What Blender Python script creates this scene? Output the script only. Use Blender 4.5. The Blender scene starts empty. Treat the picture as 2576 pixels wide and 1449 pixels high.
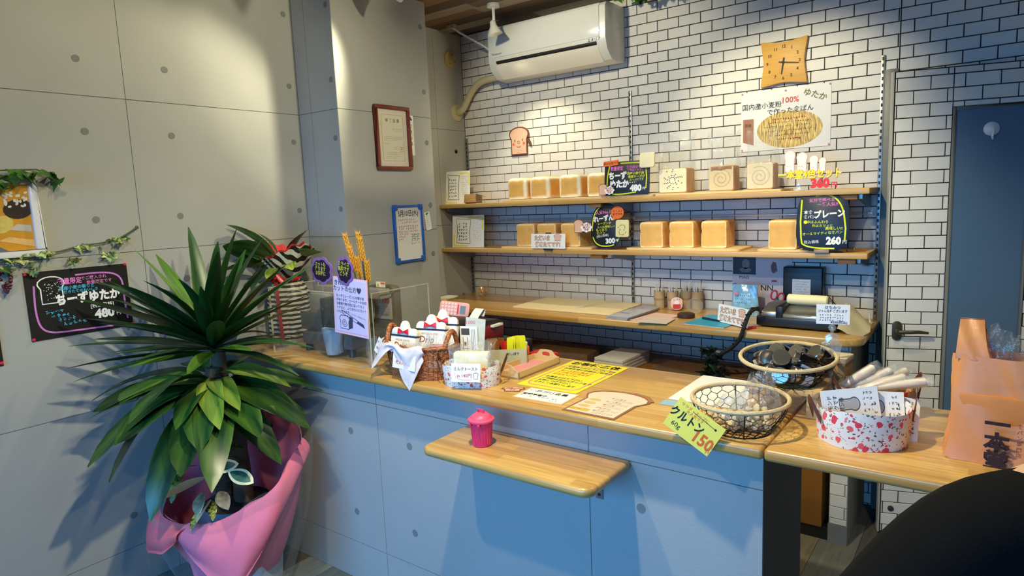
import bpy, bmesh, math, random
from mathutils import Vector, Matrix, Euler

random.seed(7)
PI = math.pi
SC = bpy.context.scene
COL = SC.collection

# ------------------------------------------------------------------ camera
cam = bpy.data.cameras.new('camera')
cam.sensor_width = 36.0
cam.lens = 1641.73 / 2576 * 36.0
cam.clip_start = 0.02
cam_o = bpy.data.objects.new('camera', cam)
COL.objects.link(cam_o)
fw = Vector((-0.5930, 0.7936, -0.1340)).normalized()
rt = Vector((0.8036, 0.5934, -0.0420))
rt = (rt - fw * rt.dot(fw)).normalized()
up = rt.cross(fw)
cam_o.matrix_world = Matrix(((rt.x, up.x, -fw.x, 2.810), (rt.y, up.y, -fw.y, -3.344), (rt.z, up.z, -fw.z, 1.515), (0, 0, 0, 1)))
SC.camera = cam_o

# ------------------------------------------------------------------ world, exposure, room lights
w = bpy.data.worlds.new('world'); SC.world = w; w.use_nodes = True
bg = w.node_tree.nodes['Background']
bg.inputs['Color'].default_value = (0.30, 0.52, 1.0, 1)
bg.inputs['Strength'].default_value = 0.15
SC.view_settings.view_transform = 'Standard'
SC.view_settings.look = 'None'
SC.view_settings.gamma = 1.0
SC.view_settings.use_curve_mapping = False
SC.view_settings.exposure = 0.0
SC.cycles.use_denoising = True
SC.cycles.max_bounces = 8
SC.cycles.transparent_max_bounces = 16
SC.cycles.sample_clamp_indirect = 6.0
SC.cycles.caustics_reflective = False
SC.cycles.caustics_refractive = False

def area(name, loc, target, size, size_y, power, col):
    l = bpy.data.lights.new(name, 'AREA'); l.shape = 'RECTANGLE'; l.size = size; l.size_y = size_y
    l.energy = power; l.color = col
    o = bpy.data.objects.new(name, l); COL.objects.link(o); o.location = loc
    o.rotation_euler = (Vector(target) - Vector(loc)).to_track_quat('-Z', 'Y').to_euler()
    return o

def spot(name, loc, target, power, col=(1.0, 0.74, 0.42), angle=70, blend=.5, r=.03):
    l = bpy.data.lights.new(name, 'SPOT'); l.energy = power; l.color = col
    l.spot_size = math.radians(angle); l.spot_blend = blend; l.shadow_soft_size = r
    o = bpy.data.objects.new(name, l); COL.objects.link(o); o.location = loc
    o.rotation_euler = (Vector(target) - Vector(loc)).to_track_quat('-Z', 'Y').to_euler()
    return o

DAY = (0.095, 0.43, 1.0)
WARM = (1.0, 0.92, 0.62)
# daylight coming through the shop window behind the camera
day = area('window_daylight', (1.7, -4.70, 1.40), (1.5, -1.9, 0.15), 3.2, 1.1, 41, DAY)
day.data.spread = math.radians(95)
# ceiling spotlights over the working side and over the customer side, some added for fill: (place, aim, power, cone)
SPOTS = [((0.556, -0.39, 2.44), (0.75, -0.2, 0.9), 29, 95, 0.55),
         ((1.0, -1.42, 2.47), (0.95, 0.0, 1.8), 42, 85, 0.55),
         ((1.95, -1.20, 2.47), (2.0, 0.0, 1.58), 62, 66, 0.7),
         ((2.2, -1.25, 2.46), (0.3, -1.05, 2.3), 60, 46, 0.35),
         ((2.75, -1.1, 2.46), (2.35, -0.9, 0.9), 24, 95, 0.55),
         ((1.35, -3.0, 2.46), (1.45, -1.75, 0.7), 50, 85, 0.55),
         ((2.6, -2.75, 2.46), (0.2, -2.3, 1.6), 36, 80, 0.55),
         ((1.6, -2.95, 2.46), (0.0, -2.35, 2.05), 30, 75, 0.55),  # unseen lamp added to brighten the upper left wall
         ((1.9, -2.3, 2.46), (1.9, -2.25, 0.0), 116, 150, 0.55),  # wide downward fill, added for general warm light in the room
         ((0.60, -1.13, 2.47), (0.02, -2.5, 1.3), 46, 85, 0.55)]
for i, (p, a, e, ang, bl) in enumerate(SPOTS):
    spot('spot_light', Vector(p) + (Vector(a) - Vector(p)).normalized() * .05, a, e, WARM, ang, bl)



# ------------------------------------------------------------------ helpers
def lin(c):
    r = []
    for v in c[:3]:
        v = v / 255.0
        r.append(v / 12.92 if v <= .04045 else ((v + .055) / 1.055) ** 2.4)
    return (r[0], r[1], r[2], 1.0)

def sc_(c, k):
    return (min(1, c[0] * k), min(1, c[1] * k), min(1, c[2] * k), 1)

MATS = {}
def mat(name, col, rough=.55, metal=0.0, var=.06, scale=25.0, bump=0.0, bscale=None, spec=.5, coat=0.0, alpha=1.0, trans=0.0, emit=0.0, sheen=0.0, stretch=None):
    """plain procedural material: noise-varied colour, optional bump"""
    if name in MATS: return MATS[name]
    m = bpy.data.materials.new(name); m.use_nodes = True
    nt = m.node_tree; N = nt.nodes; L = nt.links
    b = N['Principled BSDF']
    c = lin(col)
    tc = N.new('ShaderNodeTexCoord')
    src = tc.outputs['Object']
    if stretch:
        mp = N.new('ShaderNodeMapping'); mp.inputs['Scale'].default_value = stretch
        L.new(src, mp.inputs['Vector']); src = mp.outputs['Vector']
    no = N.new('ShaderNodeTexNoise'); no.inputs['Scale'].default_value = scale; no.inputs['Detail'].default_value = 4
    L.new(src, no.inputs['Vector'])
    mx = N.new('ShaderNodeMix'); mx.data_type = 'RGBA'
    mx.inputs['A'].default_value = sc_(c, 1 - var * 2); mx.inputs['B'].default_value = sc_(c, 1 + var * 2)
    L.new(no.outputs['Fac'], mx.inputs['Factor']); L.new(mx.outputs['Result'], b.inputs['Base Color'])
    b.inputs['Roughness'].default_value = rough; b.inputs['Metallic'].default_value = metal
    b.inputs['Specular IOR Level'].default_value = spec
    b.inputs['Coat Weight'].default_value = coat
    b.inputs['Alpha'].default_value = alpha
    b.inputs['Transmission Weight'].default_value = trans
    if sheen: b.inputs['Sheen Weight'].default_value = sheen
    if emit:
        L.new(mx.outputs['Result'], b.inputs['Emission Color']); b.inputs['Emission Strength'].default_value = emit
    if bump:
        n2 = N.new('ShaderNodeTexNoise'); n2.inputs['Scale'].default_value = bscale or scale * 3; n2.inputs['Detail'].default_value = 3
        L.new(src, n2.inputs['Vector'])
        bp = N.new('ShaderNodeBump'); bp.inputs['Strength'].default_value = bump; bp.inputs['Distance'].default_value = .004
        L.new(n2.outputs['Fac'], bp.inputs['Height']); L.new(bp.outputs['Normal'], b.inputs['Normal'])
    MATS[name] = m
    return m

def clear_film(name, tint=(235, 240, 240), alpha=.16, rough=.12, bump=.6, bscale=30):
    """clear plastic film: mostly see-through with glossy crinkles"""
    if name in MATS: return MATS[name]
    m = bpy.data.materials.new(name); m.use_nodes = True
    nt = m.node_tree; N = nt.nodes; L = nt.links
    for n in list(N): N.remove(n)
    out = N.new('ShaderNodeOutputMaterial')
    tr = N.new('ShaderNodeBsdfTransparent'); tr.inputs['Color'].default_value = (.97, .98, .98, 1)
    gl = N.new('ShaderNodeBsdfGlossy'); gl.inputs['Roughness'].default_value = rough; gl.inputs['Color'].default_value = (1, 1, 1, 1)
    df = N.new('ShaderNodeBsdfDiffuse'); df.inputs['Color'].default_value = lin(tint)
    tc = N.new('ShaderNodeTexCoord'); no = N.new('ShaderNodeTexNoise'); no.inputs['Scale'].default_value = bscale; no.inputs['Detail'].default_value = 3
    L.new(tc.outputs['Object'], no.inputs['Vector'])
    bp = N.new('ShaderNodeBump'); bp.inputs['Strength'].default_value = bump; bp.inputs['Distance'].default_value = .01
    L.new(no.outputs['Fac'], bp.inputs['Height'])
    L.new(bp.outputs['Normal'], gl.inputs['Normal']); 
    a = N.new('ShaderNodeMixShader'); a.inputs['Fac'].default_value = .45
    L.new(gl.outputs[0], a.inputs[1]); L.new(df.outputs[0], a.inputs[2])
    b = N.new('ShaderNodeMixShader')
    fr = N.new('ShaderNodeLayerWeight'); fr.inputs['Blend'].default_value = .18; L.new(bp.outputs['Normal'], fr.inputs['Normal'])
    pw = N.new('ShaderNodeMath'); pw.operation = 'POWER'; pw.inputs[1].default_value = 2.0; L.new(fr.outputs['Facing'], pw.inputs[0])
    ad = N.new('ShaderNodeMath'); ad.operation = 'MULTIPLY_ADD'; ad.use_clamp = True; ad.inputs[1].default_value = .55; ad.inputs[2].default_value = alpha
    L.new(pw.outputs[0], ad.inputs[0]); L.new(ad.outputs[0], b.inputs['Fac'])
    L.new(tr.outputs[0], b.inputs[1]); L.new(a.outputs[0], b.inputs[2]); L.new(b.outputs[0], out.inputs['Surface'])
    MATS[name] = m
    return m

def wood_block(name, c1, c2, sx=.42, sy=.038, rough=.28, axis='X', coat=.4, grain=.5):
    """glued laminated staves: staves of slightly different tone with long grain"""
    if name in MATS: return MATS[name]
    m = bpy.data.materials.new(name); m.use_nodes = True
    nt = m.node_tree; N = nt.nodes; L = nt.links; b = N['Principled BSDF']
    tc = N.new('ShaderNodeTexCoord'); mp = N.new('ShaderNodeMapping')
    if axis == 'Y': mp.inputs['Rotation'].default_value = (0, 0, PI / 2)
    L.new(tc.outputs['Object'], mp.inputs['Vector'])
    br = N.new('ShaderNodeTexBrick'); br.inputs['Scale'].default_value = 1.0
    br.inputs['Brick Width'].default_value = sx; br.inputs['Row Height'].default_value = sy; br.inputs['Mortar Size'].default_value = 0.0
    br.offset = .37; br.inputs['Bias'].default_value = 0.0
    br.inputs['Color1'].default_value = (0, 0, 0, 1); br.inputs['Color2'].default_value = (1, 1, 1, 1)
    L.new(mp.outputs[0], br.inputs['Vector'])
    m2 = N.new('ShaderNodeMapping'); m2.inputs['Scale'].default_value = (3.0, 60, 60)
    L.new(mp.outputs[0], m2.inputs['Vector'])
    no = N.new('ShaderNodeTexNoise'); no.inputs['Scale'].default_value = 1.6; no.inputs['Detail'].default_value = 6; no.inputs['Distortion'].default_value = .6
    L.new(m2.outputs[0], no.inputs['Vector'])
    mx = N.new('ShaderNodeMix'); mx.data_type = 'RGBA'; mx.inputs['A'].default_value = lin(c1); mx.inputs['B'].default_value = lin(c2)
    L.new(br.outputs['Color'], mx.inputs['Factor'])
    mg = N.new('ShaderNodeMix'); mg.data_type = 'RGBA'; mg.blend_type = 'MULTIPLY'; mg.inputs['Factor'].default_value = grain
    rp = N.new('ShaderNodeValToRGB'); rp.color_ramp.elements[0].position = .3; rp.color_ramp.elements[0].color = (.5, .42, .34, 1); rp.color_ramp.elements[1].position = .62; rp.color_ramp.elements[1].color = (1, 1, 1, 1)
    L.new(no.outputs['Fac'], rp.inputs['Fac']); L.new(mx.outputs['Result'], mg.inputs['A']); L.new(rp.outputs['Color'], mg.inputs['B'])
    L.new(mg.outputs['Result'], b.inputs['Base Color'])
    b.inputs['Roughness'].default_value = rough; b.inputs['Coat Weight'].default_value = coat; b.inputs['Coat Roughness'].default_value = .2
    MATS[name] = m
    return m

class MB:
    """collects shapes into one mesh; every shape takes a material slot m and an optional matrix M"""
    def __init__(s): s.v = []; s.f = []; s.mi = []
    def add(s, vs, fs, m=0, M=None):
        o = len(s.v)
        if M is not None: vs = [M @ Vector(p) for p in vs]
        s.v += [tuple(p) for p in vs]
        for f in fs: s.f.append([i + o for i in f]); s.mi.append(m)
        return s
    def box(s, x0, x1, y0, y1, z0, z1, m=0, M=None):
        v = [(x0, y0, z0), (x1, y0, z0), (x1, y1, z0), (x0, y1, z0), (x0, y0, z1), (x1, y0, z1), (x1, y1, z1), (x0, y1, z1)]
        return s.add(v, [(3, 2, 1, 0), (4, 5, 6, 7), (0, 1, 5, 4), (1, 2, 6, 5), (2, 3, 7, 6), (3, 0, 4, 7)], m, M)
    def prism(s, pts, y0, y1, m=0, M=None):
        """outline in XZ (counter-clockwise seen from the front, -Y) extruded from y0 (front) to y1"""
        n = len(pts)
        v = [(p[0], y0, p[1]) for p in pts] + [(p[0], y1, p[1]) for p in pts]
        f = [tuple(range(n)), tuple(range(2 * n - 1, n - 1, -1))]
        for i in range(n):
            j = (i + 1) % n; f.append((i, i + n, j + n, j))
        return s.add(v, f, m, M)
    def flat(s, pts, y=0.0, m=0, M=None):
        return s.add([(p[0], y, p[1]) for p in pts], [tuple(range(len(pts)))], m, M)
    def stroke(s, pts, wd, y=0.0, m=0, M=None, closed=False):
        """a flat pen line of width wd in the XZ plane"""
        n = len(pts); h = wd / 2; P = [Vector((p[0], p[1])) for p in pts]
        a = []; b = []
        for i in range(n):
            if closed: d = P[(i + 1) % n] - P[i - 1]
            else: d = P[min(i + 1, n - 1)] - P[max(i - 1, 0)]
            if d.length < 1e-9: d = Vector((1, 0))
            d.normalize(); nn = Vector((-d.y, d.x)) * h
            a.append((P[i].x + nn.x, y, P[i].y + nn.y)); b.append((P[i].x - nn.x, y, P[i].y - nn.y))
        f = []
        for i in range(n if closed else n - 1):
            j = (i + 1) % n; f.append((i + n, j + n, j, i))
        return s.add(a + b, f, m, M)
    def tube(s, pts, r, n=8, m=0, M=None, closed=False, caps=True):
        P = [Vector(p) for p in pts]; k = len(P)
        rr = r if isinstance(r, (list, tuple)) else [r] * k
        v = []; prev = None
        for i in range(k):
            if closed: d = P[(i + 1) % k] - P[i - 1]
            else: d = P[min(i + 1, k - 1)] - P[max(i - 1, 0)]
            d = d.normalized() if d.length > 1e-9 else Vector((0, 0, 1))
            if prev is None:
                a = d.orthogonal().normalized()
            else:
                a = (prev - d * prev.dot(d)); a = a.normalized() if a.length > 1e-6 else d.orthogonal().normalized()
            prev = a; b = d.cross(a)
            for j in range(n):
                t = 2 * PI * j / n
                v.append(P[i] + (a * math.cos(t) + b * math.sin(t)) * rr[i])
        f = []
        for i in range(k if closed else k - 1):
            i2 = (i + 1) % k
            for j in range(n):
                j2 = (j + 1) % n; f.append((i * n + j, i * n + j2, i2 * n + j2, i2 * n + j))
        if caps and not closed:
            f.append(tuple(range(n - 1, -1, -1))); f.append(tuple((k - 1) * n + j for j in range(n)))
        return s.add(v, f, m, M)
    def lathe(s, prof, n=24, c=(0, 0, 0), sx=1, sy=1, m=0, M=None, close=True):
        """profile of (r, z) turned about Z"""
        v = []
        for r, z in prof:
            for j in range(n):
                t = 2 * PI * j / n; v.append((c[0] + r * math.cos(t) * sx, c[1] + r * math.sin(t) * sy, c[2] + z))
        f = []
        for i in range(len(prof) - 1):
            for j in range(n):
                j2 = (j + 1) % n; f.append((i * n + j, i * n + j2, (i + 1) * n + j2, (i + 1) * n + j))
        if close:
            if prof[0][0] > 1e-6: f.append(tuple(range(n - 1, -1, -1)))
            if prof[-1][0] > 1e-6: f.append(tuple((len(prof) - 1) * n + j for j in range(n)))
        return s.add(v, f, m, M)
    def sheet(s, fn, nu, nv, m=0, M=None, wrap=False):
        """surface fn(u, v), u and v in 0..1"""
        v = [fn(i / (nu if wrap else nu - 1), j / (nv - 1)) for j in range(nv) for i in range(nu)]
        f = []
        for j in range(nv - 1):
            for i in range(nu if wrap else nu - 1):
                i2 = (i + 1) % nu; f.append((j * nu + i, j * nu + i2, (j + 1) * nu + i2, (j + 1) * nu + i))
        return s.add(v, f, m, M)
    def disc(s, cx, cz, r, y=0.0, n=16, m=0, sx=1, M=None):
        return s.flat([(cx + r * sx * math.cos(2 * PI * i / n), cz + r * math.sin(2 * PI * i / n)) for i in range(n)], y, m, M)
    def mesh(s, name, mats, smooth=True, bevel=0, seg=2, thick=0, sub=0):
        me = bpy.data.meshes.new(name)
        me.from_pydata(s.v, [], s.f)
        for mm in (mats if isinstance(mats, (list, tuple)) else [mats]): me.materials.append(mm)
        me.polygons.foreach_set('material_index', s.mi)
        if bevel or thick:
            bm = bmesh.new(); bm.from_mesh(me)
            if bevel:
                bmesh.ops.remove_doubles(bm, verts=bm.verts, dist=1e-6)
                bm.normal_update()
                es = [e for e in bm.edges if len(e.link_faces) == 2 and e.calc_face_angle(0) > .6]
                bmesh.ops.bevel(bm, geom=es, offset=bevel, segments=seg, profile=.5, affect='EDGES', clamp_overlap=True)
            if thick:
                bmesh.ops.solidify(bm, geom=bm.faces[:], thickness=thick)
            bm.to_mesh(me); bm.free()
        me.update()
        if smooth:
            me.shade_smooth(); me.set_sharp_from_angle(angle=math.radians(38))
        return me
    def build(s, name, mats, parent=None, smooth=True, bevel=0, seg=2, thick=0, kind=None, label=None):
        o = bpy.data.objects.new(name, s.mesh(name, mats, smooth, bevel, seg, thick)); COL.objects.link(o)
        if parent is not None: o.parent = parent
        if kind: o['kind'] = kind
        if label: o['label'] = label
        return o

def thing(name, label, cat, loc=(0, 0, 0), rot=(0, 0, 0), group=None):
    o = bpy.data.objects.new(name, None); COL.objects.link(o)
    o.empty_display_size = .05
    o.location = loc; o.rotation_euler = rot
    o['label'] = label; o['category'] = cat
    if group: o['group'] = group
    return o

def tag(o, label, cat, group=None, loc=None, rot=None):
    o['label'] = label; o['category'] = cat
    if group: o['group'] = group
    if loc is not None: o.location = loc
    if rot is not None: o.rotation_euler = rot
    return o

def struct(o):
    o['kind'] = 'structure'; return o

def copy_tree(o, parent=None):
    c = o.copy(); COL.objects.link(c); c.parent = parent
    for ch in list(o.children):
        copy_tree(ch, c)
    return c

def put(me, name, parent, loc=(0, 0, 0), rot=(0, 0, 0), scale=(1, 1, 1)):
    o = bpy.data.objects.new(name, me); COL.objects.link(o); o.parent = parent
    o.location = loc; o.rotation_euler = rot; o.scale = scale
    return o

RX = Matrix.Rotation
FLAT = (-PI / 2, 0, 0)          # a sign built upright, laid face up
LEFT = (0, 0, PI / 2)           # a sign built facing -Y, turned to face +X

# ------------------------------------------------------------------ lettering
def text_into(mb, body, x, z, size, y=-.0006, off=0.0, rot=0.0, m=0, align='CENTER', sx=1.0, shear=0.0, space=1.0):
    cu = bpy.data.curves.new('lettering', 'FONT'); cu.body = body; cu.size = size; cu.align_x = align; cu.resolution_u = 2
    cu.offset = off * size; cu.shear = shear; cu.space_character = space
    o = bpy.data.objects.new('lettering', cu)
    me = bpy.data.meshes.new_from_object(o)
    ca, sa = math.cos(rot), math.sin(rot)
    vs = []
    for p in me.vertices:
        px, pz = p.co.x * sx, p.co.y - size * .36
        vs.append((x + px * ca - pz * sa, y, z + px * sa + pz * ca))
    mb.add(vs, [tuple(q.vertices) for q in me.polygons], m)
    bpy.data.meshes.remove(me); bpy.data.objects.remove(o); bpy.data.curves.remove(cu)
    return mb

def scribble(mb, x, z, wd, size, y=-.0006, rot=0.0, m=0, pen=.13, fill=.85):
    """a line of handwriting too small to read: pen strokes in character cells"""
    n = max(1, int(wd / size)); ca, sa = math.cos(rot), math.sin(rot)
    M = Matrix(((ca, 0, -sa, x), (0, 1, 0, 0), (sa, 0, ca, z), (0, 0, 0, 1)))
    for i in range(n):
        if random.random() > fill + .1: continue
        cx = -wd / 2 + (i + .5) * size
        for k in range(random.choice((2, 3, 3))):
            a = random.choice((0, 0, PI / 2, PI / 2, .9, -.9)); l = size * random.uniform(.2, .36)
            ox = cx + random.uniform(-.18, .18) * size; oz = random.uniform(-.28, .28) * size
            mb.stroke([(ox - l * math.cos(a), oz - l * math.sin(a)), (ox + l * math.cos(a), oz + l * math.sin(a))], size * pen, y, m, M)
    return mb

def rrect(x0, x1, z0, z1, r, n=5):
    p = []
    for cx, cz, a in ((x1 - r, z0 + r, -PI / 2), (x1 - r, z1 - r, 0), (x0 + r, z1 - r, PI / 2), (x0 + r, z0 + r, PI)):
        for i in range(n + 1):
            t = a + PI / 2 * i / n; p.append((cx + r * math.cos(t), cz + r * math.sin(t)))
    return p

def toast_outline(wd, h, cx=0, cz=0, n=10):
    """slice of tin loaf: square foot, domed head wider than the foot"""
    hw = wd / 2; fw_ = hw * .80; zb = cz; zs = cz + h * .56; r = h - h * .56
    p = [(cx - fw_, zb), (cx + fw_, zb), (cx + fw_, zs)]
    for i in range(n + 1):
        t = -.45 + (PI + .9) * i / n
        p.append((cx + hw * math.cos(t), zs + r * .42 + r * .58 * math.sin(t)))
    p.append((cx - fw_, zs))
    return p

def bez(p0, p1, p2, p3, n=10):
    r = []
    for i in range(n + 1):
        t = i / n; u = 1 - t
        r.append(tuple(u**3 * a + 3 * u * u * t * b + 3 * u * t * t * c + t**3 * d for a, b, c, d in zip(p0, p1, p2, p3)))
    return r

def ellipse(cx, cz, rx, rz, n=24, a0=0, a1=2 * PI, rot=0):
    r = []
    for i in range(n):
        t = a0 + (a1 - a0) * i / (n if abs(a1 - a0 - 2 * PI) < 1e-6 else n - 1)
        x, z = rx * math.cos(t), rz * math.sin(t)
        r.append((cx + x * math.cos(rot) - z * math.sin(rot), cz + x * math.sin(rot) + z * math.cos(rot)))
    return r

# ------------------------------------------------------------------ common materials
WHITE = mat('white_paper', (236, 234, 230), .7, var=.015)
WHITEP = mat('white_plastic', (228, 226, 220), .35, var=.02)
INK = mat('black_ink', (22, 20, 20), .6)
GREYINK = mat('grey_ink', (110, 108, 106), .7)
RED = mat('red_ink', (205, 30, 30), .5)
ORANGE_INK = mat('orange_ink', (226, 100, 20), .6)
CHALKW = mat('white_chalk', (238, 238, 238), .8)
CHALKP = mat('pink_chalk', (226, 120, 200), .8)
CHALKB = mat('blue_chalk', (70, 180, 220), .8)
CHALKY = mat('yellow_green_chalk', (214, 222, 40), .8)
BOARDK = mat('black_board', (20, 19, 20), .45)
STEEL = mat('brushed_steel', (150, 150, 146), .35, .8)
CHROME = mat('bright_metal', (190, 190, 190), .2, 1.0)
DARK = mat('dark_plastic', (22, 22, 24), .4)
GREY = mat('grey_plastic', (120, 120, 118), .5)
PIN = mat('red_pin', (220, 30, 60), .35)
BROWNLINE = mat('brown_print', (120, 68, 36), .6)
PINKSKIN = mat('pale_toast_print', (226, 176, 150), .7, var=.02)
CREAM = mat('cream_crumb', (246, 232, 190), .8, var=.03)
ORANGE = mat('orange_card', (240, 110, 30), .6)
KRAFT = mat('kraft_card', (172, 132, 82), .75)
WOOD = wood_block('butcher_block', (196, 148, 78), (222, 178, 104))
PALEWOOD = mat('pale_wood', (214, 178, 118), .5, var=.09, scale=6, stretch=(2, 30, 30))
SHELFWOOD = wood_block('shelf_wood', (196, 152, 86), (212, 170, 102), sx=.8, sy=.06, rough=.4, coat=.15, grain=.35)
BOARDWOOD = mat('tray_wood', (226, 192, 132), .55, var=.06, scale=5, stretch=(2, 40, 40))

# ================================================================== SETTING
CONC = mat('concrete_paper', (166, 166, 162), .85, var=.045, scale=3.5, bump=.12, bscale=120)
CONCD = mat('concrete_joint', (110, 110, 108), .9, var=.03)
CONCH = mat('concrete_tie_hole', (124, 124, 122), .9, var=.04)
GROUT = mat('dark_grout', (46, 44, 42), .95, var=.05)
def brick_material():
    m = bpy.data.materials.new('white_brick'); m.use_nodes = True
    nt = m.node_tree; N = nt.nodes; L = nt.links; b = N['Principled BSDF']
    oi = N.new('ShaderNodeObjectInfo'); mp = N.new('ShaderNodeMapRange')
    mp.inputs['To Min'].default_value = .94; mp.inputs['To Max'].default_value = 1.03
    L.new(oi.outputs['Random'], mp.inputs['Value'])
    tc = N.new('ShaderNodeTexCoord'); no = N.new('ShaderNodeTexNoise'); no.inputs['Scale'].default_value = 40; no.inputs['Detail'].default_value = 3
    L.new(tc.outputs['Object'], no.inputs['Vector'])
    r2 = N.new('ShaderNodeMapRange'); r2.inputs['To Min'].default_value = .96; r2.inputs['To Max'].default_value = 1.03; L.new(no.outputs['Fac'], r2.inputs['Value'])
    mm = N.new('ShaderNodeMath'); mm.operation = 'MULTIPLY'; L.new(mp.outputs[0], mm.inputs[0]); L.new(r2.outputs[0], mm.inputs[1])
    vm = N.new('ShaderNodeVectorMath'); vm.operation = 'SCALE'; vm.inputs[0].default_value = lin((226, 221, 212))[:3]
    L.new(mm.outputs[0], vm.inputs['Scale']); L.new(vm.outputs[0], b.inputs['Base Color'])
    b.inputs['Roughness'].default_value = .5
    return m
BRICK = brick_material()
H = .0522; BW = .11584; ZTOP = 42.15
CEIL = 2.57
ZJ = [0.0, .166, .770, 1.372, 1.971, CEIL]

def panels(parent, axis, fixed, u0, u1, cuts, holes=True, sgn=1, zj=ZJ, nm='panel', skip_r=None):
    """printed-concrete panels with recessed joints and tie holes; axis 'y': plane x = fixed facing +x, axis 'x': plane y = fixed facing -y"""
    us = [u0] + [c for c in cuts if u0 < c < u1] + [u1]; g = .0012
    for i in range(len(us) - 1):
        for j in range(len(zj) - 1):
            a, b, z0, z1 = us[i] + g, us[i + 1] - g, zj[j] + g, zj[j + 1] - g
            mb = MB()
            if axis == 'y': mb.box(fixed - .003, fixed, a, b, z0, z1)
            else: mb.box(a, b, fixed, fixed + .003, z0, z1)
            mb.build(nm, CONC, parent, smooth=False)
    if holes:
        for z in [q + d for q in zj[1:-1] for d in (-.132, .134)] + [CEIL - .132]:
            if z > zj[-1] - .03 or z < .05: continue
            for c in cuts:
                for d in (-.160, .166):
                    u = c + d
                    if u0 + .01 < u < u1 - .01:
                        mb = MB()
                        if axis == 'y': mb.lathe([(0.0, .0), (.0135, .0), (.0135, -.0012)], 14, M=Matrix.Translation((fixed + .0012, u, z)) @ RX(PI / 2, 4, 'Y'))
                        else: mb.lathe([(0.0, .0), (.0135, .0), (.0135, -.0012)], 14, M=Matrix.Translation((u, fixed - .0012, z)) @ RX(PI / 2, 4, 'X'))
                        mb.build('tie_hole', CONCH, parent)

# left wall
mb = MB(); mb.box(-.10, .017, -4.8, -.66, 0, CEIL); mb.box(-.10, -.021, -.66, 0.02, 0, CEIL)
wl = struct(mb.build('wall_left', CONCD, None, smooth=False))
cy = [-2.105 + .92 * k for k in range(-4, 3)]
panels(wl, 'y', .020, -4.8, -1.30, cy)
panels(wl, 'y', -.018, -.673, 0.0, cy)
# pillar
mb = MB(); mb.box(0.0, .310, -1.297, -.673, 0, CEIL)
pl = struct(mb.build('pillar', CONCD, None, smooth=False))
panels(pl, 'x', -1.300, .020, .3128, [.115], holes=False)
panels(pl, 'y', .313, -1.2995, -.673, [], holes=False)
for z in (2.438, 2.105, 1.838, 1.505, 1.24):
    MB().lathe([(0, 0), (.0135, 0), (.0135, -.0012)], 14, M=Matrix.Translation((.281, -1.3012, z)) @ RX(PI / 2, 4, 'X')).build('tie_hole', CONCH, pl)
    MB().lathe([(0, 0), (.0135, 0), (.0135, -.0012)], 14, M=Matrix.Translation((.3142, -.715, z)) @ RX(PI / 2, 4, 'Y')).build('tie_hole', CONCH, pl)
MB().lathe([(0, 0), (.0135, 0), (.0135, -.0012)], 14, M=Matrix.Translation((-.0168, -.10, 1.836)) @ RX(PI / 2, 4, 'Y')).build('tie_hole', CONCH, wl)

# back wall: white running-bond bricks with dark recessed joints
mb = MB(); mb.box(-.10, 4.6, .0035, .12, 0, CEIL)
wb = struct(mb.build('wall_back', GROUT, None, smooth=False))
gj = .0016
brick_meshes = {}
def brick_mesh(wd, ht):
    k = (round(wd, 4), round(ht, 4))
    if k not in brick_meshes:
        m_ = MB(); x = wd / 2 - gj; z = ht / 2 - gj; c = .0012
        v = [(-x, 0.004, -z), (x, .004, -z), (x, .004, z), (-x, .004, z), (-x + c, 0, -z + c), (x - c, 0, -z + c), (x - c, 0, z - c), (-x + c, 0, z - c)]
        m_.add(v, [(4, 5, 6, 7), (0, 1, 5, 4), (1, 2, 6, 5), (2, 3, 7, 6), (3, 0, 4, 7)])
        brick_meshes[k] = m_.mesh('brick', BRICK, smooth=False)
    return brick_meshes[k]
def brick_cells(x0, x1, z0, z1, zb0, phase):
    """(centre x, centre z, width, height) of the running bond inside a rectangle"""
    r = []
    k = int(math.floor((z0 - zb0) / H))
    while zb0 + k * H < z1 - 1e-4:
        a, b = max(z0, zb0 + k * H), min(z1, zb0 + (k + 1) * H)
        off = phase if k % 2 == 0 else phase + BW / 2
        i = int(math.floor((x0 - off) / BW)) - 1
        while off + i * BW < x1:
            c, d = max(x0, off + i * BW), min(x1, off + (i + 1) * BW)
            if d - c > .006 and b - a > .006: r.append(((c + d) / 2, (a + b) / 2, d - c, b - a))
            i += 1
        k += 1
    return r
ZB = ZTOP * H - 40 * H
cells = brick_cells(-.018, 2.44, .0, CEIL, ZB, 0.0) + brick_cells(2.44, 3.3, 1.94, CEIL, ZB, 0.0)
# the 300 that show largest (right-hand part, in the open) are separate pieces, the rest is one piece
vis = [c for c in cells if c[1] > .9]
def size_key(c):
    d = math.hypot(c[0] - 2.81, 3.344)
    hid = (c[0] < 1.15 and 2.2 < c[1] < 2.52) or (1.8 < c[0] < 2.15 and 1.72 < c[1] < 2.18)
    return d + (.6 if hid else 0) + (.4 if c[1] < 1.5 else 0) + (.8 if c[0] > 2.44 and c[1] < 2.02 else 0)
vis.sort(key=size_key)
near = set(vis[:298])
rest = MB()
for c in cells:
    if c in near:
        put(brick_mesh(c[2], c[3]), 'brick', wb, (c[0], 0, c[1]))
    else:
        x = c[2] / 2 - gj; z = c[3] / 2 - gj; e = .0012
        M = Matrix.Translation((c[0], 0, c[1]))
        rest.add([(-x, .004, -z), (x, .004, -z), (x, .004, z), (-x, .004, z), (-x + e, 0, -z + e), (x - e, 0, -z + e), (x - e, 0, z - e), (-x + e, 0, z - e)],
                 [(4, 5, 6, 7), (0, 1, 5, 4), (1, 2, 6, 5), (2, 3, 7, 6), (3, 0, 4, 7)], 0, M)
rest.build('brick', BRICK, wb, smooth=False, kind='stuff')

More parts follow.
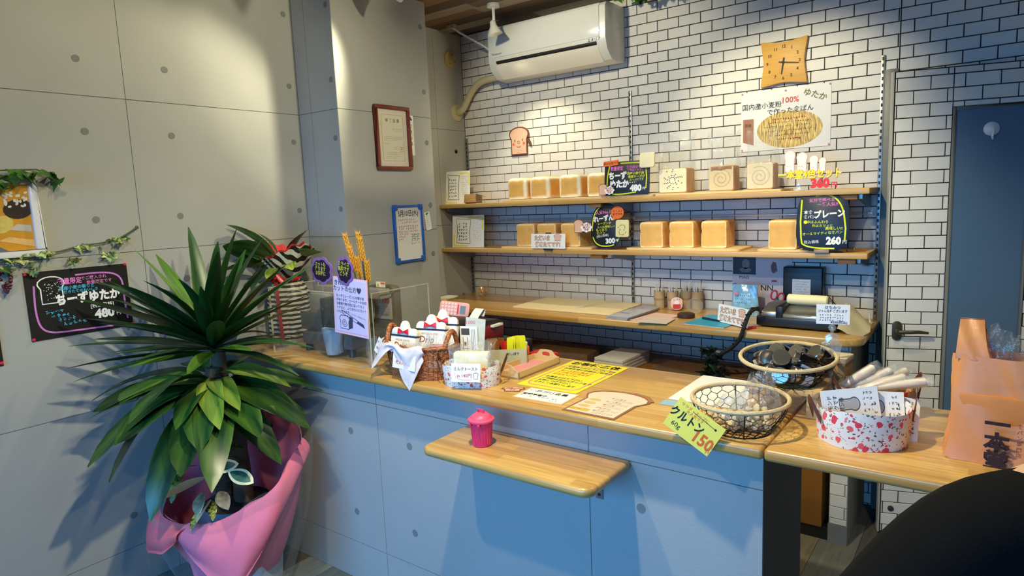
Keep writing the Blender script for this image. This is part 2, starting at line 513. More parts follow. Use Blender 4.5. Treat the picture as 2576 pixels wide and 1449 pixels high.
# right-hand door: brick-papered leaf, ajar, hinged on its right edge
BLUEG = mat('blue_frosted_panel', (84, 112, 138), .32, var=.03, scale=60, spec=.6)
FRAMEG = mat('grey_frame', (104, 106, 104), .45, var=.03)
dr = thing('door_1', 'white brick-papered door standing ajar with narrow blue panel and bronze lever', 'door', (2.455, -.27, 0), (0, 0, math.radians(17.5)))
dr['kind'] = 'structure'; 
MB().box(.0, .675, .0035, .036, .012, 1.955).build('leaf', GROUT, dr, smooth=False)
zb1 = 1.927 - 37 * H
for c in brick_cells(.004, .205, .016, 1.953, zb1, .0695 - BW * 3 + BW / 2 * 1) + brick_cells(.470, .672, .016, 1.953, zb1, .0695 - BW * 3 + BW / 2) + brick_cells(.205, .470, 1.80, 1.953, zb1, .0695 - BW * 3 + BW / 2) + brick_cells(.205, .470, .016, .20, zb1, .0695 - BW * 3 + BW / 2):
    put(brick_mesh(c[2], c[3]), 'brick', dr, (c[0], 0, c[1]))
fr = MB()
for a in ((.205, .217, .20, 1.80), (.458, .470, .20, 1.80), (.217, .458, 1.788, 1.80), (.217, .458, .20, .212)):
    fr.box(a[0], a[1], -.004, .004, a[2], a[3])
fr.build('panel_frame', FRAMEG, dr, bevel=.001)
MB().box(.217, .458, .0, .0034, .212, 1.788).build('blue_panel', BLUEG, dr, smooth=False)
MB().box(-.006, .0, -.001, .036, .012, 1.955).build('edge_strip', mat('pale_edge', (176, 174, 164), .5), dr, smooth=False)
BRONZE = mat('bronze', (96, 88, 70), .35, .7)
lp = MB().prism(rrect(.022, .058, .868, .948, .017), -.008, .0).build('handle_plate', BRONZE, dr, bevel=.002)
MB().tube([(.040, -.008, .908), (.040, -.04, .908)], .010, 10).tube([(.040, -.042, .908), (.07, -.045, .910), (.11, -.046, .912), (.145, -.042, .908)], [.009, .008, .0075, .005], 10).build('lever', BRONZE, lp)
MB().lathe([(0, 0), (.012, 0), (.012, .004), (.006, .006), (0, .006)], 14, M=Matrix.Translation((.042, 0, .125)) @ RX(PI / 2, 4, 'X')).build('floor_latch', BRONZE, dr)
hk = thing('suction_hook', 'round white suction hook stuck high on the blue door panel', 'hook', (2.455 + .335 * math.cos(math.radians(17.5)), -.27 + .335 * math.sin(math.radians(17.5)), 1.708), (0, 0, math.radians(17.5)))
MB().lathe([(.027, -.001), (.026, .006), (.018, .011), (.010, .018), (0, .019)], 20, M=RX(PI / 2, 4, 'X')).build('cup', WHITEP, hk)
MB().tube([(0, -.018, 0), (0, -.024, -.012), (-.002, -.022, -.030), (-.004, -.032, -.040)], [.006, .005, .0045, .003], 8).build('hook_arm', WHITEP, hk)
# jamb behind the open leaf
mb = MB(); mb.box(2.390, 2.4395, -.03, .004, 0, 2.002)
struct(mb.build('trim_1', FRAMEG, None, bevel=.002))

# floor and ceiling boards
FLOORP = [mat('floor_board_%d' % i, c, .6, var=.22, scale=5, stretch=(14, 1.2, 4)) for i, c in enumerate(((112, 112, 104), (92, 100, 98), (128, 118, 100), (88, 82, 76), (120, 128, 124)))]
mb = MB(); mb.box(-.1, 4.6, -4.8, .12, -.06, -.004)
fl = struct(mb.build('floor', mat('floor_base', (40, 38, 36), .9), None, smooth=False))
x = 0.0
plank_me = {}
while x < 4.5:
    y = -4.8 - random.uniform(0, .9)
    while y < 0:
        ln = .92; i = random.randrange(5); a = max(y, -4.8); b = min(y + ln, 0.0)
        if b - a > .02:
            MB().box(x + .0008, x + .1492, a + .0008, b - .0008, -.004, 0).build('plank', FLOORP[i], fl, smooth=False)
        y += ln
    x += .15
CEILP = [mat('ceiling_board_%d' % i, c, .7, var=.25, scale=4, stretch=(1.3, 16, 4)) for i, c in enumerate(((122, 96, 66), (88, 70, 52), (150, 138, 118), (104, 92, 76), (134, 104, 62)))]
mb = MB(); mb.box(-.1, 4.6, -4.8, .12, CEIL + .004, CEIL + .06)
ce = struct(mb.build('ceiling', mat('ceiling_base', (30, 26, 22), .9), None, smooth=False))
y = 0.0
while y > -4.8:
    x = -.02 - random.uniform(0, .9); wd = .10
    while x < 4.5:
        a = max(x, -.02); b = min(x + 1.1, 4.5)
        if b - a > .02:
            MB().box(a + .001, b - .001, y - wd + .001, y - .001, CEIL, CEIL + .004).build('plank', random.choice(CEILP), ce, smooth=False)
        x += 1.1
    y -= wd
# shop front and right wall, behind and beside the camera
PLASTER = mat('plaster', (226, 222, 210), .9, var=.02)
mb = MB(); mb.box(-.1, 4.6, -4.9, -4.8, 0, .15); mb.box(-.1, 4.6, -4.9, -4.8, 2.0, CEIL); mb.box(-.1, .4, -4.9, -4.8, .15, 2.0); mb.box(4.2, 4.6, -4.9, -4.8, .15, 2.0)
struct(mb.build('wall_front', PLASTER, None, smooth=False))
wi = struct(MB().box(.4, 4.2, -4.86, -4.84, .15, .19).box(.4, 4.2, -4.86, -4.84, 1.96, 2.0).box(.4, .44, -4.86, -4.84, .19, 1.96).box(4.16, 4.2, -4.86, -4.84, .19, 1.96).box(2.28, 2.32, -4.86, -4.84, .19, 1.96).build('window_1', FRAMEG, None, smooth=False))
mb = MB(); mb.box(4.5, 4.6, -4.8, .0, 0, CEIL)
struct(mb.build('wall_right', PLASTER, None, smooth=False))

# ================================================================== COUNTER, WORKTOPS, SHELVES
cb = thing('service_counter', 'grey-blue concrete-papered service counter front below the wooden top', 'counter', (0, 0, 0))
MB().box(.022, 2.369, -1.745, -1.70, 0, .872).build('core', CONCD, cb, smooth=False)
panels(cb, 'x', -1.748, .022, 2.372, [.033, .953, 1.873], zj=[0, .166, .770, .874])
MB().box(2.335, 2.372, -1.7445, -1.345, 0, .874).build('end_panel', mat('dark_grey_side', (96, 94, 88), .7, var=.04), cb, smooth=False)

def slab(x0, x1, y0, y1, z0, z1, rr=.03, corners=(1, 1, 1, 1), bev=.009, nm='top', m=None, axis='X'):
    """wooden top with rounded edges; corners = (front-left, front-right, back-right, back-left) rounded or not"""
    p = []
    for (cx, cy_, a, sx, sy, on) in ((x0, y0, PI, 1, 1, corners[0]), (x1, y0, PI * 1.5, -1, 1, corners[1]), (x1, y1, 0, -1, -1, corners[2]), (x0, y1, PI / 2, 1, -1, corners[3])):
        if not on: p.append((cx, cy_)); continue
        for i in range(7):
            t = a + PI / 2 * i / 6
            p.append((cx + sx * rr + rr * math.cos(t), cy_ + sy * rr + rr * math.sin(t)))
    n = len(p); mb_ = MB()
    mb_.add([(q[0], q[1], z0) for q in p] + [(q[0], q[1], z1) for q in p], [tuple(range(n - 1, -1, -1)), tuple(range(n, 2 * n))] + [(i, (i + 1) % n, (i + 1) % n + n, i + n) for i in range(n)])
    return mb_.build(nm, m or WOOD, None, bevel=bev, seg=3)
CT = .905
tag(slab(.021, 2.3865, -1.815, -1.268, .8745, CT, corners=(0, 0, 0, 0), nm='long_worktop'), 'long varnished laminated wood counter top over the grey-blue front', 'counter')
tag(slab(2.3895, 3.45, -1.815, -1.288, .8745, CT, corners=(0, 0, 0, 0), nm='worktop_extension'), 'wooden counter top extension right of the dark seam', 'counter')
tag(slab(-.017, 2.402, -.507, -.001, .870, CT, rr=.09, corners=(0, 1, 0, 0), nm='back_worktop'), 'long wooden worktop along the white brick wall under the shelves', 'worktop')
MB_ = MB().box(.022, 2.33, -1.30, -1.272, 0.0, .874)
# brick-papered low wall carrying the right end of the worktop
lw = struct(MB().box(2.287, 2.358, -.446, -.0005, 0, .869).build('wall_1', mat('grey_wall_end', (150, 150, 140), .8, var=.05), None, smooth=False))
for c in brick_cells(2.287, 2.358, .085, .868, ZB, .03):
    put(brick_mesh(c[2], c[3]), 'brick', lw, (c[0], -.4505, c[1]))
MB().box(2.285, 2.360, -.455, -.446, 0, .085).build('baseboard', GREY, lw, smooth=False)
cab = thing('under_cabinet', 'plain orange-brown wooden cabinet under the right end of the worktop', 'cabinet', (2.21, -.25, 0))
OB = mat('orange_wood', (150, 98, 40), .5, var=.08, scale=4, stretch=(20, 20, 1.5))
MB().box(-.05, .050, -.205, .22, .06, .868).build('body', OB, cab, bevel=.002)
MB().box(-.05, .075, -.190, .22, 0, .06).build('plinth', DARK, cab, smooth=False)
us = tag(slab(-.017, 2.15, -.50, -.001, .60, .625, corners=(0, 0, 0, 0), nm='under_shelf', m=OB, bev=.003), 'dark brown wooden shelf under the long worktop', 'shelf')

def wall_shelf(nm, z1, label):
    z0 = z1 - .025
    t = thing(nm, label, 'shelf', (0, 0, 0))
    slab(-.017, 2.381, -.285, -.006, z0, z1, corners=(0, 0, 0, 0), nm='board', m=SHELFWOOD, bev=.003).parent = t
    for x in (.012, 1.172, 2.340):
        b_ = MB().prism([(0, -.06), (.0, 0), (-.235, 0), (-.235, -.02)], -.009, .009, M=Matrix.Translation((x, -.006, z0)) @ RX(PI / 2, 4, 'Z')).build('bracket', STEEL, t, smooth=False)
    for x in (1.085, 2.300):
        MB().box(x - .035, x + .035, -.27, -.20, z0 - .022, z0).build('batten', OB, t, bevel=.002)
    return t
wall_shelf('upper_shelf', 1.502, 'topmost wooden wall shelf, with cheese loaves and bagged bread on it')
wall_shelf('lower_shelf', 1.230, 'lower wooden wall shelf, with plain tin loaves on it')
for x, z0, z1, lb in ((-.004, .91, 1.922, 'slotted metal shelf rail in the left corner of the brick wall'), (1.172, .906, 2.073, 'slotted metal shelf rail in the middle of the brick wall'), (2.3795, .906, 2.068, 'slotted metal shelf rail beside the grey door jamb')):
    t = thing('shelf_rail', lb, 'rail', (x, 0, z0), group='shelf rails')
    MB().box(-.008, .008, -.010, -.0005, 0, z1 - z0).build('channel', STEEL, t, bevel=.001)
    s = MB(); k = .02
    while k < z1 - z0 - .02:
        s.box(-.0035, .0035, -.0106, -.0095, k, k + .014); k += .028
    s.build('slot', INK, t, smooth=False, kind='stuff')
rail = thing('clear_rail', 'clear plastic rail along the bricks behind the lower shelf loaves', 'rail', (0, 0, 1.388))
MB().tube([(.26, -.022, 0), (2.36, -.022, 0)], .008, 12).build('tube', clear_film('clear_rail_plastic', alpha=.25, bump=0), rail)
for x in (.30, 1.19, 2.34):
    MB().box(x - .006, x + .006, -.022, -.001, -.010, .010).build('clip', WHITEP, rail, bevel=.002)
# fold-down table on the counter front
ft = thing('fold_down_table', 'small rounded wooden fold-down table on the counter front', 'table', (0, 0, 0))
slab(1.412, 2.012, -1.985, -1.7505, .748, .775, rr=.035, corners=(1, 1, 0, 0), nm='board', bev=.010).parent = ft
for x in (1.50, 1.908):
    b_ = MB(); b_.box(x - .012, x + .012, -1.7525, -1.7485, .635, .748); b_.box(x - .012, x + .012, -1.96, -1.75, .7445, .748)
    b_.tube([(x, -1.753, .662), (x, -1.79, .672), (x, -1.82, .7), (x, -1.90, .742)], .004, 8)
    br = b_.build('bracket', STEEL, ft, smooth=False)
    for z in (.648, .705): MB().lathe([(0, 0), (.0045, 0), (.0045, .002), (0, .003)], 10, M=Matrix.Translation((x, -1.7525, z)) @ RX(PI / 2, 4, 'X')).build('screw', DARK, br)

# ================================================================== THINGS ON THE WALLS
# air conditioner
ac = thing('air_conditioner', 'white wall air conditioner high on the brick wall', 'air conditioner', (.760, 0, 2.215))
prof = [(0, .012), (-.06, 0), (-.15, .008), (-.205, .055), (-.222, .112), (-.220, .27), (-.205, .288), (-.18, .295), (0, .295)]
def yz_prism(mb_, pr, x0, x1, m=0):
    n = len(pr); mb_.add([(x0, p[0], p[1]) for p in pr] + [(x1, p[0], p[1]) for p in pr], [tuple(range(n - 1, -1, -1)), tuple(range(n, 2 * n))] + [(i, (i + 1) % n, (i + 1) % n + n, i + n) for i in range(n)], m); return mb_
ACW = mat('appliance_white', (226, 224, 214), .3, var=.01, coat=.3)
yz_prism(MB(), prof, -.385, .385).build('body', ACW, ac, bevel=.004)
yz_prism(MB(), [(-.218, .118), (-.2265, .118), (-.2255, .268), (-.212, .288), (-.205, .288)], -.378, .350).build('front_panel', mat('appliance_front', (232, 231, 226), .16, var=.01, coat=.5), ac, bevel=.002)
yz_prism(MB(), [(-.198, .078), (-.2195, .098), (-.2195, .088), (-.2, .066)], -.33, .33).build('air_slot', INK, ac, smooth=False)
yz_prism(MB(), [(-.145, .004), (-.150, .002), (-.208, .055), (-.212, .078), (-.205, .078)], -.335, .335).build('louver', mat('louver_white', (228, 220, 204), .35, var=.01), ac)
t_ = MB(); text_into(t_, 'Panasonic', -.318, .137, .018, y=-.2272, off=.012); text_into(t_, 'エオリア', .318, .108, .020, y=-.2238, off=.004)
t_.build('lettering', GREYINK, ac, smooth=False)
# refrigerant pipe with wall flange, bare vent cap, cable
pp = thing('drain_pipe', 'cream air-conditioner pipe bending from the grey wall into the brick wall unit', 'pipe', (-.018, -.075, 2.083))
IVORY = mat('ivory_plastic', (196, 184, 150), .5, var=.03)
MB().lathe([(0, .012), (.040, .012), (.052, .008), (.056, 0)], 24, M=RX(PI / 2, 4, 'Y')).build('wall_flange', IVORY, pp)
MB().tube(bez((0.005, 0, 0), (.07, 0, -.005), (.06, .02, .06), (.12, .02, .12), 10) + bez((.12, .02, .12), (.18, .02, .18), (.24, .0, .175), (.404, .03, .178), 10)[1:], .021, 14).build('pipe', IVORY, pp)
vc = thing('vent_cap', 'round beige vent cap on the grey wall above the pipe flange', 'vent', (-.018, -.115, 2.408))
MB().lathe([(0, .014), (.040, .014), (.050, .010), (.053, 0)], 26, M=RX(PI / 2, 4, 'Y')).build('cap', mat('beige_cap', (186, 164, 112), .55, var=.08), vc)
for dy, dz in ((.008, .028), (-.012, -.03), (.03, -.012)): MB().lathe([(0, .0155), (.004, .0155), (.005, .013)], 8, c=(0, 0, 0), M=Matrix.Translation((0, dy, dz)) @ RX(PI / 2, 4, 'Y')).build('screw', BRONZE, vc)
cd = thing('power_cable', 'white cable from the ceiling junction down behind the air conditioner', 'cable', (.118, -.235, 2.57))
MB().tube([(0, 0, -.012), (.045, .02, -.05), (.15, .09, -.125), (.245, .16, -.205)], .0065, 8).build('cable', WHITEP, cd)
MB().box(-.032, .032, -.018, .018, -.022, 0).build('junction_box', mat('junction_grey', (150, 144, 130), .6), cd, bevel=.004)

# clock
CLK = mat('clock_wood', (214, 160, 66), .5, var=.08, scale=8, stretch=(2, 20, 20))
ck = thing('wall_clock', 'square wooden wall clock with inward-curving sides showing quarter past six', 'clock', (1.971, 0, 2.0985))
def cside(a, b, bow, n=9):
    r = []
    for i in range(n):
        t = i / n; x = a[0] + (b[0] - a[0]) * t; z = a[1] + (b[1] - a[1]) * t
        k = bow * math.sin(PI * t) * (1 - .25 * math.cos(2 * PI * t)); nx, nz = -(b[1] - a[1]), b[0] - a[0]; l = math.hypot(nx, nz)
        r.append((x + nx / l * k, z + nz / l * k))
    return r
cs = .104
out = cside((-cs, -cs), (cs, -cs), .010) + cside((cs, -cs), (cs, cs), .010) + cside((cs, cs), (-cs, cs), .010) + cside((-cs, cs), (-cs, -cs), .010)
MB().prism(out, -.028, -.004).build('face', CLK, ck, bevel=.003)
nm_ = MB()
for k in range(1, 13):
    a = PI / 2 - k * PI / 6; text_into(nm_, str(k), .072 * math.cos(a), .072 * math.sin(a), .019, y=-.0286, off=.03)
nm_.build('numerals', mat('burnt_print', (84, 46, 16), .7), ck, smooth=False)
def hand(nm, ang, ln, wd, y, m_):
    M = Matrix.Rotation(0, 4, 'Y'); d = (math.cos(ang), math.sin(ang)); n_ = (-d[1] * wd, d[0] * wd)
    p = [(-d[0] * .02 + n_[0], -d[1] * .02 + n_[1]), (-d[0] * .02 - n_[0], -d[1] * .02 - n_[1]), (d[0] * ln - n_[0] * .6, d[1] * ln - n_[1] * .6), (d[0] * ln + n_[0] * .6, d[1] * ln + n_[1] * .6)]
    MB().prism(p, y, y + .0012).build(nm, m_, ck, smooth=False)
hand('hour_hand', PI / 2 - 6.27 * PI / 6, .054, .0035, -.033, INK)
hand('minute_hand', PI / 2 - 16.6 * PI / 30, .070, .0026, -.035, mat('brown_hand', (70, 52, 20), .5))
MB().lathe([(.006, 0), (.006, .008), (0, .009)], 12, M=Matrix.Translation((0, -.028, 0)) @ RX(PI / 2, 4, 'X')).build('hub', INK, ck)

def pin(parent, x, z, y=0.0, r=.006, m_=None, nm='pin'):
    MB().lathe([(r * .9, 0), (r, .003), (r * .6, .006), (0, .0065)], 12, M=Matrix.Translation((x, y, z)) @ RX(PI / 2, 4, 'X')).build(nm, m_ or PIN, parent)

# flour poster
po = thing('flour_poster', 'white poster with golden wheat oval below the wall clock', 'poster', (1.972, -.002, 1.7))
MB().box(-.203, .203, -.0014, 0, 0, .283).build('sheet', WHITE, po, smooth=False)
def wheat_print():
    m = bpy.data.materials.new('wheat_print'); m.use_nodes = True; nt = m.node_tree; N = nt.nodes; L = nt.links; b = N['Principled BSDF']
    tc = N.new('ShaderNodeTexCoord'); mp = N.new('ShaderNodeMapping'); mp.inputs['Scale'].default_value = (170, 1, 26); mp.inputs['Rotation'].default_value = (0, .25, 0)
    no = N.new('ShaderNodeTexNoise'); no.inputs['Scale'].default_value = 1; no.inputs['Detail'].default_value = 4
    r = N.new('ShaderNodeValToRGB'); r.color_ramp.elements[0].color = lin((140, 92, 20)); r.color_ramp.elements[1].color = lin((248, 216, 120)); r.color_ramp.elements[0].position = .34; r.color_ramp.elements[1].position = .62
    L.new(tc.outputs['Object'], mp.inputs['Vector']); L.new(mp.outputs[0], no.inputs['Vector']); L.new(no.outputs['Fac'], r.inputs['Fac']); L.new(r.outputs[0], b.inputs['Base Color']); b.inputs['Roughness'].default_value = .4
    return m
MB().flat(ellipse(.022, .092, .148, .086, 36), -.0019).build('wheat_oval', wheat_print(), po, smooth=False)
MB().flat([(-.193, .045), (-.142, .028), (-.142, .155), (-.193, .155)], -.0017).build('photo', mat('flour_photo', (168, 112, 84), .5, var=.15, scale=40), po, smooth=False)
t_ = MB(); text_into(t_, '国内産小麦粉', -.105, .212, .031, y=-.0024, off=.008); text_into(t_, 'で作った食ぱん', .025, .180, .030, y=-.0024, off=.008, rot=.02)
text_into(t_, '国産', -.168, .125, .016, y=-.0024)
for k, z in enumerate((.127, .108, .088, .068, .048)): scribble(t_, .022, z, (.20, .23, .22, .18, .12)[k], .0105, y=-.0024)
t_.build('lettering', INK, po, smooth=False)
t_ = MB(); text_into(t_, '100%', .025, .228, .037, y=-.0024, off=.012); scribble(t_, .022, .142, .16, .012, y=-.0025, pen=.2); scribble(t_, .05, .048, .05, .012, y=-.0025, pen=.2); t_.build('red_lettering', RED, po, smooth=False)
t_ = MB(); text_into(t_, 'ゆたか', .135, .238, .036, y=-.0024, off=.02, rot=-.38); t_.build('gold_lettering', mat('olive_gold', (110, 104, 40), .5), po, smooth=False)
for x, z in ((-.197, .277), (.197, .277), (-.197, .008), (.197, .008), (.005, .272)): pin(po, x, z, -.001, .0045, mat('clear_pink_pin', (210, 150, 150), .4))

# smiling toast plaque
tq = thing('toast_plaque', 'small pink toast-shaped plaque with a brown rim and simple face on the bricks', 'plaque', (.420, 0, 1.785))
MB().prism(toast_outline(.152, .172), -.010, -.003).build('rim', mat('brown_rim', (112, 62, 32), .5), tq, bevel=.001)
MB().prism(toast_outline(.134, .156, 0, .008), -.0112, -.009).build('toast_face', mat('toast_pink', (222, 178, 150), .6, var=.02), tq, smooth=False)
f_ = MB(); f_.flat(ellipse(-.030, .088, .003, .010, 12), -.0118).flat(ellipse(.028, .090, .003, .010, 12), -.0118).stroke(ellipse(-.002, .078, .008, .008, 14), .0025, -.0118, closed=True).stroke(ellipse(-.002, .056, .014, .008, 8, PI, 2 * PI), .003, -.0118)
f_.build('print', BROWNLINE, tq, smooth=False)
MB().disc(-.042, .067, .009, -.0116).disc(.038, .069, .009, -.0116).build('cheeks', mat('cheek_red', (214, 96, 84), .6), tq, smooth=False)
MB().prism([(.060, .092), (.072, .100), (.088, .070), (.092, .050), (.078, .056), (.066, .072)], -.010, -.004).prism([(.058, .104), (.076, .118), (.074, .100)], -.010, -.004).build('bow', mat('brown_bow', (104, 66, 40), .6), tq, smooth=False)

# posters behind the worktop
mg = thing('magazine_poster', 'pale pink magazine poster on the bricks behind the blue pouch', 'poster', (1.728, -.002, .908))
MB().box(0, .290, -.0012, 0, .0, .288).build('sheet', mat('pale_pink_page', (214, 196, 196), .5, var=.03), mg, smooth=False)
MB().box(.004, .118, -.0018, -.001, .182, .286).build('dark_photo', mat('dark_photo', (36, 24, 24), .35, var=.5, scale=30), mg, smooth=False)
MB().flat(ellipse(.068, .235, .020, .026, 14), -.0022).flat(ellipse(.066, .205, .030, .012, 14), -.0022).build('photo_print', mat('photo_print', (120, 104, 96), .4, var=.3, scale=60), mg, smooth=False)
t_ = MB(); text_into(t_, 'NN', .172, .118, .040, y=-.002, off=.01); text_into(t_, 'MAIS', .06, .168, .024, y=-.002); text_into(t_, 'C', .012, .124, .036, y=-.002); t_.build('lettering', INK, mg, smooth=False)
MB().flat(ellipse(.205, .220, .014, .028, 16), -.002).flat([(.19, .225), (.2, .25), (.215, .245), (.222, .2)], -.0021).build('portrait_print', mat('portrait_print', (120, 84, 84), .6, var=.2), mg, smooth=False)
MB().flat([(.195, .158), (.22, .158), (.22, .148), (.195, .148)], -.002).build('red_mark', mat('dull_red', (170, 80, 80), .6), mg, smooth=False)

# certificate, paper slips and whiteboard on the pillar (turned to face +X; local x runs towards the back wall)
ce_ = thing('framed_certificate', 'red-brown framed certificate on the pillar', 'frame', (.313, -.968, 1.690), LEFT)
REDWOOD = mat('redwood_frame', (112, 44, 24), .35, var=.1, scale=10, stretch=(20, 20, 2), coat=.3)
fm = MB()
for a in ((-.118, .118, 0, .018), (-.118, .118, .302, .320), (-.118, -.100, .018, .302), (.100, .118, .018, .302)): fm.box(a[0], a[1], -.020, -.001, a[2], a[3])
fm.build('frame', REDWOOD, ce_, bevel=.003)
MB().box(-.101, .101, -.008, -.001, .017, .303).build('mount', mat('pink_mount', (226, 206, 190), .6, var=.01), ce_, smooth=False)
MB().box(-.084, .084, -.0086, -.008, .035, .285).build('sheet', mat('certificate_paper', (226, 216, 190), .6, var=.015), ce_, smooth=False)
t_ = MB(); t_.stroke([(-.074, .045), (.074, .045), (.074, .275), (-.074, .275)], .002, -.0091, closed=True)
text_into(t_, '修 了 証 書', 0, .247, .020, y=-.0091, off=.01)
for z, x, wd in ((.205, .03, .06), (.195, .035, .06), (.165, .0, .13), (.156, 0, .13), (.148, -.02, .09), (.132, -.04, .05), (.115, .03, .06), (.105, .025, .05), (.088, .01, .11), (.078, 0, .11), (.068, .0, .11), (.060, -.02, .08)): scribble(t_, x, z, wd, .0075, y=-.0091, pen=.11)
t_.build('lettering', GREYINK, ce_, smooth=False)
MB().stroke([(.046, .096), (.066, .096), (.066, .116), (.046, .116)], .0025, -.0092, closed=True).stroke([(.05, .106), (.062, .106)], .003, -.0092).stroke([(.056, .1), (.056, .112)], .003, -.0092).build('red_seal', mat('seal_red', (206, 96, 80), .7), ce_, smooth=False)
MB().box(-.101, .101, -.0105, -.0098, .017, .303).build('glass', clear_film('pane_glass', alpha=.02, rough=.02, bump=0), ce_, smooth=False)
sl = thing('name_slip', 'narrow white paper slip with blue top mark beside the framed certificate', 'paper', (.313, -.828, 1.768), LEFT)
MB().box(-.017, .017, -.0012, -.0002, 0, .205).build('sheet', WHITE, sl, smooth=False)
t_ = MB()
for k, ch in enumerate('町村の美'): text_into(t_, ch, -.005, .15 - k * .030, .022, y=-.0016, off=.015)
for k in range(9): text_into(t_, '・', .009, .185 - k * .016, .012, y=-.0016)
t_.build('lettering', INK, sl, smooth=False)
MB().disc(-.007, .192, .009, -.0017).disc(.002, .184, .006, -.0017).build('blue_mark', mat('blue_mark', (50, 60, 150), .6), sl, smooth=False)
wbd = thing('whiteboard', 'small whiteboard with bright blue frame and red handwriting on the pillar', 'whiteboard', (.313, -.896, 1.212), LEFT)
BLUEF = mat('blue_frame', (24, 92, 176), .35, var=.03)
MB().box(-.098, .098, -.008, -.001, .006, .292).build('board', mat('whiteboard_face', (226, 224, 218), .25, var=.01), wbd, smooth=False)
fm = MB()
for a in ((-.104, .104, 0, .012), (-.104, .104, .286, .298), (-.104, -.092, .012, .286), (.092, .104, .012, .286)): fm.box(a[0], a[1], -.014, -.001, a[2], a[3])
fm.build('frame', BLUEF, wbd, bevel=.003)
for x, z in ((-.092, .012), (.092, .012), (-.092, .286), (.092, .286)): MB().box(x - .015, x + .015, -.0155, -.0005, z - .015, z + .015).build('corner_cap', BLUEF, wbd, bevel=.004)
t_ = MB(); text_into(t_, '5月10日(水)', .0, .255, .036, y=-.0085, off=.012, sx=.80)
for k in range(3): scribble(t_, .045, .142 - k * .012, .06, .012, y=-.0085, pen=.16)
t_.build('lettering', INK, wbd, smooth=False)
t_ = MB()
for z, x, wd in ((.222, -.01, .13), (.208, .01, .12), (.188, 0, .15), (.176, -.005, .14), (.160, .0, .15), (.148, -.02, .10), (.134, -.05, .06), (.122, -.055, .05), (.110, .04, .06), (.096, .045, .07)): scribble(t_, x, z, wd, .013, y=-.0085, pen=.12)
t_.build('red_lettering', mat('pale_red_ink', (206, 84, 74), .7), wbd, smooth=False)
tg = thing('paper_tag', 'small white paper tag with green mark beside the blue-framed whiteboard', 'tag', (.3132, -.735, 1.371), (0, math.radians(-8), PI / 2))
MB().box(-.021, .021, -.0010, -.0002, 0, .098).build('sheet', WHITE, tg, smooth=False)
t_ = MB(); [scribble(t_, 0, .075 - k * .011, .03, .007, y=-.0014, pen=.12) for k in range(6)]; t_.build('lettering', GREYINK, tg, smooth=False)
MB().disc(-.004, .088, .007, -.0015).disc(.006, .090, .005, -.0015).build('green_mark', mat('green_mark', (40, 140, 90), .6), tg, smooth=False)

# framed photograph, half out of the picture
pf = thing('framed_photo', 'large white-framed photograph of baskets of bread on the left wall', 'frame', (.020, -2.452, 1.385), LEFT)
x0 = -.50
MB().box(x0 + .02, -.020, -.012, -.001, .020, .262).build('photo', mat('photo_wood', (206, 146, 44), .3, var=.12, scale=9), pf, smooth=False)
fm = MB()
for a in ((x0, 0, 0, .026), (x0, 0, .256, .282), (x0, x0 + .026, .026, .256), (-.026, 0, .026, .256)): fm.box(a[0], a[1], -.026, -.001, a[2], a[3])
fm.build('frame', mat('white_gloss_frame', (224, 222, 224), .3, var=.01), pf, bevel=.006)
MB().flat(ellipse(-.062, .170, .045, .034, 18, rot=.15), -.0126).build('printed_basket', mat('photo_dark', (40, 28, 24), .4, var=.2), pf, smooth=False)
mm = MB()
for k in range(26): mm.flat(ellipse(-.068 + random.uniform(-.034, .036), .200 + random.uniform(-.022, .028), .006, .004, 8, rot=random.random() * 3), -.0131 - k * 1e-5)
mm.build('printed_sweets', mat('photo_white', (226, 218, 206), .4, var=.1), pf, smooth=False)
MB().flat(ellipse(-.120, .118, .040, .030, 18, rot=.3), -.0128).build('printed_bag', mat('photo_yellow', (206, 184, 96), .35, var=.2, scale=60), pf, smooth=False)
MB().flat([(-.10, .10), (-.03, .088), (-.03, .112), (-.07, .118)], -.0127).build('printed_napkin', mat('photo_grey', (190, 182, 170), .4, var=.1), pf, smooth=False)
MB().flat([(-.16, .021), (-.16, .06), (-.10, .022)], -.0127).build('printed_shade', mat('photo_blue', (84, 96, 120), .4), pf, smooth=False)
MB().flat([(-.13, .062), (-.027, .036), (-.027, .060), (-.06, .066), (-.10, .075)], -.01265).build('printed_board', mat('photo_board', (222, 176, 110), .4, var=.15, scale=40), pf, smooth=False)

# chalk poster
cp = thing('chalk_poster', 'black poster in coloured chalk lettering reading 480 yen on the left wall', 'poster', (.020, -2.352, 1.078), LEFT)
MB().box(-.174, .174, -.0035, -.0008, 0, .250).build('board', BOARDK, cp, smooth=False)
mm = MB()
mm.stroke(bez((-.01, .225), (.10, .228), (.150, .225), (.152, .17), 12) + [(.153, .08), (.156, .032)], .0065, -.0040)
mm.stroke([(-.146, .20)] + bez((-.150, .13), (-.150, .04), (-.14, .022), (-.07, .018), 12) + [(.10, .012)], .0065, -.0040)
mm.build('chalk_border', mat('violet_chalk', (200, 120, 200), .8), cp, smooth=False)
t_ = MB(); text_into(t_, '数量限定', -.030, .205, .025, y=-.0042, off=.025, sx=.8); text_into(t_, 'でご購入され', .052, .210, .015, y=-.0042, off=.012); text_into(t_, '数量限定です', .070, .192, .015, y=-.0042, off=.01)
t_.build('pink_lettering', CHALKP, cp, smooth=False)
t_ = MB(); text_into(t_, '国産小麦の香りと', -.008, .180, .015, y=-.0042, off=.02); text_into(t_, '焼きたてのおいしさ', .004, .165, .013, y=-.0042, off=.02)
for k in range(3): scribble(t_, -.085 + k * .018, .098 - k * .016, .075, .016, y=-.0042, pen=.16)
scribble(t_, -.03, .048, .08, .016, y=-.0042, pen=.16); scribble(t_, -.06, .066, .05, .016, y=-.0042, pen=.16)
t_.build('blue_lettering', CHALKB, cp, smooth=False)
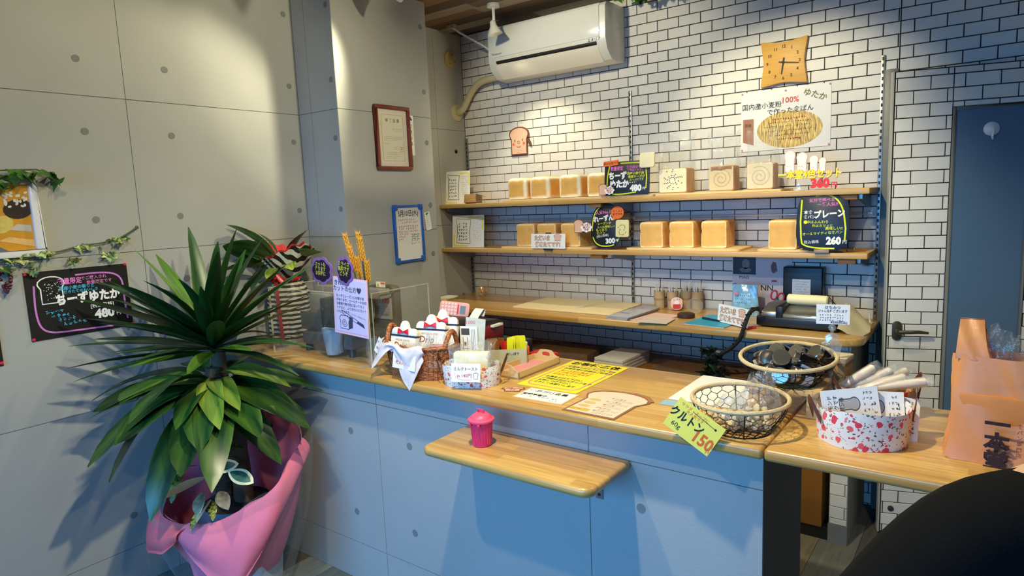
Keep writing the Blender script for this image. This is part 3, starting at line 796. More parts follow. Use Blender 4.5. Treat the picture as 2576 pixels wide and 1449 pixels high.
t_ = MB(); text_into(t_, 'ちーずゆたか', .026, .138, .044, y=-.0043, off=.05, sx=.84); text_into(t_, '480', .075, .068, .046, y=-.0043, off=.05); text_into(t_, '円', .125, .060, .018, y=-.0043, off=.02); text_into(t_, '[税込価格]', .070, .100, .018, y=-.0043, off=.008)
to = toast_outline(.088, .098, -.092, .130); t_.stroke([(x_ * .98 - .002, z_) for x_, z_ in to], .0045, -.0041, closed=True)
for k in range(34):
    a = random.uniform(-.028, .026); b = random.uniform(.012, .075); t_.stroke([(-.092 + a, .130 + b), (-.089 + a, .131 + b)], .0022, -.0041)
t_.build('white_lettering', CHALKW, cp, smooth=False)
for x, z in ((-.168, .243), (.168, .247), (-.168, .006), (.169, .006)): pin(cp, x, z, -.003)
p2 = thing('dark_poster', 'dark poster with a red pin cut by the left picture edge', 'poster', (.020, -2.790, 1.012), LEFT)
MB().box(-.174, .172, -.0035, -.0008, 0, .216).build('board', BOARDK, p2, smooth=False)
MB().stroke([(.150, .03), (.150, .19)], .006, -.004).build('chalk_border', CHALKW, p2, smooth=False)
pin(p2, .166, .010, -.003); pin(p2, .166, .208, -.003)

# ---- leaves (shared shapes)
def leaf_mesh(name, m_, ln=1.0, wd=.3, droop=.3, fold=.12, n=7, wave=0.0, tip=1.0, base=.02):
    """leaf along +X bending down, folded at the midrib"""
    v = []; f = []
    for i in range(n + 1):
        t = i / n; x = ln * (t - .10 * droop * t * t); z = -droop * ln * t * t
        hw = max(.004, wd / 2 * (math.sin(PI * min(1, (t * .94 + base)) ** tip) ** .8)) if i < n else .002
        wv = wave * math.sin(t * 9) * wd
        v += [(x, -hw, z + fold * hw + wv), (x, 0, z), (x, hw, z + fold * hw - wv)]
    for i in range(n):
        for j in (0, 1): f.append((i * 3 + j, (i + 1) * 3 + j, (i + 1) * 3 + j + 1, i * 3 + j + 1))
    mb_ = MB(); mb_.add(v, f)
    return mb_.mesh(name, m_)
def ivy_mesh(name, m_, s=1.0):
    p = [(0, 0), (.25, .42), (.10, .80), (.42, .66), (.52, .30), (.98, .0), (.52, -.30), (.42, -.66), (.10, -.80), (.25, -.42)]
    mb_ = MB(); mb_.add([(.34 * s, 0, .09 * s)] + [(x * s, y * s, -.12 * s * abs(y)) for x, y in p], [(0, i + 1, (i + 1) % 10 + 1) for i in range(10)])
    return mb_.mesh(name, m_)
def leaf_mat(name, c1, c2, scale=8, rough=.4, streak=True):
    m = bpy.data.materials.new(name); m.use_nodes = True; nt = m.node_tree; N = nt.nodes; L = nt.links; b = N['Principled BSDF']
    tc = N.new('ShaderNodeTexCoord'); mp = N.new('ShaderNodeMapping'); mp.inputs['Scale'].default_value = (1, 9, 1) if streak else (1, 1, 1)
    no = N.new('ShaderNodeTexNoise'); no.inputs['Scale'].default_value = scale; no.inputs['Detail'].default_value = 3
    oi = N.new('ShaderNodeObjectInfo'); mr = N.new('ShaderNodeMapRange'); mr.inputs['To Min'].default_value = .65; mr.inputs['To Max'].default_value = 1.3
    r = N.new('ShaderNodeValToRGB'); r.color_ramp.elements[0].color = lin(c1); r.color_ramp.elements[1].color = lin(c2); r.color_ramp.elements[0].position = .38; r.color_ramp.elements[1].position = .66
    L.new(tc.outputs['Object'], mp.inputs['Vector']); L.new(mp.outputs[0], no.inputs['Vector']); L.new(no.outputs['Fac'], r.inputs['Fac'])
    vm = N.new('ShaderNodeVectorMath'); vm.operation = 'SCALE'; L.new(oi.outputs['Random'], mr.inputs['Value']); L.new(mr.outputs[0], vm.inputs['Scale']); L.new(r.outputs[0], vm.inputs[0])
    L.new(vm.outputs[0], b.inputs['Base Color']); b.inputs['Roughness'].default_value = rough; b.inputs['Specular IOR Level'].default_value = .4
    return m
IVYG = leaf_mat('ivy_green', (34, 74, 24), (84, 128, 44), 20, streak=False)
IVYV = leaf_mat('ivy_variegated', (70, 104, 50), (206, 210, 130), 60, streak=False)
STEMG = mat('green_stem', (70, 84, 44), .6)
iv1 = ivy_mesh('leaf', IVYG, .055); iv2 = ivy_mesh('leaf', IVYV, .026)
def leaf_cluster(parent, me, pts, sc=1.0, face=(1, 0, 0)):
    for p in pts:
        put(me, 'leaf', parent, p, (random.uniform(-.6, .6), random.uniform(.6, 1.5), random.uniform(-2.6, 2.6)), (sc * random.uniform(.8, 1.2),) * 3)
ig = thing('ivy_garland', 'dark green artificial ivy draped over the white photo frame top', 'garland', (.045, -2.70, 1.672))
MB().tube([(0, -.2, .0), (.005, .08, .012), (0, .17, .018), (.01, .25, .02), (.01, .31, .0)], .003, 6).build('vine', STEMG, ig)
leaf_cluster(ig, iv1, [(.02, .10, -.005), (.025, .14, -.015), (.02, .18, .012), (.012, .205, .022), (.03, .155, .0), (.02, .235, .012), (.015, .265, .022), (.02, .29, .012), (.02, .305, -.005), (.03, .12, -.02), (.02, .06, 0), (.012, .215, .008)], 1.0)
vg = thing('variegated_vine', 'thin pale variegated vine pinned along the wall under the white photo frame', 'garland', (.035, -2.60, 1.375))
vp = [(0, -.2, 0), (0, 0, .0), (.0, .08, .004), (0, .14, .016), (0, .20, .022), (0, .27, .038), (0, .33, .040), (.0, .40, .052), (0, .435, .070), (-.004, .475, .092)]
MB().tube(vp, .0028, 6).build('vine', STEMG, vg)
for c, n_ in (((.0, .145, .020), 11), ((.0, .235, -.008), 8), ((0, .285, .034), 7), ((0, .345, -.004), 8), ((0, .385, .054), 12), ((0, .105, -.03), 7), ((0, .03, .006), 5), ((0, .07, .012), 4)):
    leaf_cluster(vg, iv2, [(random.uniform(0, .015), c[1] + random.gauss(0, .014), c[2] + random.gauss(0, .009)) for _ in range(n_)])
MB().lathe([(.006, 0), (.006, .006), (0, .008)], 10, M=Matrix.Translation((-.012, .478, .094)) @ RX(PI / 2, 4, 'Y')).build('nail', mat('olive_nail', (80, 84, 60), .5), vg)
gr = thing('grape_bunch', 'dark red artificial grape bunch hanging at the left end of the vine', 'decoration', (.045, -2.583, 1.352))
GRP = mat('grape', (74, 22, 34), .35)
g_ = MB().lathe([(.0, -.0062), (.0044, -.0044), (.0062, 0), (.0044, .0044), (0, .0062)], 8).mesh('grape', GRP)
for k in range(34):
    z = -random.uniform(0, .075); rr = .022 * (1 - abs(z) / .095); a = random.random() * 2 * PI
    put(g_, 'grape', gr, (.004 + rr * math.cos(a) * .6, rr * math.sin(a), z - .008))
MB().tube([(0, 0, .0), (0, .002, .03)], .002, 6).build('stem', STEMG, gr)
leaf_cluster(gr, iv1, [(0.005, .0, .0), (.0, .01, .006)], .6)
ti = thing('ceiling_ivy', 'small green ivy sprig hanging from the ceiling beside the air conditioner', 'garland', (1.30, -.16, 2.57))
MB().tube([(-.12, .0, -.004), (0, 0, -.012), (.16, -.02, -.004)], .003, 6).build('vine', STEMG, ti)
leaf_cluster(ti, iv1, [(random.uniform(-.10, .16), random.uniform(-.03, .03), random.uniform(-.075, -.03)) for _ in range(16)], .85)

# ================================================================== BREAD AND SIGNS ON THE SHELVES
def loaf_material(name, gold, pale, dark, lo=.66, hi=.97, hw=.064, hd=.085, hh=.062):
    """golden crust that bakes pale along its edges"""
    m = bpy.data.materials.new(name); m.use_nodes = True; nt = m.node_tree; N = nt.nodes; L = nt.links; b = N['Principled BSDF']
    tc = N.new('ShaderNodeTexCoord'); mp = N.new('ShaderNodeMapping'); mp.inputs['Scale'].default_value = (1 / hw, 1 / hd, 1 / hh); mp.inputs['Location'].default_value = (0, 0, -1)
    L.new(tc.outputs['Object'], mp.inputs['Vector'])
    ab = N.new('ShaderNodeVectorMath'); ab.operation = 'ABSOLUTE'; L.new(mp.outputs[0], ab.inputs[0])
    sp = N.new('ShaderNodeSeparateXYZ'); L.new(ab.outputs[0], sp.inputs[0])
    def mth(op, a, c):
        n = N.new('ShaderNodeMath'); n.operation = op
        for i, q in enumerate((a, c)):
            if isinstance(q, (int, float)): n.inputs[i].default_value = q
            else: L.new(q, n.inputs[i])
        return n.outputs[0]
    X, Y, Z = sp.outputs
    mxv = mth('MAXIMUM', mth('MAXIMUM', X, Y), Z); mnv = mth('MINIMUM', mth('MINIMUM', X, Y), Z)
    sec = mth('SUBTRACT', mth('SUBTRACT', mth('ADD', mth('ADD', X, Y), Z), mxv), mnv)
    no = N.new('ShaderNodeTexNoise'); no.inputs['Scale'].default_value = 30; no.inputs['Detail'].default_value = 5; L.new(tc.outputs['Object'], no.inputs['Vector'])
    sec = mth('ADD', sec, mth('MULTIPLY', mth('SUBTRACT', no.outputs['Fac'], .5), .22))
    mr = N.new('ShaderNodeMapRange'); mr.interpolation_type = 'SMOOTHSTEP'; mr.inputs['From Min'].default_value = lo; mr.inputs['From Max'].default_value = hi; L.new(sec, mr.inputs['Value'])
    m1 = N.new('ShaderNodeMix'); m1.data_type = 'RGBA'; m1.inputs['A'].default_value = lin(dark); m1.inputs['B'].default_value = lin(gold); L.new(no.outputs['Fac'], m1.inputs['Factor'])
    m2 = N.new('ShaderNodeMix'); m2.data_type = 'RGBA'; L.new(m1.outputs['Result'], m2.inputs['A']); m2.inputs['B'].default_value = lin(pale); L.new(mr.outputs[0], m2.inputs['Factor'])
    L.new(m2.outputs['Result'], b.inputs['Base Color']); b.inputs['Roughness'].default_value = .65
    n2 = N.new('ShaderNodeTexNoise'); n2.inputs['Scale'].default_value = 160; L.new(tc.outputs['Object'], n2.inputs['Vector'])
    bp = N.new('ShaderNodeBump'); bp.inputs['Strength'].default_value = .25; bp.inputs['Distance'].default_value = .003; L.new(n2.outputs['Fac'], bp.inputs['Height']); L.new(bp.outputs['Normal'], b.inputs['Normal'])
    return m
def loaf_mesh(name, m_, wd, dp, ht, r=.02, dome=.0, crease=False, seed=1):
    """tin loaf: rounded block, slightly pinched, with a faint crease across the front when plain"""
    rnd = random.Random(seed); n = 9; mb_ = MB(); vs = {}; fs = []
    def S(a):  # grid -1..1 -> box with soft corners
        return a
    def vert(x, y, z):
        k = (round(x, 4), round(y, 4), round(z, 4))
        if k in vs: return vs[k]
        X, Y, Z = x * wd / 2, y * dp / 2, z * ht / 2
        cx = max(-wd / 2 + r, min(wd / 2 - r, X)); cy_ = max(-dp / 2 + r, min(dp / 2 - r, Y)); cz = max(-ht / 2 + r * .6, min(ht / 2 - r, Z))
        d = Vector((X - cx, Y - cy_, Z - cz)); l = d.length
        if l > 1e-6: d = d / l * min(l, r)
        p = Vector((cx, cy_, cz)) + d
        p.z += dome * (1 - x * x) * (z > .5)
        p.x *= 1 - .02 * (z - 0) * (1 - abs(z)) + .012 * math.sin(5 * y + seed)
        if crease:
            q = math.exp(-((z - .36 + .10 * x * x) / .10) ** 2); p.y += .0045 * q * (-1 if y < 0 else 1) * -1 * abs(y) ** 6; p.x *= 1 - .025 * q * abs(x) ** 6
        vs[k] = len(mb_.v); mb_.v.append((p.x, p.y, p.z + ht / 2)); return vs[k]
    g = [-1 + 2 * i / (n - 1) for i in range(n)]
    for ax in range(3):
        for sg in (-1, 1):
            for i in range(n - 1):
                for j in range(n - 1):
                    q = []
                    for (a, b) in ((i, j), (i + 1, j), (i + 1, j + 1), (i, j + 1)):
                        c = [0, 0, 0]; c[ax] = sg; c[(ax + 1) % 3] = g[a]; c[(ax + 2) % 3] = g[b]; q.append(vert(*c))
                    mb_.f.append(q if sg > 0 else q[::-1]); mb_.mi.append(0)
    return mb_.mesh(name, m_)
CHEESE = loaf_material('cheese_crust', (236, 186, 96), (252, 244, 216), (212, 150, 66), .62, .92, .066, .085, .0615)
PLAIN = loaf_material('plain_crust', (238, 188, 106), (252, 236, 192), (218, 156, 78), .80, 1.0, .064, .09, .066)
ZU, ZL = 1.502, 1.230
def tray(x0, x1, y0, y1, z, label, group, rr=.012):
    return tag(slab(x0, x1, y0, y1, z, z + .011, rr=rr, corners=(1, 1, 1, 1), bev=.0015, nm='serving_board', m=BOARDWOOD), label, 'board', group)
tray(.467, 1.418, -.272, -.04, ZU + .0002, 'long pale wooden board under the four cheese loaves', 'serving boards')
tray(1.425, 2.03, -.272, -.04, ZU + .0002, 'pale wooden board under the three bagged sliced loaves', 'serving boards')
tray(.442, 1.058, -.272, -.04, ZL + .0002, 'pale wooden board under the three left loaves of the lower shelf', 'serving boards')
tray(1.258, 1.845, -.276, -.03, ZL + .0002, 'pale wooden board under the three middle loaves of the lower shelf', 'serving boards', .03)
tray(1.925, 2.20, -.276, -.03, ZL + .0002, 'pale wooden board under the single loaf beside the navy sign', 'serving boards', .02)
ch = [loaf_mesh('cheese_loaf', CHEESE, .134, .17, .124, .026, .002, seed=k) for k in range(2)]
for k, (x, rz, lb) in enumerate(((.549, .05, 'leftmost pale-edged cheese loaf on the upper shelf'), (.708, .03, 'second pale-edged cheese loaf from the left on the upper shelf'), (.902, .10, 'third pale-edged cheese loaf, left of the half hidden one'), (1.082, .05, 'cheese loaf half hidden behind the black 480 yen sign'))):
    o = put(ch[k % 2], 'cheese_loaf', None, (x, -.158, ZU + .0115), (0, 0, rz)); tag(o, lb, 'bread', 'cheese loaves on the upper shelf')
plm = [loaf_mesh('plain_loaf', PLAIN, .127, .18, .132, .014, 0, True, k) for k in range(3)]
for k, (x, y, rz, lb) in enumerate(((.598, -.150, .04, 'leftmost tin loaf on the lower shelf'), (.745, -.150, .04, 'tin loaf behind the left edge of the just-baked sign'), (.905, -.150, .02, 'tin loaf left of the black oval sign'),
                                    (1.390, -.160, .05, 'creased tin loaf, first to the right of the slotted middle rail'), (1.545, -.150, .06, 'creased tin loaf, second to the right of the slotted middle rail'), (1.703, -.140, .08, 'creased tin loaf, third to the right of the slotted middle rail'), (2.030, -.160, .02, 'single tin loaf left of the navy sign'))):
    o = put(plm[k % 3], 'tin_loaf', None, (x, y, ZL + .0115), (0, 0, rz)); tag(o, lb, 'bread', 'tin loaves on the lower shelf')

# bagged sliced loaves
BAGFILM = clear_film('bag_film', alpha=.07, rough=.10, bump=1.0, bscale=45)
def bag_sheet(wd, dp, h0, h1, seed, pinch=.012):
    rnd = random.Random(seed); ph = [rnd.random() * 6 for _ in range(8)]
    def fn(u, v):
        a = 2 * PI * u; z = v * h1
        c, s = math.cos(a), math.sin(a); k = max(abs(c), abs(s)); e = .82
        cx = math.copysign(min(1, abs(c / k)), c); sy = math.copysign(min(1, abs(s / k)), s)
        t = max(0, (z - h0 * .98) / (h1 - h0))
        fl = min(1, t * 1.6)
        x = cx * wd / 2 * (1.04 - .06 * math.sin(PI * min(1, t)) + .08 * t) ; y = sy * (dp / 2 * 1.04 * (1 - fl) + pinch * fl)
        cr = .0025 + .007 * min(1, t * 2)
        x += cr * math.sin(9 * v + ph[0] + 3 * a) * .7; y += cr * (math.sin(14 * v + ph[1] + 5 * a) + math.sin(23 * u * 2 * PI / 3 + ph[2]))
        return (x, y, z + .0015 + (.012 * math.sin(3 * a + ph[3]) * max(0, t)))
    return fn
def sliced_loaf(x, y, wd, ht, dp, label, kind, rz=0.0, bag_h=.275):
    t = thing('bagged_sliced_loaf', label, 'bread', (x, y, ZU + .0117), (0, 0, rz), 'bagged sliced loaves')
    CR = {'raisin': CREAM, 'plain': mat('bagged_crumb', (222, 196, 150), .8, var=.05), 'swirl': mat('swirl_crumb', (232, 212, 172), .8, var=.05)}[kind]
    n = 5; th = dp / n
    for k in range(n):
        y0 = -dp / 2 + k * th
        out = rrect(-wd / 2, wd / 2, .0, ht, .012, 3)
        out = [(p[0] * (1 - .05 * math.sin(PI * p[1] / ht)), p[1]) for p in out]
        o = MB().prism(out, y0 + .0006, y0 + th - .0006, 0).build('slice', mat('slice_crust', (204, 150, 78), .7, var=.12, scale=40), t, bevel=.002)
        if k == 0:
            ins = [(p[0] * .955, ht * .04 + p[1] * .94) for p in out]
            MB().prism(ins, y0 - .0012, y0 + .001).build('crumb_face', CR, o, smooth=False)
            m2 = MB()
            if kind == 'raisin':
                for q in range(46):
                    a = q * .62; rr = .012 + .0009 * q; px_, pz = rr * math.cos(a) * 1.02, ht * .52 + rr * math.sin(a)
                    if random.random() < .75: m2.flat(ellipse(px_, pz, .0045, .0022, 8, rot=a + PI / 2 + random.uniform(-.4, .4)), y0 - .0016)
                m2.build('raisins', mat('raisin', (44, 24, 20), .6), o, smooth=False, kind='stuff')
            else:
                m2.stroke([((.006 + .0028 * a) * math.cos(a), ht * .48 + (.006 + .0028 * a) * math.sin(a)) for a in [q * .3 for q in range(50)]], .004, y0 - .0016)
                m2.build('swirl', mat('swirl_brown_' + kind, (196, 160, 112) if kind == 'plain' else (206, 182, 140), .8), o, smooth=False)
            if kind == 'plain':
                MB().prism([(-wd * .40, ht * .80), (-wd * .2, ht * .84), (0, ht * .80), (wd * .2, ht * .86), (wd * .42, ht * .84), (wd * .42, ht * .97), (-wd * .4, ht * .97)], y0 - .003, y0).build('top_crust', mat('dark_crust', (150, 96, 40), .7, var=.15, scale=30), o, smooth=False)
    MB().sheet(bag_sheet(wd + .008, dp + .008, ht + .004, bag_h, int(x * 100)), 56, 22, wrap=True).build('bag', BAGFILM, t)
    return t
sliced_loaf(1.500, -.165, .146, .122, .12, 'raisin swirl sliced loaf in a clear bag beside the black 480 yen sign', 'raisin', .05)
sliced_loaf(1.740, -.165, .118, .120, .13, 'bagged sliced loaf with a dark brown top crust, between the other two bags', 'plain', .10)
sliced_loaf(1.920, -.165, .118, .122, .14, 'bagged pale swirl sliced loaf left of the yellow lettering', 'swirl', .10)

# cards at the left end of both shelves
YEL = mat('yellow_band', (232, 226, 90), .7)
def toast_card(name, label, loc, rz, wd, ht):
    t = thing(name, label, 'card', loc, (math.radians(-6), 0, rz))
    MB().box(-wd / 2, wd / 2, -.0014, 0, 0, ht).build('sheet', WHITE, t, smooth=False)
    MB().stroke([(-wd * .44, ht * .05), (-wd * .44, ht * .4)], wd * .05, -.0018).stroke([(-wd * .44, ht * .05), (.0, ht * .04)], wd * .05, -.0018).stroke([(0, ht * .92), (wd * .42, ht * .93)], wd * .05, -.0018).stroke([(wd * .45, ht * .93), (wd * .45, ht * .55)], wd * .05, -.0018).build('yellow_lines', YEL, t, smooth=False)
    t_ = MB(); o_ = [(-wd * .36, ht * .14), (.07 * wd, ht * .12), (.05 * wd, ht * .5), (.09 * wd, ht * .86), (-wd * .36, ht * .90), (-wd * .34, ht * .5)]
    t_.stroke(o_, .0035, -.0018, closed=True)
    for k in range(6): scribble(t_, -wd * .15, ht * (.74 - .1 * k), wd * .34, wd * .075, -.0018, pen=.16)
    for k in range(8):
        for q in range(11): 
            if random.random() < .7: t_.stroke([(wd * (.18 + .03 * k), ht * (.84 - .06 * q)), (wd * (.18 + .03 * k), ht * (.81 - .06 * q))], .001, -.0018)
    t_.build('lettering', INK, t, smooth=False)
toast_card('toast_card', 'white toast-outline card at the left end of the upper shelf', (.062, -.205, ZU + .001), .25, .180, .205)
toast_card('toast_card', 'white toast-outline card at the left end of the lower shelf', (.150, -.225, ZL + .001), .16, .230, .200)
kb = thing('kraft_box', 'small folded kraft card box beside the upper toast card', 'box', (.205, -.205, ZU + .0005), (0, 0, .12))
MB().box(-.062, .030, -.030, .035, 0, .052, M=RX(-.22, 4, 'X')).build('body', KRAFT, kb, bevel=.001)
MB().add([(.030, -.030, .058), (.064, -.024, .048), (.064, .034, .036), (.030, .034, .047), (.030, -.030, .0), (.060, -.024, .0)], [(0, 1, 2, 3), (4, 5, 1, 0)]).build('flap', mat('kraft_inside', (112, 82, 48), .8), kb, smooth=False, thick=.001)

def board_sign(nm, label, loc, rz, outline, mat_, tilt=-.1, th=.004):
    t = thing(nm, label, 'sign', loc, (tilt, 0, rz))
    MB().prism(outline, -th, 0).build('board', mat_, t, bevel=.001)
    return t
def toast_pop(parent, x, z, s, y, flip=1, nm='toast_pop'):
    """little cut-out: loaf outline with a red speech bubble"""
    p = MB().prism(toast_outline(.062 * s, .075 * s, x, z), y, y + .002).build(nm, BROWNLINE, parent, smooth=False)
    MB().prism(toast_outline(.055 * s, .067 * s, x, z + .004 * s), y - .0006, y + .001).build('toast', PINKSKIN, p, smooth=False)
    bx, bz = x + .05 * s * flip, z + .030 * s
    bub = [(bx + .034 * s * (1 + .10 * math.cos(8 * a)) * math.cos(a), bz + .026 * s * (1 + .10 * math.cos(8 * a)) * math.sin(a)) for a in [2 * PI * i / 40 for i in range(40)]]
    MB().prism(bub, y - .002, y - .0008).build('bubble', WHITE, p, smooth=False)
    t_ = MB()
    for k in range(3): text_into(t_, ('もっちり', '食パン', 'です'.ljust(2))[k], bx, bz + (.014 - .014 * k) * s, .0145 * s, y=y - .0023, off=.05)
    t_.build('lettering', mat('dark_red_ink', (170, 50, 40), .7), p, smooth=False)
    return p
# black 480 yen sign
s1 = board_sign('cheese_bread_sign', 'black square sign for the cheese loaf reading 480 yen on the upper shelf', (1.280, -.278, ZU + .012), .02, rrect(-.130, .122, 0, .172, .012), BOARDK)
mm = MB(); mm.stroke([(-.115, .03)] + [(-.112, .10), (-.100, .158)], .006, -.0044).stroke([(-.04, .163), (.085, .160)], .006, -.0044).stroke([(.103, .03), (.106, .08), (.100, .14)], .006, -.0044).stroke([(-.09, .016)] + bez((-.08, .006), (-.02, .002), (.02, .010), (.05, .013), 8), .006, -.0044)
mm.build('chalk_border', CHALKY, s1, smooth=False)
t_ = MB(); text_into(t_, '数量限定', -.060, .137, .024, y=-.0046, off=.02, sx=.75); text_into(t_, '三日前から', .035, .140, .017, y=-.0046, off=.01); text_into(t_, 'ご予約ください', .045, .124, .013, y=-.0046, off=.01); t_.build('pink_lettering', CHALKP, s1, smooth=False)
t_ = MB(); text_into(t_, 'ちーず', -.055, .100, .040, y=-.0047, off=.06, sx=.85); text_into(t_, 'ゆたか', -.045, .057, .042, y=-.0047, off=.06, sx=.85); text_into(t_, '480', .048, .035, .043, y=-.0047, off=.06, sx=.95); text_into(t_, '円', .092, .030, .016, y=-.0047, off=.02); scribble(t_, .03, .064, .05, .010, -.0047); t_.build('white_lettering', CHALKW, s1, smooth=False)
t_ = MB(); text_into(t_, '国産小麦使用', .045, .108, .0155, y=-.0046, off=.015); text_into(t_, '濃厚チーズが', .050, .091, .0155, y=-.0046, off=.015); text_into(t_, 'たっぷりです', .052, .076, .013, y=-.0046, off=.01); t_.build('green_lettering', CHALKY, s1, smooth=False)
ot = MB().prism([(-.137, .150), (-.052, .155), (-.050, .182), (-.135, .176)], -.0068, -.0048).build('orange_tag', ORANGE, s1, smooth=False)
t_ = MB(); text_into(t_, '税込価格です', -.093, .166, .0145, y=-.0073, off=.01, rot=.04); t_.build('lettering', mat('dark_brown_ink', (90, 40, 10), .7), ot, smooth=False)
MB().prism(rrect(.072, .152, .130, .205, .012), -.022, -.008).build('bread_ornament', CREAM, s1, bevel=.004)
toast_pop(s1, -.135, .002, .80, -.012)
# black oval 300 yen sign
def egg(rx, rz, cz, n=40, p=2.6):
    return [(math.copysign(abs(math.cos(a)) ** (2 / p), math.cos(a)) * rx * (1 + .10 * math.sin(a) * -1), cz + math.copysign(abs(math.sin(a)) ** (2 / p), math.sin(a)) * rz) for a in [2 * PI * i / n for i in range(n)]]
s2 = board_sign('raisin_bread_sign', 'black oval sign for raisin bread reading 300 yen with orange bubble', (1.143, -.262, ZL + .006), .06, egg(.089, .118, .120), BOARDK, -.08)
mm = MB(); e_ = egg(.079, .107, .120); mm.stroke(e_[13:22], .006, -.0045).stroke(e_[23:34], .006, -.0045).stroke(e_[35:40] + e_[:2], .006, -.0045); mm.build('chalk_border', CHALKY, s2, smooth=False)
t_ = MB(); text_into(t_, '人気No.1!', -.015, .192, .022, y=-.0047, off=.02, rot=.08); t_.build('pink_lettering', CHALKP, s2, smooth=False)
t_ = MB(); text_into(t_, 'れーずん', -.015, .160, .034, y=-.0048, off=.05, rot=.10, sx=.85); text_into(t_, '300', .025, .042, .036, y=-.0048, off=.05, rot=.08); text_into(t_, '円', .062, .044, .014, y=-.0048, off=.02); text_into(t_, '[税込価格]', -.020, .068, .015, y=-.0048, rot=.15); t_.build('white_lettering', CHALKW, s2, smooth=False)
t_ = MB(); text_into(t_, 'レーズンが', -.010, .134, .016, y=-.0047, off=.015, rot=.06); text_into(t_, '入った美味しい', .0, .116, .015, y=-.0047, off=.015, rot=.06); text_into(t_, 'もっちり', -.025, .099, .017, y=-.0047, off=.015, rot=.06); text_into(t_, '食パン', -.03, .082, .017, y=-.0047, off=.015, rot=.06); t_.build('yellow_lettering', CHALKY, s2, smooth=False)
ob = MB().prism(ellipse(.066, .188, .036, .033, 28) , -.010, -.007).prism([(.046, .170), (.040, .146), (.066, .158)], -.0099, -.0071).build('orange_bubble', ORANGE, s2, smooth=False)
t_ = MB(); text_into(t_, 'トースト', .068, .197, .014, y=-.0104, off=.02); text_into(t_, 'おすすめ', .068, .181, .014, y=-.0104, off=.02); t_.build('lettering', mat('dark_brown_ink', (90, 40, 10), .7), ob, smooth=False)
ro = MB().prism(rrect(.062, .136, .060, .150, .010), -.022, -.010).build('raisin_slice_ornament', mat('ornament_cream', (232, 220, 160), .7, var=.04), s2, bevel=.003)
mm = MB()
for k in range(12):
    a = k * .52; mm.flat(ellipse(.099 + .024 * math.cos(a) * (.5 + .5 * (k % 3) / 2), .098 + .026 * math.sin(a), .006, .0022, 8, rot=a + 1.5), -.0226)
mm.build('raisins', mat('ornament_raisin', (160, 130, 60), .7), ro, smooth=False, kind='stuff')
toast_pop(s2, -.160, .084, .98, -.012)
# just-baked sign on the lower shelf edge and its twin on the worktop
def baked_sign(nm, label, loc, rz, wd, ht, tilt, clip=True):
    t = thing(nm, label, 'sign', loc, (tilt, 0, rz))
    MB().box(-wd / 2, wd / 2, -.0016, 0, 0, ht).build('sheet', WHITE, t, smooth=False)
    for m_, o_, nm_ in ((mat('brown_outline', (130, 60, 30), .7), .055, 'lettering_outline'), (mat('peach_fill', (240, 190, 160), .7), .0, 'lettering')):
        t_ = MB(); y = -.0019 if o_ else -.0022
        text_into(t_, 'ただいま', -wd * .17, ht * .70, ht * .38, y=y, off=o_ + .012, sx=.85); text_into(t_, '焼きたてです!', -.01 * wd, ht * .27, ht * .36, y=y, off=o_ + .012, sx=.90)
        if o_: t_.stroke([(p[0], p[1]) for p in toast_outline(wd * .22, ht * .42, wd * .28, ht * .52)], .0022, y, closed=True)
        t_.build(nm_, m_, t, smooth=False)
    MB().flat(toast_outline(wd * .20, ht * .37, wd * .28, ht * .54), -.0018).build('toast_print', PINKSKIN, t, smooth=False)
    if clip: MB().box(-.028, .028, -.006, .006, -.010, .0).box(-.018, .018, .001, .006, .0, ht + .006).build('clip', DARK, t, smooth=False)
    return t
baked_sign('just_baked_sign', 'white just-baked sign in peach letters clipped to the lower shelf edge', (.795, -.294, ZL + .006), .0, .228, .082, -.05)
# navy 260 yen sign
NAVY = mat('navy_board', (14, 24, 44), .4)
s3 = board_sign('plain_bread_sign', 'dark navy rounded sign for plain bread reading 260 yen', (2.205, -.288, ZL + .006), .05, egg(.105, .134, .136, p=3.4), NAVY, -.08)
mm = MB(); mm.stroke([(-.085, .225), (-.088, .13), (-.084, .06)] + bez((-.080, .035), (-.06, .018), (-.03, .014), (.050, .014), 8), .0065, -.0045).stroke(bez((-.03, .240), (.02, .252), (.065, .240), (.082, .16), 9) + [(.090, .10), (.088, .05)], .0065, -.0045); mm.build('chalk_border', CHALKY, s3, smooth=False)
t_ = MB(); text_into(t_, '気分で選べる', -.005, .222, .017, y=-.0047, off=.015, rot=.03); text_into(t_, '一番人気!!', .018, .203, .018, y=-.0047, off=.015, rot=.03); t_.build('pink_lettering', CHALKP, s3, smooth=False)
t_ = MB(); text_into(t_, 'プレーン', .025, .162, .036, y=-.0048, off=.05, rot=.06, sx=.85); text_into(t_, '本食', -.058, .170, .018, y=-.0048, off=.02); text_into(t_, '食パン', -.052, .150, .016, y=-.0048, off=.02); text_into(t_, '260', .045, .048, .042, y=-.0048, off=.06, sx=.9); text_into(t_, '円', .088, .042, .017, y=-.0048, off=.02); text_into(t_, '税込価格', -.042, .042, .015, y=-.0048, rot=.06); t_.build('white_lettering', CHALKW, s3, smooth=False)
t_ = MB(); text_into(t_, '中はふんわり', -.02, .128, .015, y=-.0047, off=.015); text_into(t_, '外はカリッと', .0, .112, .014, y=-.0047, off=.015); text_into(t_, '美味しい!!', .045, .100, .015, y=-.0047, off=.015); text_into(t_, 'オールマイティな食パン', .0, .080, .0145, y=-.0047, off=.012, rot=.06); t_.disc(-.068, .128, .008, -.0046); t_.build('yellow_lettering', CHALKY, s3, smooth=False)
MB().box(-.03, .03, -.012, .008, -.006, .010).build('clip', mat('clear_clip', (150, 120, 100), .3), s3, bevel=.002)
cl = thing('cork_clip', 'small wooden clip on the lower shelf right of the navy sign', 'clip', (2.325, -.20, ZL + .0005), (0, 0, .6))
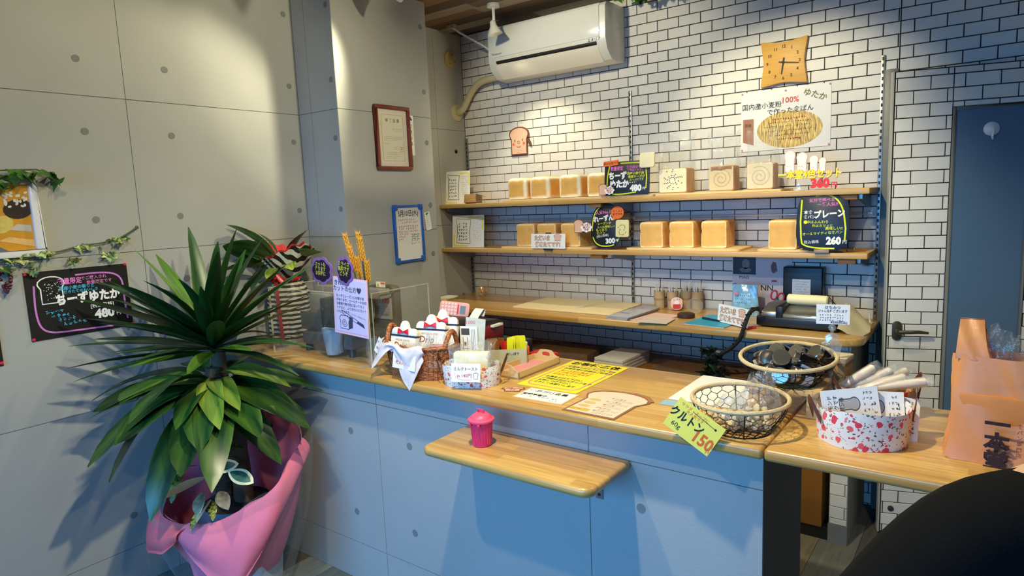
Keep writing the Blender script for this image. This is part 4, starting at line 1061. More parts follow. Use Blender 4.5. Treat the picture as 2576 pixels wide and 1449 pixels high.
MB().box(-.04, .04, -.006, .006, 0, .010).build('wood', OB, cl, bevel=.002); MB().lathe([(0, .010), (.005, .010), (.006, .016), (0, .019)], 10, c=(-.01, 0, 0)).build('bead', CHROME, cl)
# yellow four-colour set sign
s4 = thing('four_colour_set_sign', 'bright yellow and red cut-out lettering sign reading 360 yen with white toast shapes', 'sign', (2.140, -.262, ZU + .0005), (-.06, 0, .02))
MB().box(-.07, -.012, -.012, .012, 0, .006).box(-.05, -.03, -.004, .004, .004, .03).build('foot', clear_film('acrylic', alpha=.12, bump=0), s4, bevel=.001)
for k, (x, z, w_, h_) in enumerate(((-.078, .082, .048, .096), (-.028, .080, .048, .085), (.020, .078, .038, .070), (.055, .078, .030, .058))):
    tp = MB().prism(toast_outline(w_, h_, x, z), -.003 - .0005 * k, .0).build('toast_cutout', mat('pink_edge', (232, 180, 170), .6), s4, smooth=False)
    MB().prism(toast_outline(w_ * .92, h_ * .94, x, z + .002), -.0042 - .0005 * k, -.001).build('toast_face', WHITE, tp, smooth=False)
    t_ = MB(); scribble(t_, x, z + h_ * .25, w_ * .6, w_ * .2, -.0046 - .0005 * k, pen=.12); t_.build('print', mat('pale_pink_print', (226, 150, 150), .7), tp, smooth=False)
def solid_text(parent, nm, body, x, z, size, y0, dp, m_, off=.02, sx=1.0, rot=0):
    t_ = MB(); text_into(t_, body, x, z, size, y=y0, off=off, sx=sx, rot=rot)
    k = len(t_.v); v = t_.v[:]; f = [tuple(q) for q in t_.f]
    from collections import Counter
    ed = Counter()
    for q in f:
        for i in range(len(q)): ed[(q[i], q[(i + 1) % len(q)])] += 1
    t_.add([(p[0], p[1] + dp, p[2]) for p in v], [tuple(i for i in q[::-1]) for q in f])
    t_.f = [list(q) for q in f] + [[i + k for i in q[::-1]] for q in f]; t_.mi = [0] * len(t_.f)
    for (a, b) in ed:
        if (b, a) not in ed: t_.f.append([b, a, a + k, b + k]); t_.mi.append(0)
    return t_.build(nm, m_, parent, smooth=False)
solid_text(s4, 'yellow_lettering', '一本堂4色セット', .005, .068, .042, -.010, .004, mat('vivid_yellow', (250, 226, 20), .5), .035, .82)
solid_text(s4, 'pink_outline', '一本堂4色セット', .005, .068, .042, -.0055, .003, mat('pink_shadow', (246, 190, 190), .6), .075, .82)
solid_text(s4, 'red_numerals', '360', .048, .028, .052, -.012, .005, mat('vivid_red', (220, 30, 30), .45), .06, .95)
solid_text(s4, 'red_yen', '円', .104, .018, .026, -.012, .005, mat('vivid_red', (220, 30, 30), .45), .03)

# ================================================================== THINGS ON THE LONG WORKTOP
WT = .9055
gj_ = thing('glass_jar', 'small round glass jar of corks in the left corner of the worktop', 'jar', (.155, -.115, WT))
GLASS = clear_film('jar_glass', alpha=.10, rough=.03, bump=0)
MB().lathe([(.036, .0), (.043, .006), (.045, .030), (.040, .052), (.024, .070), (.022, .086), (.026, .090)], 24).build('glass', GLASS, gj_)
CORK = mat('cork', (196, 140, 76), .8, var=.15, scale=60)
ck_me = MB().lathe([(.0, -.011), (.009, -.010), (.010, 0), (.009, .010), (0, .011)], 10).mesh('cork', CORK)
for k in range(16):
    a = k * 2.4; put(ck_me, 'cork', gj_, (.024 * math.cos(a) * (.3 + .7 * (k % 3) / 2), .024 * math.sin(a) * (.3 + .7 * (k % 3) / 2), .014 + .0026 * k), (k * 1.3, k * .7, k))
MB().lathe([(.020, .088), (.020, .098), (.007, .101), (.010, .112), (.0, .116)], 14).build('stopper', GLASS, gj_)
tag(slab(.612, 1.245, -.415, -.045, WT, WT + .009, rr=.02, nm='cutting_board', m=mat('cream_cutting_board', (226, 208, 164), .5, var=.03), bev=.002), 'large cream cutting board lying on the worktop', 'board')
ct = thing('clear_strap', 'looped clear plastic strap lying on the cream cutting board', 'strap', (1.05, -.18, WT + .0095))
MB().sheet(lambda u, v: ((-.06 + .12 * u) + (v - .5) * .035, -.15 + .30 * u, .002 + .040 * math.sin(PI * u) ** 2), 14, 3).build('band', clear_film('strap_plastic', alpha=.25, bump=.2), ct)
zb = thing('zip_bags', 'stack of grey-white clear zip bags on the worktop', 'bags', (1.325, -.325, WT), (0, 0, -.06))
for k in range(5):
    MB().box(-.062 + .004 * k, .060 + .003 * k, -.172, .165, .0035 * k, .0035 * k + .003).build('bag', mat('zip_bag', (184, 182, 188), .25, var=.04), zb, bevel=.001)
MB().box(-.035, .02, -.08, -.06, .0172, .0176).build('print', mat('lilac_print', (120, 124, 160), .6), zb, smooth=False)
pk = thing('pink_pads', 'pale pink paper pads beside the zip bags', 'paper', (1.475, -.37, WT), (0, 0, -.15))
MB().box(-.07, .075, -.13, .10, 0, .004).build('pad', mat('pale_pink_pad', (226, 186, 176), .7, var=.04), pk, smooth=False)
MB().box(-.045, .10, -.16, -.02, .004, .006, M=RX(.25, 4, 'Z')).build('envelope', mat('pink_white', (220, 204, 194), .6, var=.04), pk, smooth=False)
CUPM = mat('bamboo_cup', (176, 148, 110), .7, var=.08, scale=12, stretch=(20, 20, 2))
def straw_cup(x, y, label, n=9, s=1.0):
    t = thing('straw_cup', label, 'cup', (x, y, WT), group='straw cups on the worktop')
    MB().lathe([(.027 * s, 0), (.029 * s, .05), (.0295 * s, .094), (.0275 * s, .094), (.026 * s, .06)], 18).build('cup', CUPM, t)
    MB().lathe([(.0292 * s, .046), (.0300 * s, .047), (.0300 * s, .058), (.0294 * s, .059)], 18, close=False).build('band', mat('cup_band', (150, 120, 84), .7), t)
    for k in range(n):
        a = k * 2.4; r = .018 * s
        MB().tube([(r * .4 * math.cos(a), r * .4 * math.sin(a), .02), (r * 1.35 * math.cos(a), r * 1.1 * math.sin(a), .112 + .016 * (k % 3))], .0022, 6).build('straw', mat('straw_white', (226, 220, 212), .4) if k % 3 else mat('straw_tan', (190, 160, 130), .5), t)
straw_cup(1.373, -.105, 'leftmost bamboo straw cup on the worktop')
straw_cup(1.448, -.105, 'second bamboo straw cup, with a band, on the worktop')
straw_cup(1.500, -.045, 'bamboo straw cup behind the round toast charm')
straw_cup(1.565, -.060, 'bamboo straw cup behind the round clear lid')
chm = thing('toast_charm', 'round pink toast charm standing in front of the straw cups', 'charm', (1.486, -.145, WT), (0, 0, .5))
MB().prism(rrect(-.030, .030, .004, .070, .024), -.003, 0).build('disc', mat('charm_pink', (222, 186, 170), .4), chm, bevel=.001)
MB().prism(rrect(-.020, .020, .010, .034, .006), -.0042, -.003).build('red_shirt', mat('charm_red', (190, 60, 50), .5), chm, smooth=False)
MB().disc(0, .042, .013, -.0038).build('face_print', mat('charm_white', (230, 226, 220), .5), chm, smooth=False)
t_ = MB(); scribble(t_, 0, .060, .04, .010, -.0036, pen=.15); t_.build('lettering', BROWNLINE, chm, smooth=False)
ln = thing('round_lid', 'round clear plastic lid leaning upright before the straw cups', 'lid', (1.606, -.200, WT), (-.18, 0, .45))
MB().lathe([(.040, 0), (.040, .008), (.036, .010), (.033, .003), (0, .003)], 28, M=Matrix.Translation((0, 0, .041)) @ RX(PI / 2, 4, 'X')).build('rim', clear_film('lid_plastic', alpha=.22, bump=0, tint=(214, 206, 196)), ln)
tag(MB().lathe([(0, 0), (.040, 0), (.043, .006), (.042, .018), (.036, .022), (0, .022)], 24).build('brown_disc', mat('dark_brown_disc', (58, 36, 28), .5), None), 'flat dark brown round disc beside the blue notebook', 'disc', loc=(1.600, -.305, WT))
nb = thing('blue_notebook', 'bright blue notebook lying on the worktop edge', 'notebook', (1.768, -.350, WT), (0, 0, -.12))
MB().box(-.098, .098, -.130, .130, 0, .003).build('pages', WHITE, nb, smooth=False)
MB().box(-.100, .100, -.132, .130, .003, .0045).build('cover', mat('notebook_blue', (46, 160, 196), .4, var=.02), nb, smooth=False)
bp_ = thing('ballpoint_pen', 'dark ballpoint pen lying on the blue notebook', 'pen', (1.755, -.362, WT + .0046), (0, 0, -.40))
MB().tube([(-.065, 0, .005), (.05, 0, .005), (.062, 0, .005), (.070, 0, .005)], [.005, .005, .003, .001], 8).build('barrel', mat('navy_pen', (20, 40, 70), .3), bp_)
MB().box(-.062, -.02, -.001, .001, .010, .0115).build('pocket_clip', CHROME, bp_, smooth=False)
baked_sign('just_baked_sign', 'white just-baked sign in peach letters standing on the blue notebook', (1.865, -.425, WT + .0066), -.55, .200, .083, -.12, clip=False)
# vacuum sealer
vs_ = thing('vacuum_sealer', 'black and silver vacuum sealer with a cream roll on its lid', 'appliance', (2.135, -.27, WT), (0, 0, -.04))
MB().box(-.170, .165, -.130, .120, .006, .052).build('base', DARK, vs_, bevel=.010, seg=3)
sm = MB(); yz_prism(sm, [(-.128, .048), (-.122, .066), (-.03, .088), (.09, .082), (.115, .048)], -.06, .150); sm.build('silver_lid', STEEL, vs_, bevel=.006)
sm = MB(); yz_prism(sm, [(-.128, .048), (-.124, .072), (-.03, .098), (.09, .092), (.115, .048)], -.150, -.080); sm.build('silver_end', STEEL, vs_, bevel=.008)
MB().box(-.085, -.055, -.131, .115, .045, .098).build('black_band', DARK, vs_, bevel=.005)
MB().box(.0, .06, -.1245, -.122, .062, .066).build('maker_plate', GREY, vs_, smooth=False)
for sx in (-.14, .135):
    for sy in (-.1, .09): MB().lathe([(.010, 0), (.010, .007)], 10, c=(sx, sy, 0)).build('rubber_foot', INK, vs_)
rl = tag(MB().tube([(-.055, 0, 0), (-.05, 0, 0), (.11, 0, 0), (.115, 0, 0)], [.018, .024, .024, .018], 18).build('film_roll', mat('cream_roll', (232, 218, 172), .6, var=.03), None), 'cream roll lying on the silver vacuum sealer', 'roll', loc=(2.120, -.275, WT + .113), rot=(0, 0, -.04))
cf = thing('linen_cloth', 'beige linen cloth draped over the right end of the worktop', 'cloth', (2.34, -.25, WT))
def cloth_fn(u, v):
    x = -.045 + .100 * u; y = -.165 + .30 * v
    z = .098 - .085 * u ** 1.3 - .075 * max(0, .35 - v) / .35 - .03 * max(0, v - .7) / .3 + .006 * math.sin(9 * v + 4 * u) + .004 * math.sin(17 * v)
    return (x + .010 * math.sin(6 * v), y, max(.003, z))
MB().sheet(cloth_fn, 14, 18).build('cloth', mat('linen', (190, 176, 140), .9, var=.05, scale=200, bump=.3), cf, thick=.003)
MB().tube(bez((.05, .02, .02), (.03, .09, .10), (.035, .10, .02), (.055, .03, .012), 12), .0015, 6).build('cord', mat('pale_cord', (200, 196, 186), .6), cf)
# black box with label
bb = thing('black_device', 'black box-shaped device with white rating label against the bricks', 'appliance', (2.083, -.045, WT))
MB().box(-.088, .088, -.035, .030, 0, .237).build('case', mat('black_case', (16, 18, 22), .4), bb, bevel=.006, seg=3)
lb_ = MB().box(-.045, .036, -.0362, -.035, .105, .180).build('rating_label', mat('label_white', (210, 210, 214), .5, var=.03), bb, smooth=False)
t_ = MB(); [scribble(t_, -.005, .168 - .012 * k, .07 - .02 * (k % 2), .007, -.0366, pen=.14) for k in range(6)]; t_.build('lettering', GREYINK, lb_, smooth=False)
MB().tube([(.088, 0, .10), (.11, -.0, .095), (.15, .0, .05), (.18, .01, .004)], .002, 6).build('lead', DARK, bb)
sh = thing('pen_holder', 'pen holder with red-handled scissors in front of the black device', 'holder', (1.960, -.115, WT))
MB().lathe([(.024, 0), (.025, .060), (.023, .060), (.022, .004)], 16).build('cup', clear_film('holder_plastic', alpha=.3, bump=0, tint=(150, 160, 170)), sh)
SCI = mat('scissor_red', (196, 60, 70), .4)
sc1 = thing('scissors', 'scissors with rosy red loop handles standing in the pen holder', 'scissors', (1.962, -.115, WT + .01), (0, .2, .5))
MB().tube(ellipse3 := [(-.016 + .014 * math.cos(a), 0, .092 + .022 * math.sin(a)) for a in [2 * PI * k / 16 for k in range(16)]], .0042, 8, closed=True).build('handle_loop', SCI, sc1)
MB().tube([(.017 + .014 * math.cos(a), 0, .086 + .021 * math.sin(a)) for a in [2 * PI * k / 16 for k in range(16)]], .0042, 8, closed=True).build('handle_loop', SCI, sc1)
MB().tube([(-.012, 0, .072), (0, 0, .05), (.006, 0, .004)], [.004, .004, .001], 6).tube([(.012, 0.003, .066), (0, .003, .05), (-.006, .003, .004)], [.004, .004, .001], 6).build('blades', STEEL, sc1)
for k, (dx, c_) in enumerate(((.010, (40, 90, 150)), (.018, (60, 70, 80)))): tag(MB().tube([(0, 0, 0), (.008, .0, .085), (.009, 0, .092)], [.0035, .0035, .001], 8).build('marker_pen', mat('pen_col_%d' % k, c_, .4), None), ('blue', 'grey')[k] + ' pen in the holder with the red scissors', 'pen', loc=(1.958 + dx, -.122, WT + .006))
bpch = thing('blue_pouch', 'glossy pale blue plastic pouch marked 480 yen standing by the bricks', 'pouch', (1.832, -.13, WT))
def pouch_fn(u, v):
    a = 2 * PI * u; t = v
    return (.068 * math.cos(a) * (1 - .12 * t) , .030 * math.sin(a) * (1 - .9 * t ** 1.5) + .003 * math.sin(5 * a + 9 * v), .150 * t)
MB().sheet(pouch_fn, 28, 12, wrap=True).build('film', mat('pouch_blue', (132, 180, 214), .16, var=.25, scale=22, bump=.8, bscale=40, coat=.6), bpch)
t_ = MB(); text_into(t_, '税込480円', .0, .030, .026, y=-.036, off=.02, sx=.9); [scribble(t_, 0, .10 - .018 * k, .08, .010, -.033 + .002 * (2 - k), pen=.12) for k in range(3)]; t_.build('lettering', mat('navy_ink', (40, 60, 100), .5), bpch, smooth=False)
MB().disc(-.035, .108, .010, -.029).build('pink_seal', mat('seal_pink', (206, 110, 150), .5), bpch, smooth=False)
mk = thing('red_marker', 'red and yellow marker lying at the worktop edge by the sealer', 'pen', (1.955, -.455, WT), (0, 0, .9))
MB().tube([(-.03, 0, .006), (.028, 0, .006)], .006, 10).build('barrel', mat('marker_red', (214, 50, 60), .4), mk); MB().tube([(-.042, .0, .006), (-.03, 0, .006)], .0055, 10).build('cap', mat('marker_yellow', (230, 200, 60), .4), mk)
lp_ = thing('note_paper', 'small stack of pale yellow note paper at the left end of the worktop', 'paper', (.028, -.330, WT), (0, 0, .1))
MB().box(-.035, .04, -.06, .06, 0, .012).build('stack', mat('yellow_note', (226, 214, 150), .7, var=.04), lp_, smooth=False); MB().box(-.03, .05, -.04, .07, .012, .020).build('white_stack', WHITE, lp_, smooth=False)
# dark garland hanging over the worktop edge, parcels on the under shelf
gd = thing('dark_garland', 'dark beaded twig garland hanging over the worktop edge into dark leaves', 'garland', (1.93, -.516, .84))
DKL = leaf_mat('dark_leaf', (12, 26, 20), (26, 48, 38), 12, streak=False)
gp = bez((.065, .06, .155), (.02, .03, .18), (.03, -.01, .10), (.0, -.01, .03), 12) + bez((0, -.01, .03), (-.04, -.01, -.03), (-.10, .0, -.05), (-.13, .02, -.08), 8)[1:]
MB().tube(gp, .009, 8).build('twig', mat('black_twig', (20, 18, 18), .6, bump=.6, bscale=200), gd)
be = MB().lathe([(0, -.005), (.005, 0), (0, .005)], 6).mesh('bead', mat('black_bead', (16, 16, 18), .25))
for k in range(40):
    q = gp[int(k / 40 * (len(gp) - 1))]; put(be, 'bead', gd, (q[0] + random.uniform(-.012, .012), q[1] + random.uniform(-.012, .004), q[2] + random.uniform(-.012, .012)))
ivd = ivy_mesh('leaf', DKL, .040)
for k in range(46): put(ivd, 'leaf', gd, (random.gauss(-.130, .03), random.uniform(-.03, .06), random.uniform(-.15, -.02)), (random.uniform(-1, 1), random.uniform(.3, 1.5), random.uniform(-3, 3)))
def parcel(nm, label, loc, rz, sx, sy, sz, m_, cat='parcel'):
    t = thing(nm, label, cat, loc, (0, 0, rz))
    MB().box(-sx / 2, sx / 2, -sy / 2, sy / 2, 0, sz).build('contents', m_, t, bevel=.008)
    def fn(u, v):
        a = 2 * PI * u; c, s = math.cos(a), math.sin(a); k = max(abs(c), abs(s))
        return (c / k * (sx / 2 + .006 + .004 * math.sin(9 * a)), s / k * (sy / 2 + .006 + .004 * math.sin(7 * a + 2)), .001 + v * (sz + .006 + .004 * math.sin(5 * a)))
    MB().sheet(fn, 48, 6, wrap=True).build('wrapping', BAGFILM, t)
    return t
BRP = mat('brown_bag_paper', (96, 66, 36), .7, var=.12)
US = .6255
parcel('paper_bag_pack', 'clear-wrapped pack of brown paper bags on the under shelf by the register', (.90, -.30, US), .12, .36, .26, .055, BRP)
parcel('paper_bag_pack', 'clear-wrapped pack of brown paper bags on the under shelf below the dark garland', (1.72, -.33, US), -.05, .46, .24, .045, BRP)
wps = thing('white_bag_stack', 'stack of white folded paper bags on the under shelf', 'paper', (1.26, -.32, US), (0, 0, -.06))
for k in range(4): MB().box(-.085 + .003 * (k % 2), .085, -.15, .13, .017 * k, .017 * k + .0155).build('bundle', mat('white_bag', (214, 210, 204), .7, var=.03), wps, bevel=.002)

# ================================================================== THINGS ON THE COUNTER
CZ = .9055
STRIPE = None
def stripe_material(name, period, c1, c2, axis='Z', wob=.004):
    m = bpy.data.materials.new(name); m.use_nodes = True; nt = m.node_tree; N = nt.nodes; L = nt.links; b = N['Principled BSDF']
    tc = N.new('ShaderNodeTexCoord'); w_ = N.new('ShaderNodeTexWave'); w_.wave_type = 'BANDS'; w_.bands_direction = axis; w_.wave_profile = 'SIN'
    w_.inputs['Scale'].default_value = 2 * PI / period / 20.0; w_.inputs['Distortion'].default_value = .5; w_.inputs['Detail Scale'].default_value = 3
    r = N.new('ShaderNodeValToRGB'); r.color_ramp.interpolation = 'CONSTANT'; r.color_ramp.elements[0].color = lin(c1); r.color_ramp.elements[1].color = lin(c2); r.color_ramp.elements[1].position = .5
    L.new(tc.outputs['Object'], w_.inputs['Vector']); L.new(w_.outputs['Fac'], r.inputs['Fac']); L.new(r.outputs[0], b.inputs['Base Color']); b.inputs['Roughness'].default_value = .45
    return m
STR = stripe_material('striped_wrap', .0215, (24, 20, 20), (206, 196, 180))
STRX = stripe_material('striped_collar', .026, (24, 22, 24), (214, 208, 200), 'X')
gf = thing('gift_wrapped_plant', 'leafy plant in black and white striped wrap with red ribbon at the counter end', 'plant', (.160, -1.545, CZ))
def wrap_fn(u, v):
    a = 2 * PI * u; z = .285 * v; r = .092 * (1 - .42 * max(0, v - .72) / .28) + .0035 * math.sin(11 * a + 3 * v) + .002 * math.sin(19 * a)
    return (r * math.cos(a), r * math.sin(a), .012 + z)
MB().sheet(wrap_fn, 60, 18, wrap=True).build('striped_wrap', STR, gf)
MB().lathe([(.085, 0), (.088, .03)], 24).build('white_pot', WHITEP, gf)
RIB = mat('red_ribbon', (206, 24, 40), .35, var=.05)
MB().sheet(lambda u, v: (.048 + .03 * v + (u - .5) * .026, -.088 + .010 * (1 - v) ** 2 - .012, .285 - .27 * v), 3, 10).build('ribbon_tail', RIB, gf, thick=.001)
MB().lathe([(.060, .282), (.064, .290), (.060, .298)], 20, close=False).build('ribbon_band', RIB, gf)
for s_ in (-1, 1): MB().tube([(.03, -.066, .29), (.03 + s_ * .03, -.085, .312), (.03 + s_ * .045, -.08, .29), (.03, -.066, .288)], [.004, .011, .011, .004], 8).build('bow_loop', RIB, gf)
def collar_fn(u, v, r0=.055, r1=.150, z0=.290, z1=.418):
    a = 2 * PI * u; r = r0 + (r1 - r0) * v ** .8; up_ = .03 * math.sin(2 * a + 1.6)
    return (r * math.cos(a), max(-.129, r * math.sin(a) * .92), z0 + (z1 - z0) * v ** .75 + up_ * v + .008 * math.sin(13 * a) * v)
MB().sheet(lambda u, v: collar_fn(u, v, r1=.142), 60, 8, wrap=True).build('striped_collar', STRX, gf)
MB().sheet(lambda u, v: collar_fn(u, v, .05, .128, .295, .425), 60, 8, wrap=True).build('red_tissue', mat('red_tissue', (206, 44, 48), .7, var=.12), gf)
LG = leaf_mat('light_leaf', (96, 120, 36), (160, 176, 72), 6); DG = leaf_mat('deep_leaf', (24, 58, 26), (58, 98, 40), 6)
bl1 = leaf_mesh('leaf', LG, .22, .095, .25, .25, 8); bl2 = leaf_mesh('leaf', DG, .22, .10, .35, .25, 8)
for (lx, ly, lz, rz, ry, rx, me_, s_) in ((-.02, -.03, .38, -2.1, -.95, .3, bl1, 1.2), (-.03, -.05, .37, -1.9, -.6, 1.0, bl2, 1.1), (-.02, -.06, .34, -1.75, -.35, .4, bl2, 1.15), (-.02, -.04, .36, -1.9, -.75, -.9, bl2, .9),
                                  (.03, .0, .38, -.2, -1.1, .6, bl2, .8), (.04, .0, .37, .2, -.45, -.4, bl1, .95), (.05, -.03, .36, -.5, -.15, .2, bl1, .7), (.02, -.06, .35, -1.0, .1, 0, bl1, .55), (-.01, -.07, .34, -1.4, .2, .2, bl2, .7), (-.03, -.02, .40, -2.6, -1.25, .2, bl2, .6), (.02, .02, .39, .6, -1.2, .2, bl1, .7), (-.01, -.08, .36, -1.55, -.2, .5, bl1, .5)):
    put(me_, 'leaf', gf, (lx, ly, lz), (rx, ry, rz), (s_,) * 3)

# acrylic screens
ACR = clear_film('acrylic_sheet', alpha=.035, rough=.02, bump=0, tint=(214, 212, 200))
ACE = mat('acrylic_edge', (196, 190, 170), .3)
def acrylic(label, x0, y0, x1, y1, h):
    L_ = math.hypot(x1 - x0, y1 - y0)
    t = thing('acrylic_screen', label, 'screen', (x0, y0, CZ), (0, 0, math.atan2(y1 - y0, x1 - x0)), 'acrylic screens on the counter')
    MB().box(0, L_, -.002, .002, 0, h).build('pane', ACR, t, smooth=False)
    MB().box(0, L_, -.0022, .0022, h, h + .0022).box(-.0022, 0, -.0022, .0022, 0, h + .0022).box(L_, L_ + .0022, -.0022, .0022, 0, h + .0022).build('polished_edge', ACE, t, smooth=False)
    MB().box(.02, .06, -.02, .02, 0, .004).box(L_ - .06, L_ - .02, -.02, .02, 0, .004).build('foot', clear_film('acrylic', alpha=.12, bump=0), t, smooth=False)
acrylic('long clear acrylic screen along the counter edge before the bread slicer', .305, -1.738, .935, -1.738, .278)
acrylic('clear acrylic screen standing across the counter between slicer and register', .800, -1.600, .800, -1.275, .258)
acrylic('clear acrylic side screen beside the striped gift wrap', .300, -1.730, .300, -1.480, .278)

# lilac instruction card and purple cloud cards
LIL = mat('lilac_card', (206, 196, 232), .6, var=.01)
lc = thing('instruction_card', 'lilac card explaining how to cut bread, with a knife drawing', 'sign', (.838, -1.7436, 1.025), (0, .055, 0))
MB().box(-.098, .098, -.0016, 0, 0, .222).build('edge', mat('pink_edge_card', (232, 186, 208), .6), lc, smooth=False)
MB().box(-.090, .090, -.0024, -.0016, .010, .214).build('sheet', LIL, lc, smooth=False)
t_ = MB(); text_into(t_, 'きれいな', -.045, .200, .0225, y=-.0029, off=.012); text_into(t_, 'カットの仕方♥', -.015, .178, .0225, y=-.0029, off=.012)
for k, s_ in enumerate(('ちーずとレーズンには巻き目', 'があります。ロールケーキを切', 'る要領で巻き目に沿ってカッ', 'トすると、よりきれいにカット', 'いただけます。')): text_into(t_, s_, -.080, .150 - .0155 * k, .0123, y=-.0029, off=.01, align='LEFT')
loaf = [(-.06, .022), (-.012, .022), (-.012, .052), (-.006, .062), (-.016, .074), (-.056, .074), (-.066, .062), (-.060, .052)]
t_.stroke(loaf, .0026, -.0029, closed=True).stroke([(-.036 + (.002 + .0012 * a) * math.cos(a), .046 + (.002 + .0012 * a) * math.sin(a)) for a in [q * .4 for q in range(32)]], .002, -.0029)
t_.flat([(-.012, .022), (.010, .030), (.012, .070), (-.008, .074), (-.006, .062), (-.012, .052)], -.0028)
t_.stroke([(-.050, .094), (.040, .062), (.034, .052), (-.046, .082)], .002, -.0029, closed=True).flat([(.040, .062), (.072, .052), (.080, .036), (.070, .040), (.034, .052)], -.0029)
text_into(t_, 'ロールケーキを切るように', .045, .078, .0068, y=-.0029, rot=-.15); t_.build('lettering', mat('slate_ink', (62, 60, 90), .6), lc, smooth=False)
PUR = mat('purple_card', (130, 92, 160), .6)
def cloud(rx, rz, n=7, k=.13): return [(rx * (1 + k * abs(math.sin(n * a / 2)) - k * .5) * math.cos(a), rz * (1 + k * abs(math.sin(n * a / 2)) - k * .5) * math.sin(a)) for a in [2 * PI * i / 84 for i in range(84)]]
def cloud_card(label, x, z, rx, rz, lines, ry):
    t = thing('cloud_card', label, 'sign', (x, -1.7455, z), (0, ry, 0), 'purple cloud cards')
    MB().prism(cloud(rx, rz), -.003, 0).build('card', PUR, t, smooth=False)
    MB().flat(cloud(rx * .985, rz * .985), -.0034).flat(cloud(rx * .80, rz * .80), -.0040).build('inner', mat('deep_violet', (34, 18, 46), .5), t, smooth=False)
    t.children[-1].data.materials.append(PUR); t.children[-1].data.polygons[0].material_index = 1
    t_ = MB()
    for k, s_ in enumerate(lines): text_into(t_, s_, -.004, rz * (.48 - .34 * k), rz * .36, y=-.0046, off=.03, sx=.85)
    t_.build('lettering', mat('olive_ink', (176, 176, 60), .6), t, smooth=False)
    MB().box(-.004, .004, .0, .002, -rz - .055, -rz * .5).build('stick', clear_film('acrylic', alpha=.12, bump=0), t, smooth=False)
cloud_card('wider purple cloud card on a stick, left of its narrow twin', .690, 1.271, .066, .052, ('カットも', '承ります', 'お気軽に'), .08)
cloud_card('narrow purple cloud card on a stick above the lilac card', .830, 1.274, .048, .054, ('スライス', '無料です', 'どうぞ'), .10)

# bread slicer
GM = mat('machine_grey', (158, 156, 148), .4, .3, var=.05)
DGM = mat('machine_dark', (70, 72, 74), .4, .3)
sl_ = thing('bread_slicer', 'grey metal bread slicer marked in red letters behind the acrylic screen', 'appliance', (.565, -1.515, CZ))
MB().box(-.155, .17, -.150, .10, .030, .085).build('base', mat('machine_slate', (96, 98, 100), .4, .2, var=.08), sl_, bevel=.008)
for sx, sy in ((-.135, -.13), (.15, -.13), (-.135, .08), (.15, .08)): MB().lathe([(.016, 0), (.016, .022), (.010, .034)], 12, c=(sx, sy, 0)).build('rubber_foot', DARK, sl_)
MB().box(-.085, -.045, -.10, .04, .085, .225).build('column', DGM, sl_, bevel=.006)
MB().box(-.21, .22, -.025, .03, .225, .265).build('carriage', GM, sl_, bevel=.004)
MB().box(-.21, -.09, -.06, .08, .140, .235).build('feed_housing', GM, sl_, bevel=.006)
MB().box(-.20, -.06, -.118, -.112, .085, .165).build('feed_plate', STEEL, sl_, bevel=.001)
MB().prism(rrect(.062, .225, .05, .272, .025), .048, .085).build('back_plate', mat('plate_brown_grey', (112, 104, 90), .45, .2, var=.05), sl_, bevel=.004)
lab = MB().prism(rrect(.095, .205, .128, .236, .004), .0445, .048).build('name_plate', mat('plate_grey', (172, 168, 156), .5, var=.03), sl_, smooth=False)
t_ = MB(); text_into(t_, 'AT700', .150, .208, .034, y=.0440, off=.035, sx=.92); t_.build('red_lettering', RED, lab, smooth=False)
t_ = MB(); [scribble(t_, .150, .180 - .010 * k, .09, .008, .0440, pen=.12) for k in range(4)]; text_into(t_, '株式会社', .165, .146, .010, y=.0440, off=.02); t_.build('lettering', GREYINK, lab, smooth=False)
MB().lathe([(.070, -.006), (.074, 0), (.070, .006), (.058, .004), (.056, -.004)], 30, M=Matrix.Translation((.055, .02, .165)) @ RX(PI / 2, 4, 'X')).build('blade_guard', STEEL, sl_)
sp_ = MB().box(.150, .205, .0185, .0195, .268, .292).build('warning_sticker', WHITE, sl_, smooth=False)
MB().flat([(.153, .271), (.172, .271), (.1625, .289)], .0183).build('warning_triangle', mat('warning_yellow', (226, 200, 40), .5), sp_, smooth=False)
t_ = MB(); text_into(t_, '!', .1625, .277, .014, y=.0181, off=.03); t_.build('lettering', INK, sp_, smooth=False)
MB().box(.178, .203, .0182, .0184, .282, .289).build('orange_mark', ORANGE, sp_, smooth=False)
for x, z in ((-.055, .18), (-.055, .105), (.02, .245), (.11, .25)): MB().lathe([(0, .006), (.007, .005), (.008, 0)], 12, M=Matrix.Translation((x, -.103 if x < 0 else -.026, z)) @ RX(PI / 2, 4, 'X')).build('knob', CHROME, sl_)
MB().tube(bez((.09, -.02, .13), (.13, -.03, .12), (.16, -.03, .10), (.19, -.04, .07), 8), .005, 8).build('lever', CHROME, sl_)
def bin_fn(u, v):
    a = PI * (u - .5) * 1.3; return (.0 + (.062 - .012 * (1 - v)) * math.sin(a) * (.62 + .38 * v ** .5), -.165 - .028 * math.cos(a), .012 + .105 * v)
MB().sheet(lambda u, v: (bin_fn(u, v)[0] + .075, bin_fn(u, v)[1], bin_fn(u, v)[2]), 16, 8).box(.03, .12, -.168, -.155, .02, .117).build('crumb_bin', mat('frosted_blue', (140, 166, 190), .35, var=.03), sl_)

